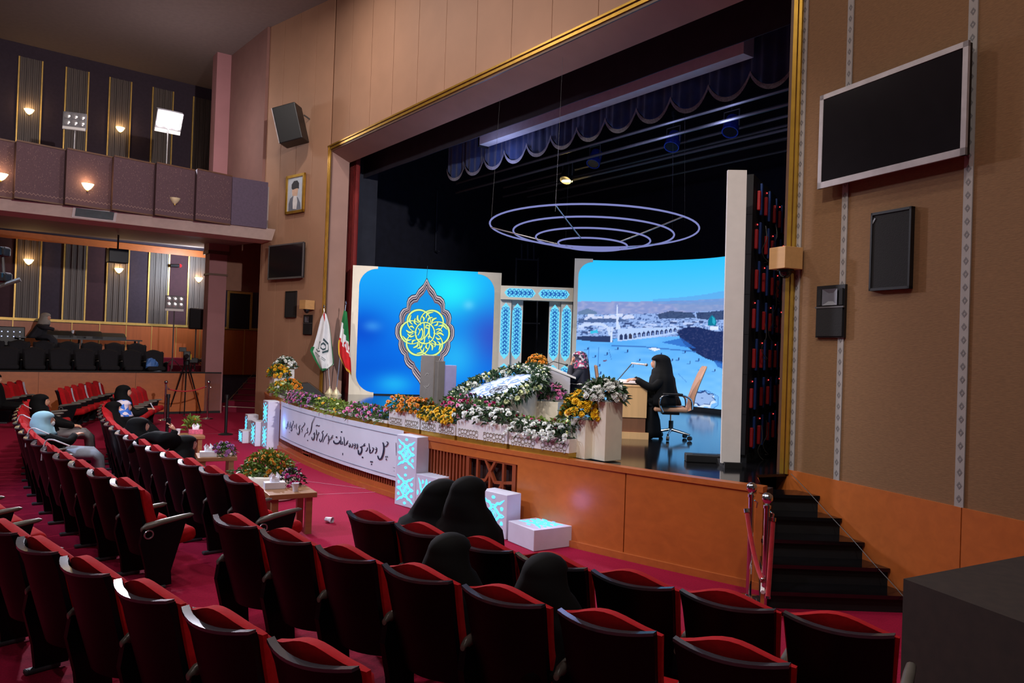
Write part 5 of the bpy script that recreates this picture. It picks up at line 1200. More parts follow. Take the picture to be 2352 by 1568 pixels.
# ---- glowing white boxes
def orn(mb, cx, cz, s, rot=False, h=None):
    """mirrored flame ornament of a light box cell; half size s"""
    h = h or s
    def q(x, y, sx, sy):
        x, y = x * sx * s, y * sy * h
        return (cx + x, cz + y) if not rot else (cx + y, cz + x)
    for sx in (-1, 1):
        for sy in (-1, 1):
            for P, W_ in (([(.0, .34), (.2, .31), (.40, .17), (.60, .05), (.82, .06), (1.04, .0)], [.05, .12, .16, .14, .08, .02]), ([(.06, .40), (.2, .42), (.36, .56), (.58, .58), (.78, .68), (1.02, .80)], [.10, .15, .15, .14, .11, .02]), ([(.15, .22), (.15, .46), (.0, .48)], [.06, .06, .06]), ([(.0, .20), (.16, .15), (.30, .0)], [.03, .06, .03])):
                ribbon(mb, [q(*p, sx, sy) for p in smooth_pts(P, 3)], [w_ * 1.15 * s for w_, in smooth_pts([(x,) for x in W_], 3)], lambda a, b: (a, -.004, b))
            pts = [q(.80 + .14 * math.cos(t), .36 + .10 * math.sin(t) + .02 * math.cos(2 * t), sx, sy) for t in np.linspace(0, 2 * PI, 11)[:-1]]; mb.add([(a, -.004, b) for a, b in pts], [tuple(range(10))])
    for (x, y, rx, ry) in ((0, 0, .14, .14), (0, .84, .17, .08), (0, -.84, .17, .08)):
        pts = [q(x + rx * math.cos(t), y + ry * math.sin(t), 1, 1) for t in np.linspace(0, 2 * PI, 13)[:-1]]; mb.add([(a, -.004, b) for a, b in pts], [tuple(range(12))])
boxface = M('light_box_white', (216, 218, 236), .45, var=.03)
def light_box(p, rz, w_, d_, h_, cells, lab, rot=False, flat=False, mat=None):
    t = thing('light_box', lab, 'light box', (p[0], p[1], 0), rz, 'glowing white boxes')
    MB().rbox((w_ / 2, d_ / 2, h_ / 2 + .002), (w_, d_, h_), .006, seg=1).build('body', boxface, t)
    if flat:
        mb = MB(); orn(mb, w_ / 2, d_ / 2, min(w_, d_) * .40); mb.v = [(x, z, h_ + .007) for x, y, z in mb.v]; mb.build('light_ornament', mt['cyan'], t)
    else:
        for k in range(cells):
            ch = h_ / cells; mb = MB(); orn(mb, w_ / 2, ch * (k + .5), (w_ if not rot else ch) * .40, rot, (ch if not rot else w_) * .47); mb.build('light_ornament', mt['cyan'], t)
    return t
q45 = math.radians(-45); T1 = onz(906, 1157, 0)
light_box((T1.x, T1.y), q45, .47, .24, 1.0, 2, 'tall white glowing box with two cyan ornaments at the banner end')
T2 = Vector((T1.x, T1.y)) + Vector((math.cos(q45), math.sin(q45))) * .475
light_box((T2.x, T2.y), q45, .47, .24, .5, 1, 'half-height glowing box beside the tall one, ornament lying sideways', True)
T3 = onz(1163, 1240, 0); T3 = Vector((T3.x, T3.y)) - Vector((math.cos(q45), math.sin(q45))) * .48
light_box((T3.x, T3.y), q45, .47, .24, .53, 1, 'half-height glowing box behind the two women in black')
T4 = onz(1166, 1242, 0); light_box((T4.x, T4.y), math.radians(-57), .54, .58, .24, 1, 'low flat white box with the glowing ornament on its top', flat=True)
rl = math.atan2(-.87, .5); X5 = Vector((math.cos(rl), math.sin(rl)))
for (px, py), w_, d_, h_, cells, z0, lab in (((612, 1032), .47, .25, 1.0, 2, 0, 'tall white glowing box at the far end of the banner'), ((585, 1025), .45, .25, .52, 1, 0, 'medium glowing box left of the far tall box'), ((556, 1018), .45, .26, .26, 1, 0, 'lowest pale glowing box of the far group'), ((567, 1004), .3, .25, .52, 1, 0, 'slim pale box at the back of the far group')):
    c = onz(px, py, 0); c = Vector((c.x, c.y)) - X5 * w_; light_box((c.x, c.y), rl, w_, d_, h_, cells, lab)
lamp('light_box_glow', 'POINT', (.52, 8.86, .50), 2.2, (.45, .35, 1), .12)
lamp('light_box_glow', 'POINT', (arc(-151.3, SR + .16, .55).x, arc(-151.3, SR + .16, .55).y, .6), 2.6, (.10, .32, 1), .05)
# ---- coffee tables and what stands on them
tabw = wood('table_wood', (150, 104, 66), 'X', 2.0, .15, .4)
def table(c, rz, lab, w_=.56, d_=.54, h_=.5):
    t = thing('coffee_table', lab, 'table', (c[0], c[1], 0), rz)
    MB().rbox((0, 0, h_ - .03), (w_, d_, .06), .006, seg=1).build('tabletop', tabw, t)
    for sx in (-1, 1):
        for sy in (-1, 1): MB().box((sx * (w_ / 2 - .08), sy * (d_ / 2 - .08), (h_ - .06) / 2), (.075, .075, h_ - .06)).build('leg', tabw, t)
    return t
TAB = [((-2.63, 9.28), .53), ((-4.48, 11.85), .45), ((-5.92, 14.18), .55)]
labs = ['wooden coffee table nearest the camera, beside the front row', 'wooden coffee table in the middle, with purple flowers', 'wooden coffee table furthest away, with a pink tissue box']
for (c, rz), lab in zip(TAB, labs): table(c, rz, lab)
wpap = M('white_card', (226, 226, 236), .6, var=.04); tiss = M('tissue', (238, 238, 246), .8); pinkc = M('pink_card', (206, 90, 120), .6, var=.3, scale=30)
def tissue_box(x, y, z, rz, lab, mat):
    t = thing('tissue_box', lab, 'tissue box', (x, y, z), rz)
    MB().rbox((0, 0, .04), (.24, .13, .08), .004, seg=1).build('carton', mat, t)
    mb = MB(); rnd = random.Random(3)
    for k in range(5):
        a = k * 1.3; mb.add([(.05 * math.cos(a), .02 * math.sin(a), .08), (.05 * math.cos(a + 1.2), .02 * math.sin(a + 1.2), .08), (.03 * math.cos(a + .8), .03 * math.sin(a + .8), .2 - .02 * (k % 2)), (.07 * math.cos(a + .3), .04 * math.sin(a + .3), .15)], [(0, 1, 2, 3)])
    mb.ell((0, 0, .10), (.06, .035, .05), 8, 5); mb.build('tissue', tiss, t)
def cup(x, y, z, lab, rot=None):
    t = thing('paper_cup', lab, 'cup', (x, y, z)); 
    if rot: t.rotation_euler = rot
    MB().lathe([(.028, 0), (.040, .095), (.042, .098), (.042, .092), (.038, .09), (.026, .006)], n=16).build('cup_wall', wpap, t, True); MB().tube([(.042 * math.cos(a), .042 * math.sin(a), .097) for a in np.linspace(0, 2 * PI, 17)[:-1]], .0025, 5, closed=True).build('rim', wpap, t)
p = onz(630, 1121, .5); tissue_box(p.x, p.y, .5, .45, 'white tissue box on the nearest coffee table', wpap)
p = onz(678, 1128, .5); cup(p.x, p.y, .5, 'white paper cup standing on the nearest coffee table')
p = onz(668, 1115, .5); bouquet('small purple potted flowers on the nearest coffee table', mound((p.x, p.y + .05, .5), .13, .13, .17), ['purple', 'magenta'], 16, (p.x, p.y + .05, .5), 'leafd', 150, .08, .03, 31)
p = onz(478, 1048, .5); tissue_box(p.x, p.y, .5, .4, 'white tissue box on the middle coffee table', wpap); p = onz(503, 1042, .5); cup(p.x, p.y + .1, .5, 'white paper cup behind the tissues on the middle table')
p = onz(512, 1046, .5); bouquet('purple flower dish on the middle coffee table', mound((p.x, p.y, .5), .17, .15, .17), ['purple'], 18, (p.x, p.y, .5), 'leaf', 200, .08, .04, 32)
p = onz(449, 996, .5); tissue_box(p.x, p.y, .5, .5, 'pink and white tissue box on the furthest coffee table', pinkc); p = onz(409, 997, .5); cup(p.x, p.y, .5, 'beige paper cup on the furthest coffee table')
p = onz(434, 990, .5); bouquet('spiky green potted plant on the furthest coffee table', mound((p.x, p.y + .1, .5), .12, .12, .24), ['gold'], 4, (p.x, p.y + .1, .5), 'leafy', 110, .12, .025, 33)
p = onz(757, 1192, 0.04); cup(p.x - .05, p.y, .04, 'crumpled white paper cup lying on the red carpet', (math.radians(94), 0, math.radians(70)))
# round planter on the carpet
pc = Vector((-3.5, 11.3)); t = thing('round_planter', 'low round white planter on the carpet full of orange flowers', 'planter', (pc.x, pc.y, 0))
MB().lathe([(.43, 0), (.46, .02), (.46, .33), (.44, .35), (.40, .35), (.40, .28), (.02, .27)], n=36).build('drum', mt['whitewarm'], t, True); MB().cyl((0, 0, .28), .40, .02, 24).build('soil', M('planter_moss', (70, 84, 40), .95, var=.3, scale=20), t)
bouquet('mound of orange yellow flowers in the round white planter', mound((pc.x, pc.y, .3), .34, .34, .34), ['gold', 'orange', 'orange'], 60, (pc.x, pc.y, .3), 'leafy', 700, .10, .035, 34)
bouquet('low green ivy trailing over the round planter rim', mound((pc.x - .1, pc.y, .33), .44, .42, .06), ['cream'], 2, (pc.x - .1, pc.y, .33), 'leaf', 240, .08, .01, 35)
# ================================================================== fixtures on the walls
def wall_thing(Wl, name, label, cat, t, z, off=0.0):
    p = Wl.pt(t, z, off); o = thing(name, label, cat, p); return o
WL.skin = .027; WR.skin = .002; BW.skin = KW.skin = 0.0
def wpart(Wl, th, nm, mat, t0, t1, z0, z1, o0, o1):
    mb = MB(); Wl.wb(mb, t0, t1, z0, z1, o0 + Wl.skin, o1 + Wl.skin); return wbuild(mb, nm, mat, th)
silver = M('tv_bezel_silver', (178, 170, 172), .35, .3); bezel2 = M('tv_bezel_grey', (96, 94, 96), .4, .3)
def tv(Wl, ta, tb, z0, z1, label, bz, bw):
    ta, tb = min(ta, tb), max(ta, tb); th = wall_thing(Wl, 'wall_tv', label, 'television', (ta + tb) / 2, z0)
    wpart(Wl, th, 'mount', mt['blackplast'], ta + .4, tb - .4, z0 + .2, z1 - .2, .025, .07); wpart(Wl, th, 'case', mt['blackplast'], ta + .01, tb - .01, z0 + .01, z1 - .01, .07, .125)
    wpart(Wl, th, 'panel', mt['screenoff'], ta + bw, tb - bw, z0 + bw * 1.3, z1 - bw, .12, .131)
    for a, b, c, d in ((ta, tb, z0, z0 + bw * 1.3), (ta, tb, z1 - bw, z1), (ta, ta + bw, z0, z1), (tb - bw, tb, z0, z1)): wpart(Wl, th, 'bezel', bz, a, b, c, d, .11, .137)
tv(WR, WR.px(1890, 437)[0] + .06, WR.px(2230, 357)[0] + .05, 4.09, 5.08, 'large switched-off television with silver bezel high on the brown wall', silver, .05)
tv(WL, WL.px(628, 600)[0], WL.px(708, 600)[0], 3.92, 4.85, 'switched-off television on the tan wall below the portrait', bezel2, .035)
def grille(Wl, ta, tb, z0, z1, label):
    ta, tb = min(ta, tb), max(ta, tb); th = wall_thing(Wl, 'speaker_grille', label, 'speaker', (ta + tb) / 2, z0)
    wpart(Wl, th, 'cloth', mt['grille'], ta + .015, tb - .015, z0 + .02, z1 - .02, .0, .04)
    for a, b, c, d in ((ta, tb, z0, z0 + .025), (ta, tb, z1 - .025, z1), (ta, ta + .02, z0, z1), (tb - .02, tb, z0, z1)): wpart(Wl, th, 'frame', mt['blackplast'], a, b, c, d, .0, .05)
    return th
gR = grille(WR, WR.px(2007, 560)[0], WR.px(2100, 560)[0], 2.98, 3.75, 'tall black speaker grille set in the brown wall')
tg = WR.px(2014, 510); mb = MB(); ribbon(mb, [(tg[0] - .012, tg[1] - .02), (tg[0] + .02, tg[1] + .03)], .018, lambda a, b: WR.pt(a, b, .049)); wbuild(mb, 'badge', mt['metal'], gR)
grille(WL, WL.px(660, 700)[0], WL.px(684, 700)[0], 2.9, 3.6, 'black speaker grille set in the tan wall below the television')
def horn(Wl, ta, tb, z0, z1, label):
    ta, tb = min(ta, tb), max(ta, tb); th = wall_thing(Wl, 'horn_speaker', label, 'speaker', (ta + tb) / 2, z0); zm = z0 + (z1 - z0) * .58
    wpart(Wl, th, 'cabinet', mt['blackplast'], ta, tb, z0, z1, .0, .03); wpart(Wl, th, 'woofer_grille', mt['grille'], ta + .015, tb - .015, z0 + .015, zm - .01, .025, .045)
    wpart(Wl, th, 'rim', bezel2, ta, tb, zm - .008, zm + .008, .02, .05); mb = MB(); w_ = tb - ta
    a0, a1, c0, c1 = ta + w_ * .25, ta + w_ * .78, zm + .02, z1 - .04
    P = [(a0, c0), (a1, c0), (a1, c1), (a0, c1)]; am, cm = (a0 + a1) / 2, (c0 + c1) / 2; Q = [(am + (a - am) * .3, cm + (c - cm) * .5) for a, c in P]
    mb.add([Wl.pt(a, c, .05 + Wl.skin) for a, c in P] + [Wl.pt(a, c, .032 + Wl.skin) for a, c in Q], [(i, (i + 1) % 4, (i + 1) % 4 + 4, i + 4) for i in range(4)] + [(4, 5, 6, 7)]); wbuild(mb, 'horn', M('horn_grey', (92, 92, 100), .45), th)
    for a, b in ((ta + .02, a0 - .02), (a1 + .02, tb - .02)): wpart(Wl, th, 'side_grille', mt['grille'], a, b, c0, c1, .025, .045)
horn(WR, WR.px(1880, 715)[0], WR.px(1945, 715)[0], 2.52, 3.07, 'small black horn speaker set in the brown wall near the gold frame')
horn(WL, WL.px(701, 745)[0], WL.px(720, 745)[0], 2.46, 2.97, 'small black horn speaker set in the tan wall near the flags')
ply = wood('plywood', (196, 150, 96), 'X', 2.0, .08, .6, 0)
def cam_box(Wl, t, z0, z1, sz, label, side):
    p = Wl.pt(t, z0, sz / 2 + Wl.skin + .03); th = thing('camera_box', label, 'camera box', p, Wl.rz)
    MB().rbox((0, 0, (z1 - z0) / 2), (sz, sz, z1 - z0), .004, seg=1).build('plywood_box', ply, th); MB().ell((0, 0, -.02), (.07, .07, .08), 12, 8).build('dome', mt['screenoff'], th, True); MB().cyl((0, 0, -.02), .09, .02, 16).build('dome_collar', mt['blackplast'], th); MB().box((0, (sz / 2 + .012) * (1 if Vector((-math.sin(Wl.rz), math.cos(Wl.rz))).dot(Wl.n) < 0 else -1), (z1 - z0) / 2), (.12, .026, .12)).build('wall_bracket', mt['blackplast'], th)
cam_box(WR, .17, 3.27, 3.51, .25, 'plywood box with a dark camera dome beside the gold frame', 1)
cam_box(WL, WL.px(720, 700)[0], 3.1, 3.33, .27, 'small plywood box on the tan wall above the flags', -1)
# portrait
ta, tb = sorted((WL.px(663, 450)[0], WL.px(705, 445)[0])); z0, z1 = 5.65, 6.67
th = wall_thing(WL, 'framed_portrait', 'gold framed portrait of a bearded man in turban and robe', 'picture', (ta + tb) / 2, z0)
wpart(WL, th, 'canvas', M('portrait_ground', (190, 200, 212), .6, var=.08), ta + .05, tb - .05, z0 + .05, z1 - .05, .03, .05)
for a, b, c, d in ((ta, tb, z0, z0 + .07), (ta, tb, z1 - .07, z1), (ta, ta + .07, z0, z1), (tb - .07, tb, z0, z1)): wpart(WL, th, 'gold_frame', mt['gold'], a, b, c, d, .025, .075)
W_, H_2 = tb - ta, z1 - z0
def pf(pts, mat, nm, off):
    mb = MB(); P = [WL.pt(tb - x * W_, z0 + y * H_2, off + WL.skin) for x, y in pts]; mb.add(P, [tuple(range(len(P)))]); wbuild(mb, nm, mat, th)
pf([(.16, .08), (.84, .08), (.80, .24), (.66, .40), (.40, .46), (.24, .40), (.16, .26)], M('portrait_robe', (112, 118, 132), .7), 'robe_print', .052)
pf([(.40, .12), (.60, .10), (.64, .30), (.58, .46), (.42, .46), (.38, .3)], M('portrait_shirt', (226, 226, 226), .7), 'beard_print', .053)
pf([(.36, .46), (.62, .44), (.66, .60), (.62, .70), (.36, .70), (.33, .58)], M('portrait_face', (214, 180, 156), .7), 'face_print', .054)
pf([(.30, .66), (.36, .62), (.60, .64), (.70, .62), (.70, .76), (.60, .84), (.42, .84), (.30, .76)], M('portrait_turban', (44, 46, 54), .7), 'turban_print', .055)
# tilted loudspeaker high on the tan wall
p = onw(668, 288, WL.p + WL.n * .45, WL.q + WL.n * .45); th = thing('hanging_speaker', 'black loudspeaker with metal front tilted high on the tan wall', 'speaker', p, WL.rz + .62)
R4 = Matrix.Rotation(math.radians(15), 4, 'Y')
mb = MB(); mb.rbox((0, 0, 0), (.62, .5, .95), .02, seg=1, M4=R4); mb.build('cabinet', mt['blackplast'], th)
for zz in (-.43, 0, .43): mb = MB(); mb.box((.315, 0, zz), (.02, .5, .06), M4=R4); mb.build('front_bar', silver, th)
for yy in (-.23, .23): mb = MB(); mb.box((.315, yy, 0), (.02, .05, .92), M4=R4); mb.build('front_bar', silver, th)
for zz in (-.22, .22): mb = MB(); mb.box((.312, 0, zz), (.012, .4, .36), M4=R4); mb.build('driver_grille', mt['grille'], th)
mb = MB(); mb.tube([(-.3, -.1, .3), (-.46, -.3, .2), (-.36, -.44, .1)], .02, 6); mb.build('bracket', mt['greyplast'], th)
# sconces
scm = M('sconce_shell', (214, 196, 160), .4); glow = EM('sconce_glow', (255, 220, 140), 16)
def sconce(p, nrm, lab, lit=True):
    rz = math.atan2(nrm.y, nrm.x) - PI / 2; th = thing('wall_sconce', lab, 'wall lamp', p, rz)
    mb = MB(); rings = []
    for r_, z in ((.02, -.10), (.07, -.06), (.11, .0), (.135, .05)): rings.append([(r_ * math.cos(a), .01 + r_ * .8 * math.sin(a), z) for a in np.linspace(0, PI, 9)])
    mb.loft(rings, cap=False, closed=False); mb.build('shell', glow if lit else scm, th, True)
    MB().box((0, .006, -.02), (.08, .012, .14)).build('back_plate', mt['goldp'], th)
    MB().lathe([(.01, -.14), (.018, -.12), (.012, -.1)], (0, .03, 0), 8).build('finial', mt['goldp'], th)
    if lit: lamp('sconce_light', 'POINT', p + Vector((nrm.x, nrm.y, 0)) * .16 + Vector((0, 0, .08)), 9, (1, .62, .28), .06)
for px, py, lab in ((65, 600, 'lit warm sconce on the lower striped wall at far left'), (272, 620, 'lit warm sconce on the lower striped wall under the hanging box'), (455, 641, 'lit warm sconce on the striped wall next to the column'), (66, 256, 'lit warm sconce on the upper striped wall at far left'), (275, 297, 'lit warm sconce on the upper striped wall beside the flood lamp')):
    t_, z_ = KW.px(px, py); sconce(KW.pt(t_, z_, .055), KW.n, lab)
for px, py, lab, lit in ((200, 428, 'lit sconce glowing on the balcony front', True), (2, 405, 'lit sconce at the left edge of the balcony front', True), (400, 460, 'unlit pale sconce on the balcony front', False)):
    t_, z_ = BW.px(px, py); sconce(BW.pt(t_, z_, .06), BW.n, lab, lit)
# air vent in the fascia, hanging speaker under the soffit, red-tipped lamp on the wall
ta, tb = sorted((BW.px(168, 493)[0], BW.px(270, 497)[0])); th = wall_thing(BW, 'air_vent', 'white framed air vent in the fascia under the balcony', 'vent', (ta + tb) / 2, 5.0)
def slope(z): return -.05 - (5.28 - z) / .28 * .25
def vp(mb, a, b, z0, z1, up): mb.add([BW.pt(t, z, slope(z) + o) for o in (.0, up) for t, z in ((a, z0), (b, z0), (b, z1), (a, z1))], [(3, 2, 1, 0), (4, 5, 6, 7), (0, 1, 5, 4), (1, 2, 6, 5), (2, 3, 7, 6), (3, 0, 4, 7)])
mb = MB(); vp(mb, ta, tb, 5.02, 5.25, .02); wbuild(mb, 'frame', mt['white'], th)
mb = MB(); vp(mb, ta + .06, tb - .06, 5.05, 5.22, .03); wbuild(mb, 'dark_core', M('vent_core', (86, 100, 104), .6), th)
for k in range(6): mb = MB(); vp(mb, ta + .06, tb - .06, 5.058 + .028 * k, 5.066 + .028 * k, .04); wbuild(mb, 'slat', M('vent_slat_%d' % k, (120, 132, 134), .5) if k == 0 else bpy.data.materials['vent_slat_0'], th)
p = ond(270, 588, 22.0); th = thing('soffit_speaker', 'black box speaker hanging on a pole under the balcony', 'speaker', p, KW.rz)
MB().rbox((0, 0, 0), (.52, .32, .40), .02, seg=1).build('cabinet', mt['blackplast'], th); MB().box((0, -.17, 0), (.46, .02, .34)).build('grille', mt['grille'], th); MB().tube([(0, 0, .2), (0, 0, 5.14 - p.z)], .025, 6).build('pole', mt['greyplast'], th)
t_, z_ = KW.px(408, 612); th = wall_thing(KW, 'wall_lamp_tube', 'dark horizontal lamp tube with a red tip on the striped wall', 'lamp', t_, z_, .06)
a_, b_ = KW.pt(t_ + .28, z_, .16) , KW.pt(t_ - .02, z_ + .02, .2); mb = MB(); mb.tube([a_, b_], .055, 10); wbuild(mb, 'tube', mt['blackplast'], th); mb = MB(); mb.ell(b_, (.06, .06, .06), 10, 7); wbuild(mb, 'red_tip', EM('red_tip', (240, 60, 70), 1.4), th, True); mb = MB(); mb.tube([KW.pt(t_ + .15, z_, .05), KW.pt(t_ + .15, z_, .15)], .03, 6); wbuild(mb, 'bracket', mt['blackplast'], th)
# ---- flood lamps on stands
lens_off = M('lamp_reflector', (206, 204, 206), .15, .6)
def flood(p, rz, zfloor, lab, lit=False, tilt=0.0, s=1.0):
    th = thing('flood_lamp', lab, 'flood lamp', (p.x, p.y, zfloor), rz); h = p.z - zfloor
    R4 = Matrix.Translation((0, 0, h)) @ Matrix.Rotation(tilt, 4, 'X') @ Matrix.Scale(s, 4)
    mb = MB(); mb.rbox((0, 0, 0), (.54, .14, .40), .015, seg=1, M4=R4); mb.build('housing', M('flood_grey', (120, 118, 122), .5) if not bpy.data.materials.get('flood_grey') else bpy.data.materials['flood_grey'], th)
    for i in range(3):
        for j in range(2):
            mb = MB(); n = 14; c = (-.17 + .17 * i, -.075, -.085 + .17 * j)
            mb.loft([[R4 @ Vector((c[0] + r_ * math.cos(2 * PI * k / n), y, c[2] + r_ * math.sin(2 * PI * k / n))) for k in range(n)] for r_, y in ((.07, -.072), (.074, -.085), (.05, -.088), (.03, -.09))]); mb.build('lamp', mt['whitelamp'] if lit else lens_off, th, True)
    mb = MB(); mb.box((0, -.05, -.235), (.52, .06, .07), M4=R4); mb.build('lower_bar', mt['white'], th)
    MB().tube([(0, .03, .1), (0, .03, h - .2 * s)], .02, 8).build('stand_pole', mt['metal'], th)
    for k in range(3):
        a = 2 * PI * k / 3 + .4; MB().tube([(0, .03, .42), (.42 * math.cos(a), .03 + .42 * math.sin(a), .012)], .012, 6).build('stand_leg', mt['metal'], th)
    return th
fdir = Vector((-1.5, 11.5, .6)) - FLOOD_A; flood(FLOOD_A + Vector((-.12, .14, 0)), math.atan2(fdir.y, fdir.x) + PI / 2, 5.5, 'blazing white flood lamp on a stand behind the balcony front', True, .5, 1.3)
flood(ond(172, 277, 20.0), .35, 5.5, 'unlit six-lamp panel on a stand behind the balcony front', False, -.1, 1.0)
p = ond(401, 694, 23.6); flood(p, .45, TZ - .04, 'unlit six-lamp panel on a tall stand on the side tier', False, .0, 1.0)
fb = flood(FLOOD_B + Vector((.1, .25, 0)), math.atan2(-.9, -1.0) + PI / 2, TZ + .34, 'lit flood lamp hidden behind the mauve column', True, -.1, .8)
# ---- tier equipment
p = ond(451, 732, 24.3); th = thing('stand_speaker', 'black loudspeaker on a pole stand beside the column', 'speaker', (p.x, p.y, TZ - .04 if 0 else TZ + .0), .5); h = p.z - TZ
MB().rbox((0, 0, h), (.46, .4, .66), .05, seg=2).build('cabinet', mt['blackplast'], th, True); MB().box((0, -.205, h), (.40, .012, .58)).build('grille', mt['grille'], th); MB().tube([(0, 0, .05), (0, 0, h - .3)], .02, 8).build('pole', mt['greyplast'], th)
for k in range(3): a = 2 * PI * k / 3; MB().tube([(0, 0, .4), (.38 * math.cos(a), .38 * math.sin(a), .015)], .012, 6).build('leg', mt['greyplast'], th)
tq = TP.px(215, 800)[0]; zt_ = TZ + .34; tabz = 2.14
th = thing('equipment_table', 'long dark table behind the tier seats carrying sound desks', 'table', TP.pt(tq, zt_, -2.75), TP.rz)
MB().box((0, 0, tabz - zt_ - .02), (3.4, .7, .04)).build('tabletop', mt['blackplast'], th)
for sx in (-1.6, 0, 1.6):
    for sy in (-.3, .3): MB().box((sx, sy, (tabz - zt_ - .04) / 2), (.05, .05, tabz - zt_ - .04)).build('leg', mt['greyplast'], th)
led_w = EM('console_lights', (200, 210, 255), 1.5)
for k, (px, w_, h_) in enumerate(((150, .95, .22), (192, .75, .14), (236, .72, .24), (285, .95, .2))):
    tt = TP.px(px, 780)[0]; th = thing('sound_desk', ['large dark sound desk beside the bending operator', 'low flat dark sound desk, second from the operator', 'wedge-shaped dark sound desk, third from the operator', 'dark sound desk at the table end nearest the column'][k], 'sound desk', TP.pt(tt, tabz, -2.75), TP.rz)
    mb = MB(); mb.extr([(-w_ / 2, -.3, 0), (-w_ / 2, -.3, h_), (-w_ / 2, -.05, h_ * .9), (-w_ / 2, .3, .07), (-w_ / 2, .3, 0)], (w_, 0, 0)); mb.build('console', mt['blackplast'], th)
    mb = MB(); 
    for i in range(5): mb.box((-w_ * .35 + w_ * .16 * i, -.305, h_ * .6), (.03, .01, .03))
    mb.build('indicator_lights', led_w, th)
tt = TP.px(196, 765)[0]; cup(TP.pt(tt, 0, -2.7).x, TP.pt(tt, 0, -2.7).y, tabz + .14, 'white cup standing among the sound desks')
for px, py in ((20, 765),):
    tt = TP.px(px, py)[0]; th = thing('equipment_rack', 'dark equipment rack with small lights at far left of the tier', 'rack', TP.pt(tt, TZ + .34, -2.9), TP.rz); MB().rbox((0, 0, .42), (1.1, .5, .84), .02, seg=1).build('case', mt['blackplast'], th)
    mb = MB()
    for i in range(12): mb.box((-.42 + .15 * (i % 6), .255, .55 + .14 * (i // 6)), (.03, .01, .03))
    mb.build('indicator_lights', led_w, th)
p = TP.pt(TP.px(360, 820)[0], TZ - .04, -.75); th = thing('blue_bag', 'crumpled light blue bag lying on the tier by the last seat', 'bag', p)
mb = MB(); mb.ell((0, 0, .2), (.22, .16, .2), 10, 6); rnd = random.Random(4); mb.v = [(x * rnd.uniform(.8, 1.15), y * rnd.uniform(.8, 1.15), z * rnd.uniform(.85, 1.1) if z > .02 else 0) for x, y, z in mb.v]; mb.build('sack', M('blue_plastic', (84, 132, 206), .5), th); MB().ell((.2, -.1, .07), (.2, .12, .07), 8, 5).build('flap', M('pale_blue_plastic', (170, 190, 220), .5), th)
# television camera on tripod in front of the tier
b = onz(424, 952, 0); th = thing('tripod_camera', 'television camera on a tall tripod in front of the tier wall', 'camera', b, .4); hz_ = 1.5
for k in range(3):
    a = 2 * PI * k / 3 + .5; f = Vector((.52 * math.cos(a), .52 * math.sin(a), .02)); t_ = Vector((.05 * math.cos(a), .05 * math.sin(a), hz_)); o = MB().tube([f, (f + t_) / 2, t_], [.018, .022, .026], 6).build('tripod_leg', mt['blackplast'], th); MB().ell(f, (.04, .04, .02), 8, 5).build('foot', mt['greyplast'], o)
MB().cyl((0, 0, hz_ - .02), .09, .12, 12).build('pan_head', mt['blackplast'], th); MB().rbox((0, .02, hz_ + .24), (.2, .46, .26), .02, seg=1).build('camera_body', mt['blackplast'], th); MB().cyl((0, 0, 0), .075, .28, 14, .06).build('lens', mt['screenoff'], th, loc=(0, -.2, hz_ + .24), rot=(PI / 2, 0, 0)); MB().rbox((-.12, .1, hz_ + .42), (.2, .16, .13), .01, seg=1).build('viewfinder', mt['blackplast'], th)
MB().box((.1, .26, hz_ + .2), (.05, .1, .16)).build('yellow_label', M('yellow_tag', (226, 196, 40), .6), th); MB().tube([(0, .1, hz_ + .05), (.1, .5, hz_ - .2)], .012, 6).build('pan_handle', mt['blackplast'], th)
b = TP.pt(TP.px(452, 830)[0], TZ - .04, -.5); th = thing('small_camera', 'small video camera on a short tripod on the tier edge', 'camera', b, .6)
for k in range(3): a = 2 * PI * k / 3; MB().tube([(.14 * math.cos(a), .14 * math.sin(a), .01), (0, 0, .3)], .01, 6).build('tripod_leg', mt['blackplast'], th)
MB().rbox((0, 0, .38), (.3, .16, .16), .02, seg=1).build('camera_body', mt['blackplast'], th); MB().cyl((0, 0, 0), .05, .14, 10).build('lens', mt['screenoff'], th, loc=(.15, 0, .38), rot=(0, PI / 2, 0))
# crane camera at the left picture edge
b = ond(14, 640, 12.0); b0 = Vector((b.x - 1.6, b.y - .6, 0)); th = thing('crane_camera', 'dark camera crane head reaching in at the left edge', 'camera', b0)
mb = MB(); mb.tube([b0 + Vector((-.6, -.2, 1.9)), b + Vector((.22, 0, 0))], .035, 8); wbuild(mb, 'boom', mt['greyplast'], th); MB().tube([(-.4, -.12, .05), (-.4, -.12, 2.2)], .05, 8).build('column', mt['blackplast'], th); MB().cyl((-.4, -.12, 0), .45, .05, 16).build('base', mt['blackplast'], th)
q = b - b0; MB().tube([(q.x - .02, q.y, q.z - .08), (q.x - .08, q.y, q.z + .46)], .02, 6).build('camera_post', mt['greyplast'], th)
for dx, dz in ((-.06, .02), (-.1, .42)):
    q = b - b0; mb = MB(); mb.rbox((q.x + dx, q.y, q.z + dz), (.22, .18, .15), .03, seg=1); mb.build('camera_body', mt['blackplast'], th); mb = MB(); mb.cyl((q.x + dx + .02, q.y - .1, q.z + dz - .06), .06, .12, 12); mb.build('lens', mt['screenoff'], th)
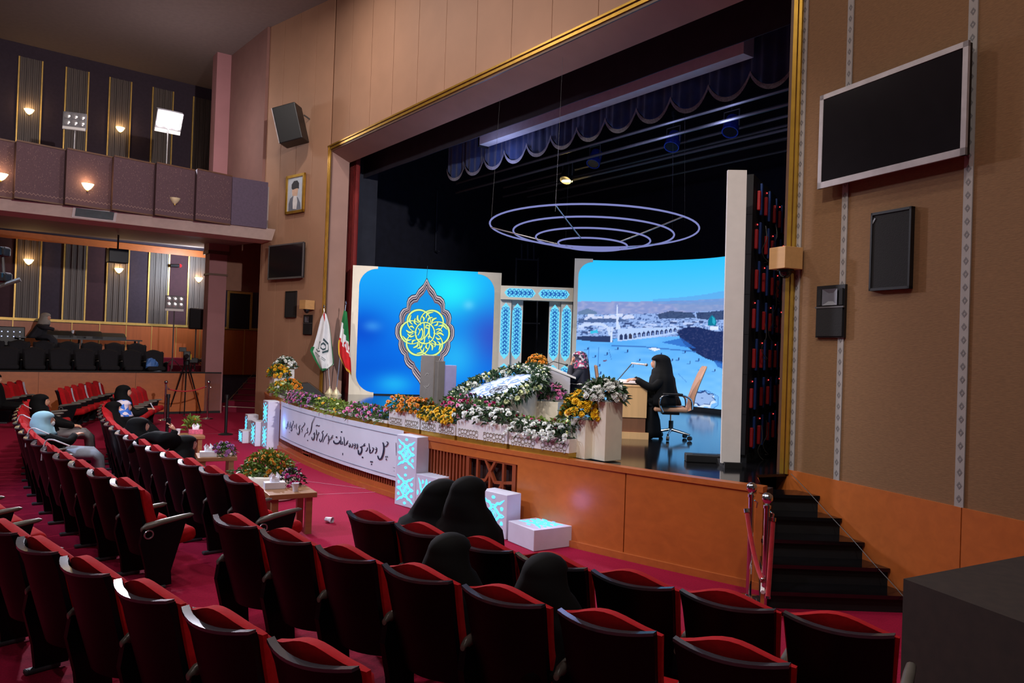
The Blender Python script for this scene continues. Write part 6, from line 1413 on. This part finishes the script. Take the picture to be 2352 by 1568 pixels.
# ---- stanchions
rope_m = M('red_velvet_rope', (176, 18, 34), .8, sheen=.3, var=.15, scale=20)
def post(p, h, lab, black=False):
    th = thing('stanchion', lab, 'stanchion', (p.x, p.y, 0)); m = mt['blackplast'] if black else mt['chrome']
    MB().lathe([(.17, 0), (.17, .012), (.13, .03), (.03, .05), (.026, .06)], n=24).build('base', m, th, True); MB().cyl((0, 0, .05), .026 if not black else .034, h - .12, 14).build('pole', m, th, True)
    if black: MB().cyl((0, 0, h - .08), .045, .08, 14).build('belt_head', mt['blackplast'], th)
    else: MB().lathe([(.034, h - .1), (.034, h - .075), (.02, h - .07), (.024, h - .058), (.045, h - .04), (.05, h - .012), (.044, h + .018), (.02, h + .036), (.004, h + .04)], n=18).build('ball_top', m, th, True); MB().tube([(.03, 0, h - .13), (.06, 0, h - .15), (.05, 0, h - .2)], .008, 6).build('hook', m, th)
    return th
s1_ = onz(378, 965, 0); s2_ = onz(476, 962, 0); post(s1_, 1.05, 'chrome rope stanchion left of the tripod camera'); post(s2_, 1.05, 'chrome rope stanchion right of the tripod camera')
def rope(a, b, sag, lab, ra=.018):
    a, b = Vector(a), Vector(b); P = [a.lerp(b, t) - Vector((0, 0, sag * 4 * t * (1 - t))) for t in np.linspace(0, 1, 15)]
    th = thing('velvet_rope', lab, 'rope', (a + b) / 2); mb = MB(); mb.tube(P, ra, 8); wbuild(mb, 'rope', rope_m, th, True)
    for q, q2 in ((P[0], P[1]), (P[-1], P[-2])): mb = MB(); mb.tube([q, q.lerp(q2, .5)], ra * 1.25, 8); wbuild(mb, 'chrome_end', mt['chrome'], th, True)
rope((s1_.x + .06, s1_.y, .86), (s2_.x - .06, s2_.y, .92), .10, 'dark red rope between the two chrome stanchions by the tripod')
post(onz(383, 1002, 0), .97, 'black belt barrier post by the far coffee table', True); post(onz(518, 998, 0), .95, 'black belt barrier post before the side stairs', True)
sA = Vector((2.26, 7.25, 0)); sB = Vector((2.27, 6.93, 0))
for s_, px, lab in ((0, 1727, 'chrome rope stanchion standing against the stage corner'), (1, 1763, 'chrome rope stanchion nearest the camera by the stage stairs')):
    v = ond(px, 1112 if s_ == 0 else 1136, 7.28 if s_ == 0 else 6.93); post(v, v.z - .02, lab)
    if s_ == 0: sA = v
    else: sB = v
rope((sA.x - .05, sA.y - .02, .86), (sB.x - .03, sB.y - .05, .30), .10, 'bright red velvet rope hanging from the stanchion at the stage corner', .022)
rope((sB.x + .05, sB.y - .02, .86), (sB.x + .0, sB.y - .09, .16), .04, 'bright red velvet rope hanging straight down from the nearest stanchion', .022)
q = onz(1790, 1285, .2); 
# ---- stage furniture
beech = wood('beech', (226, 178, 122), 'Z', 2.0, .06, .45); walnut = wood('walnut', (128, 84, 58), 'Z', 2.0, .1, .45)
fx = Vector((-.988, .06)); RZP = math.atan2(fx.y, fx.x) - PI / 2
def l2w(o, rz, x, y): return Vector((o[0] + x * math.cos(rz) - y * math.sin(rz), o[1] + x * math.sin(rz) + y * math.cos(rz)))
cn = onz(1483, 1009, SH); dw, dd, dh = 1.0, .52, .80
d0 = l2w((cn.x, cn.y), RZP, dw / 2, dd / 2)
desk = thing('reciter_desk', 'light wooden desk with darker lower panel at the right of the stage', 'desk', (d0.x, d0.y, SH), RZP)
for sx in (-1, 1):
    MB().box((sx * (dw / 2 - .02), 0, .55), (.04, dd, .46)).build('side_panel', beech, desk); MB().box((sx * (dw / 2 - .03), 0, .21), (.03, dd - .02, .24)).build('lower_panel', walnut, desk); MB().box((sx * (dw / 2 - .03), .0, .05), (.08, dd + .08, .10)).build('plinth', beech, desk)
MB().rbox((0, .0, dh - .02), (dw, dd + .02, .04), .005, seg=1).build('desktop', beech, desk); MB().box((0, dd / 2 - .03, .45), (dw - .08, .03, .6)).build('front_panel', beech, desk)
zt2 = SH + dh; bk = l2w((d0.x, d0.y), RZP, -.12, -.02); th = thing('open_book', 'thick open white book lying on the light wooden desk', 'book', (bk.x, bk.y, zt2), RZP)
for sx in (-1, 1): mb = MB(); mb.rbox((sx * .11, 0, .03), (.21, .28, .05), .012, seg=1, M4=Matrix.Rotation(sx * -.06, 4, 'Y')); mb.build('page_block', wpap, th)
MB().box((0, 0, .004), (.44, .29, .008)).build('cover', mt['greyplast'], th)
def mic(base, head_w, lab, boom=True, white=False, z=zt2):
    th = thing('microphone_stand', lab, 'microphone', base); q = Vector(head_w) - Vector(base)
    MB().cyl((0, 0, 0), .07, .015, 16).build('foot', mt['blackplast'], th); k = Vector((q.x * .3, q.y * .3, max(.08, q.z * .3)))
    MB().tube([(0, 0, .015), k], .008, 6).build('lower_rod', mt['blackplast'], th); MB().tube([k, q], .009, 6).build('boom', mt['blackplast'], th)
    return th, q
mb_ = l2w((d0.x, d0.y), RZP, -.1, .2); hw = ond(1452, 834, d0.y - .12); th, q = mic((mb_.x, mb_.y, zt2), hw, 'white microphone on a boom over the light wooden desk')
d1 = ond(1490, 838, d0.y - .12) - Vector((mb_.x, mb_.y, zt2)); MB().tube([q + (q - d1) * .05, q.lerp(d1, .75)], .014, 8).build('microphone_body', wpap, th); MB().ell(q.lerp(d1, .85), (.03, .024, .024), 10, 7).build('grille_head', mt['metal'], th, True)
# office chair
tanl = M('tan_leather', (186, 136, 104), .5, var=.08, scale=12)
cb = onz(1540, 1008, SH); chair = thing('office_chair', 'tan high-backed office chair with black arms and chrome star base', 'chair', (cb.x, cb.y, SH), RZP)
for k in range(5):
    a = 2 * PI * k / 5 + .35; f = Vector((.31 * math.cos(a), .31 * math.sin(a), .09)); o = MB().tube([(0, 0, .15), f * .6 + Vector((0, 0, .06)), f], [.024, .02, .016], 8).build('base_arm', mt['chrome'], chair, True)
    mb = MB(); mb.cyl((0, 0, -.02), .035, .04, 12); mb.build('castor', mt['blackplast'], o, loc=f + Vector((0, 0, -.052)), rot=(PI / 2, 0, a))
MB().cyl((0, 0, .12), .035, .16, 12).build('gas_column', mt['blackplast'], chair); MB().cyl((0, 0, .26), .022, .12, 10).build('piston', mt['chrome'], chair); MB().rbox((0, .02, .40), (.2, .26, .05), .01, seg=1).build('tilt_plate', mt['blackplast'], chair)
MB().rbox((0, .04, .46), (.5, .5, .07), .03, seg=2).build('seat', tanl, chair, True)
rings = []
for y, z, w_, th_ in ((-.20, .44, .46, .05), (-.26, .47, .47, .055), (-.285, .55, .47, .055), (-.30, .66, .48, .055), (-.35, .82, .48, .05), (-.42, 1.0, .46, .048), (-.465, 1.10, .40, .04), (-.475, 1.125, .34, .02)):
    rings.append([(w_ / 2 * math.copysign(abs(math.cos(a)) ** .5, math.cos(a)), y + th_ / 2 * math.copysign(abs(math.sin(a)) ** .7, math.sin(a)), z) for a in np.linspace(0, 2 * PI, 21)[:-1]])
mb = MB(); mb.loft(rings); mb.build('backrest', tanl, chair, True)
for sx in (-1, 1):
    o = MB().tube(smooth_pts([(sx * .25, .16, .42), (sx * .29, .22, .56), (sx * .29, .16, .67), (sx * .29, -.1, .68), (sx * .28, -.24, .62), (sx * .27, -.26, .48)], 4), .016, 8).build('arm_loop', mt['chrome'], chair, True); MB().rbox((sx * .29, .03, .695), (.05, .30, .03), .012, seg=1).build('arm_pad', mt['blackplast'], o)
# grey reciting podium and its chair
pp = ond(1283, 900, 14.25); pod = thing('reciter_podium', 'pale grey podium with sloping top next to the wreath', 'podium', (pp.x, pp.y, SH), RZP)
pgrey = M('pale_grey_laminate', (196, 192, 198), .5, var=.03)
mb = MB(); mb.extr([(-.4, .26, 0), (-.4, -.20, 0), (-.4, -.20, .80), (-.4, .26, .98)], (.8, 0, 0)); mb.build('body', pgrey, pod); mb = MB(); mb.extr([(-.42, .29, .99), (-.42, -.30, .78), (-.42, -.30, .81), (-.42, .29, 1.02)], (.84, 0, 0)); mb.build('sloping_top', mt['white'], pod)
mb_ = l2w((pp.x, pp.y), RZP, -.2, .22); th, q = mic((mb_.x, mb_.y, SH + 1.0), ond(1301, 838, mb_.y), 'dark boom microphone rising from the pale grey podium'); MB().ell(q, (.03, .025, .025), 10, 7).build('grille_head', mt['blackplast'], th, True)
c2 = ond(1336, 920, 14.3); ch2 = thing('cantilever_chair', 'chrome framed chair behind the pale grey podium', 'chair', (c2.x, c2.y, SH), RZP)
for sx in (-1, 1): MB().tube(smooth_pts([(sx * .26, -.22, .02), (sx * .26, .24, .02), (sx * .26, .26, .3), (sx * .26, .24, .66), (sx * .26, .1, .68), (sx * .26, -.26, .68)], 4), .014, 8).build('side_frame', mt['chrome'], ch2, True)
MB().rbox((0, 0, .44), (.48, .48, .06), .02, seg=1).build('seat', tanl, ch2); MB().rbox((0, 0, 0), (.46, .05, .56), .02, seg=1).build('backrest', tanl, ch2, loc=(0, -.28, .76), rot=(-.16, 0, 0))
for y in (-.22, .22): MB().tube([(-.26, y, .40), (.26, y, .40)], .012, 6).build('cross_bar', mt['chrome'], ch2)
v = onz(1618, 1060, SH); th = thing('cable_ramp', 'low flat black bar on the stage in front of the curved screen', 'cable cover', (v.x, v.y, SH), math.radians(-6)); MB().rbox((0, 0, .045), (.46, .22, .09), .01, seg=1).build('cover', mt['black'], th); MB().box((0, 0, .092), (.3, .1, .006)).build('lid', mt['blackplast'], th)
# ================================================================== people
def proj(p):
    v = Vector(p) - Vector((0, 0, CZ)); d = v.dot(V_F); return 1176 + F * v.dot(V_R) / d, 784 - F * v.dot(V_U) / d
def ang_for(r, px, dr, z, lo, hi):
    return min(((abs(proj(row_pt(r, lo + (hi - lo) * i / 600, dr)[0] + Vector((0, 0, z)))[0] - px)), lo + (hi - lo) * i / 600) for i in range(601))[1]
eye_m = M('eye_dark', (30, 22, 20), .3); lip_m = M('lips', (166, 84, 80), .5); shoe_m = M('black_shoe', (22, 20, 22), .4)
LV = [(0, .27, .225), (.06, .272, .22), (.14, .262, .20), (.28, .248, .182), (.38, .242, .174), (.45, .234, .166), (.50, .222, .158), (.54, .204, .152), (.58, .182, .147), (.62, .160, .143), (.66, .143, .140), (.70, .130, .137), (.735, .122, .136), (.75, .119, .138), (.785, .106, .126), (.815, .082, .098), (.836, .048, .058), (.845, .008, .01)]
def hand(mb, w_, d, up, s=1.0):
    """open hand at wrist w_, pointing along d, back of the hand along up: palm, four curled fingers, thumb"""
    d = Vector(d).normalized(); sd = d.cross(Vector(up)).normalized(); up = sd.cross(d); w_ = Vector(w_)
    rings = []
    for t, a, b in ((0, .026, .018), (.03, .036, .018), (.065, .042, .015), (.09, .040, .012)):
        rings.append([w_ + d * t * s + (sd * a * math.cos(q) + up * b * math.sin(q)) * s for q in np.linspace(0, 2 * PI, 11)[:-1]])
    mb.loft(rings)
    for k, L in enumerate((.062, .072, .068, .052)):
        b0 = w_ + (d * .085 + sd * (-.03 + .02 * k)) * s; P = [b0, b0 + (d * L * .45 - up * .004) * s, b0 + (d * L * .8 - up * .016) * s, b0 + (d * L - up * .03) * s]; mb.tube(P, [.0095 * s, .009 * s, .0085 * s, .006 * s], 7)
    b0 = w_ + (d * .03 - sd * .034) * s; mb.tube([b0, b0 + (d * .03 - sd * .026) * s, b0 + (d * .06 - sd * .03 - up * .006) * s], [.012 * s, .0105 * s, .008 * s], 7)
def person(label, pos, rz, seat=.46, lean=.1, side=0.0, hfwd=.0, pitch=0.0, turn=0.0, hood=None, coat=None, scarf=None, skirt=None, arms=(), legs=True, knee=.46, sc=1.0, wide=1.0, face=True, inner=None, extra=None, seed=1, sag=0.0, mask=None):
    th = thing('person', label, 'person', pos, rz); coat = coat or mt['chador']; k0 = seat + .03
    def ctr(h):
        y = -math.sin(lean) * min(h, .55) * sc; x = side * (min(h, .8) / .8) ** 1.4
        if h > .5: y += (hfwd - .03) * min(1, (h - .5) / .15) + .024 * max(0, min(1, (h - .64) / .12))
        return Vector((x, y, k0 + h * sc * (math.cos(lean) if h < .55 else 1) - (sag if h > .5 else sag * h / .5)))
    rnd = random.Random(seed); ph = rnd.random() * 6
    def rings(lo, hi, grow=0.0):
        R_ = []
        for h, rx, ry in LV:
            if not lo <= h <= hi: continue
            c = ctr(h); op_ = .80 if .585 < h < .742 else 1.0; fold = .075 * max(0, 1 - h / .62); g = 1 + grow; w2 = wide if h < .5 else 1 + (wide - 1) * .4
            R_.append([c + Vector((rx * w2 * g * math.cos(a) * (1 + fold * (math.sin(5 * a + ph + 7 * h) + .6 * math.sin(11 * a + 2 * ph - 5 * h))), ry * w2 * g * math.sin(a) * (op_ if math.sin(a) > 0 else 1) * (1 + fold * (math.sin(6 * a + ph * 2 - 6 * h) + .6 * math.sin(11 * a + 2 * ph - 5 * h))), 0)) for a in np.linspace(0, 2 * PI, 49)[:-1]])
        return R_
    # head centre and orientation
    Hc = ctr(.69) + Vector((0, .056, 0)); HM = Matrix.Translation(Hc) @ Matrix.Rotation(turn, 4, 'Z') @ Matrix.Rotation(pitch, 4, 'X')
    # body: one surface from pelvis through neck into the head, with legs and hands
    mb = MB()
    core = [(.02, .15, .12), (.2, .14, .10), (.42, .17, .09), (.5, .10, .07), (.55, .05, .05), (.60, .05, .055)]
    mb.loft([[ctr(h) + Vector((rx * math.cos(a), ry * math.sin(a) + (.02 if h > .52 else 0), 0)) for a in np.linspace(0, 2 * PI, 17)[:-1]] for h, rx, ry in core])
    hd = []
    for i in range(13):
        b = -PI / 2 + PI * i / 12; cb_, sb_ = max(math.cos(b), .03), math.sin(b); rg = []
        for a in np.linspace(0, 2 * PI, 21)[:-1]:
            x = .074 * cb_ * math.cos(a); y = .092 * cb_ * math.sin(a); z = .112 * sb_
            if z < -.02: x *= 1 + (z + .02) * 2.2; y *= 1 + (z + .02) * (.4 if y > 0 else 2.5)
            if y > 0:
                y += .022 * math.exp(-(x / .014) ** 2) * math.exp(-((z + .014) / .028) ** 2) + .008 * math.exp(-(x / .022) ** 2 - ((z + .056) / .014) ** 2) + .007 * math.exp(-(x / .03) ** 2 - ((z + .088) / .018) ** 2)
                y -= .008 * math.exp(-((abs(x) - .03) / .014) ** 2 - ((z - .012) / .014) ** 2)
            rg.append(HM @ Vector((x, y, z)))
        hd.append(rg)
    mb.loft(hd)
    if legs:
        for sx in (-1, 1): mb.tube([(sx * .08, .05, seat + .06), (sx * .10, knee - .02, seat + .05), (sx * .10, knee + .03, .3), (sx * .10, knee + .02, .07)], [.05, .04, .034, .03], 8)
    for A in arms:
        if A.get('hand'): hand(mb, A['wrist'], A['hand'], A.get('up', (0, 0, 1)))
    body = mb.build('body', mt['skin'], th, 'all')
    if face:
        for sx in (-1, 1):
            mb = MB(); mb.ell((sx * .030, .080, .012), (.012, .006, .006), 8, 5, M4=HM); mb.build('eye', eye_m, body, True)
            mb = MB(); mb.tube([HM @ Vector((sx * .045, .078, .030)), HM @ Vector((sx * .03, .086, .036)), HM @ Vector((sx * .014, .088, .032))], .003, 5); mb.build('eyebrow', eye_m, body)
        mb = MB(); mb.ell((0, .090, -.055), (.020, .007, .006), 10, 5, M4=HM); mb.build('mouth', lip_m, body, True)
    if mask:
        mb = MB(); mb.ell((0, .066, -.045), (.058, .042, .045), 12, 8, M4=HM); mb.build('face_mask', mask, th, True)
    # garment
    def limbs(mb, m):
        if legs:
            L = [(0, .06, seat + .07, .215, .11), (0, .25, seat + .065, .205, .10), (0, knee - .05, seat + .05, .195, .095), (0, knee + .03, seat - .02, .185, .085), (0, knee + .02, .28, .19, .13), (0, knee + .01, .12, .20, .15), (0, knee + .01, .03, .21, .165)] if not skirt else [(0, .06, seat + .07, .215, .11), (0, .25, seat + .065, .205, .10), (0, knee - .05, seat + .05, .195, .095), (0, knee + .03, seat - .02, .185, .085), (0, knee + .05, .28, .165, .085), (0, knee + .06, .12, .16, .09)]
            rg = []
            for i, (x, y, z, rx, rr) in enumerate(L):
                d = (Vector(L[min(i + 1, len(L) - 1)][:3]) - Vector(L[max(i - 1, 0)][:3])).normalized(); n2 = Vector((1, 0, 0)).cross(d).normalized()
                rg.append([Vector((x, y, z)) + Vector((1, 0, 0)) * rx * math.cos(a) * (1 + .05 * math.sin(5 * a + ph)) + n2 * rr * math.sin(a) * (1 + .09 * math.sin(4 * a + i)) for a in np.linspace(0, 2 * PI, 25)[:-1]])
            m.loft(rg)
    def sleeves(mb):
        for A in arms:
            s = ctr(.44) + Vector((A['side'] * .17, .0, 0)); P = smooth_pts([tuple(s), tuple(A['elbow']), tuple(A['wrist'])], 4); n = len(P); mb.tube(P, [.078 - .03 * i / (n - 1) for i in range(n)], 12)
    mb = MB()
    if scarf is None:
        mb.loft(rings(0, .9)); sleeves(mb); 
        if not skirt: limbs(mb, mb)
        if extra: extra(mb)
        mb.build('chador', coat, th, 'all')
    else:
        mb.loft(rings(0, .56)); sleeves(mb)
        if not skirt: limbs(mb, mb)
        if extra: extra(mb)
        mb.build('coat', coat, th, 'all'); m2 = MB(); m2.loft(rings(.47, .9, .035)); m2.build('headscarf', scarf, th, 'all')
    if skirt: m2 = MB(); limbs(m2, m2); m2.build('skirt', skirt, th, 'all')
    if inner:   # under-scarf edge framing the face
        mb = MB(); mb.tube([HM @ Vector((.070 * math.cos(a), .046, -.012 + .088 * math.sin(a))) for a in np.linspace(0, 2 * PI, 25)[:-1]], .013, 7, closed=True); mb.build('inner_scarf', inner, th, True)
    if legs:
        for sx in (-1, 1): MB().rbox((sx * .10, knee + .12, .04), (.09, .25, .075), .03, seg=2).build('shoe', shoe_m, th, True)
    return th
# fabrics
def patterned(name, cols, scale):
    m, n, l, b = nt(name); tc = n.new('ShaderNodeTexCoord'); vo = n.new('ShaderNodeTexVoronoi'); rp = n.new('ShaderNodeValToRGB'); vo.inputs['Scale'].default_value = scale; rp.color_ramp.interpolation = 'CONSTANT'
    while len(rp.color_ramp.elements) < len(cols): rp.color_ramp.elements.new(.5)
    for i, c in enumerate(cols): rp.color_ramp.elements[i].position = i / len(cols); rp.color_ramp.elements[i].color = lin(c) + (1,)
    l.new(tc.outputs['Object'], vo.inputs['Vector']); l.new(vo.outputs['Color'], rp.inputs['Fac']); l.new(rp.outputs['Color'], b.inputs['Base Color']); b.inputs['Roughness'].default_value = .8; return m
floral = patterned('floral_scarf', [(44, 40, 62), (176, 70, 110), (60, 60, 84), (196, 190, 196), (40, 36, 50)], 26)
bluesc = patterned('blue_white_scarf', [(36, 92, 190), (216, 206, 220), (54, 116, 214), (200, 190, 210)], 14)
lightblue = M('light_blue_scarf', (150, 196, 214), .8, var=.08); grey_cl = M('grey_cloth', (122, 118, 122), .85, var=.12, scale=12); navy = M('navy_coat', (24, 25, 42), .8, var=.15); palegrey = M('pale_grey_trousers', (150, 160, 178), .85)
# reciter at the desk
c = l2w((cb.x, cb.y), RZP, 0, .13)
person('woman in black chador seated at the wooden desk reading into a microphone', (c.x, c.y, SH), RZP, seat=.49, lean=-.06, hfwd=.03, sc=.90, wide=1.15, inner=M('grey_underscarf', (120, 122, 118), .8), knee=.15,
       arms=[dict(side=-1, elbow=(-.25, .20, .78), wrist=(-.16, .42, .885), hand=(.15, 1, -.05)), dict(side=1, elbow=(.25, .20, .76), wrist=(.16, .42, .885), hand=(-.15, 1, -.05))], seed=2)
# reciter behind the grey podium
c = l2w((c2.x, c2.y), RZP, 0, .03)
person('woman in floral headscarf and navy coat seated behind the grey podium', (c.x, c.y, SH), RZP, seat=.47, lean=-.02, hfwd=.03, sc=.93, coat=navy, scarf=floral, knee=.30,
       arms=[dict(side=-1, elbow=(-.26, .20, .76), wrist=(-.10, .19, 1.00), hand=(.2, -.15, 1), up=(0, 1, .1)), dict(side=1, elbow=(.25, .18, .72), wrist=(.12, .34, .84), hand=(-.2, 1, 0))], seed=3)
# foreground pair in the front row
def seat_person(r, a, label, dr=-.34, turn=0.0, **kw):
    p, rz = row_pt(r, a, dr); return person(label, (p.x, p.y, 0), rz + turn, **kw)
a_ = ang_for(1, 1085, -.34, 1.2, -134, -122); 
seat_person(1, a_, 'woman in black chador sitting upright, right one of the near pair', lean=.06, side=0.0, sc=.98, wide=1.22, face=True, seed=4, sag=0.0)
a_ = ang_for(1, 968, -.36, 1.0, -134, -122)
seat_person(1, a_, 'woman in black chador leaning sideways, left one of the near pair', dr=-.40, lean=-.06, side=.17, sc=.90, wide=1.35, seed=5, sag=.02)
a_ = ang_for(2, 1034, -.28, 1.2, -134, -118)
seat_person(2, a_, 'black veiled head of a woman in the second row, seen from behind', dr=-.30, lean=.02, sc=.90, wide=1.15, seed=6, sag=.13)
a_ = ang_for(2, 1252, -.28, 1.2, -134, -116)
seat_person(2, a_, 'black veiled woman in the second row, furthest right', dr=-.30, lean=.02, sc=.90, wide=1.15, seed=7, sag=.13)
# front row, middle block
a_ = ang_for(1, 257, -.30, 1.1, -156, -134)
seat_person(1, a_, 'woman with smooth black hood slumped in the front row, furthest back', dr=-.28, lean=.28, sc=.84, seed=8, wide=1.1, sag=.14)
a_ = ang_for(1, 287, -.36, 1.0, -156, -134)
seat_person(1, a_, 'woman in blue and white patterned scarf in the front row', dr=-.40, lean=.20, sc=.84, scarf=bluesc, seed=9, sag=.12, wide=1.1)
a_ = ang_for(1, 338, -.34, 1.1, -156, -134)
P8 = seat_person(1, a_, 'woman in black chador in the front row raising a hand with a phone', dr=-.32, lean=.2, sc=.84, wide=1.15, seed=10, sag=.08,
            arms=[dict(side=1, elbow=(.34, .22, .74), wrist=(.30, .34, .94), hand=(-.25, -.35, .6), up=(.5, .6, .3))])
q = l2w((P8.location.x, P8.location.y), P8.rotation_euler.z, .26, .26); ph_ = thing('mobile_phone', 'dark mobile phone held up by the woman in the front row', 'phone', (q.x, q.y, 1.05), P8.rotation_euler.z + .6)
MB().rbox((0, 0, 0), (.072, .009, .15), .004, seg=1).build('case', mt['blackplast'], ph_); MB().box((0, .006, 0), (.064, .003, .13)).build('glass', mt['screenoff'], ph_)
a_ = ang_for(1, 402, -.34, 1.05, -156, -134)
def cape(mb):
    P = smooth_pts([(.1, -.1, .98), (-.15, -.22, 1.0), (-.34, -.34, .93), (-.5, -.42, .80)], 4); n = len(P); rg = []
    for i, p in enumerate(P): rg.append([Vector(p) + Vector((.02 * math.cos(a), .13 * (1 - .7 * i / (n - 1)) * math.cos(a), .10 * (1 - .6 * i / (n - 1)) * math.sin(a))) for a in np.linspace(0, 2 * PI, 13)[:-1]])
    mb.loft(rg)
seat_person(1, a_, 'hunched woman in black chador trailing over a front-row seat back', dr=-.36, lean=-.12, hfwd=.06, sc=.76, wide=1.15, seed=11, extra=cape, sag=.10)
# second row, middle block: reclining pair
a_ = -144.3
seat_person(2, a_, 'reclining woman in light blue scarf and black chador in the second row', dr=-.40, lean=.34, sc=.88, sag=.08, scarf=lightblue, skirt=palegrey, seed=12, knee=.52, mask=M('white_mask', (226, 228, 232), .8), arms=[dict(side=1, elbow=(.26, .12, .72), wrist=(.12, .22, .80), hand=(-.4, .6, .2))])
a_ = ang_for(2, 132, -.36, 1.1, -160, -138)
seat_person(2, -149.9, 'reclining person in black with grey skirt in the second row', dr=-.42, lean=.34, sc=.86, skirt=grey_cl, seed=13, knee=.58, arms=[dict(side=-1, elbow=(-.26, .14, .72), wrist=(-.08, .34, .66), hand=(.3, 1, -.1)), dict(side=1, elbow=(.26, .14, .72), wrist=(.1, .34, .66), hand=(-.3, 1, -.1))])
# far block
a_ = ang_for(1, 286, -.30, 1.15, -168, -156)
P10 = seat_person(1, a_, 'woman in black chador in the far block holding white paper', dr=-.30, lean=.05, sc=.95, seed=14, arms=[dict(side=-1, elbow=(-.25, .2, .72), wrist=(-.07, .40, .80), hand=(.1, 1, .2)), dict(side=1, elbow=(.25, .2, .72), wrist=(.07, .40, .80), hand=(-.1, 1, .2))])
q = l2w((P10.location.x, P10.location.y), P10.rotation_euler.z, 0, .52); pp_ = thing('paper_sheet', 'white paper held by the woman in the far block', 'paper', (q.x, q.y, .84), P10.rotation_euler.z); MB().box((0, 0, .04), (.16, .01, .12)).build('page', paper, pp_, rot=(.5, 0, 0)); MB().box((0, -.012, .03), (.1, .004, .05)).build('print', ink, pp_, rot=(.5, 0, 0))
seat_person(3, ang_for(3, -6, -.3, 1.0, -168, -150), 'person in black cut off by the left picture edge', dr=-.3, lean=.1, sc=.95, seed=15, knee=.56)
# operator on the tier
p = TP.pt(TP.px(100, 780)[0], TZ + .34, -2.35)
person('bending operator in dark jacket beside the sound desks on the tier', (p.x, p.y, TZ + .34), -.75 - PI / 2 + .9, seat=.5, lean=-.45, hfwd=.04, sc=.9, coat=M('dark_jacket', (32, 30, 38), .8), scarf=M('grey_hair', (150, 140, 130), .8), legs=True, seed=16, arms=[dict(side=1, elbow=(.28, .36, .85), wrist=(.16, .56, .8), hand=(-.1, 1, 0))])
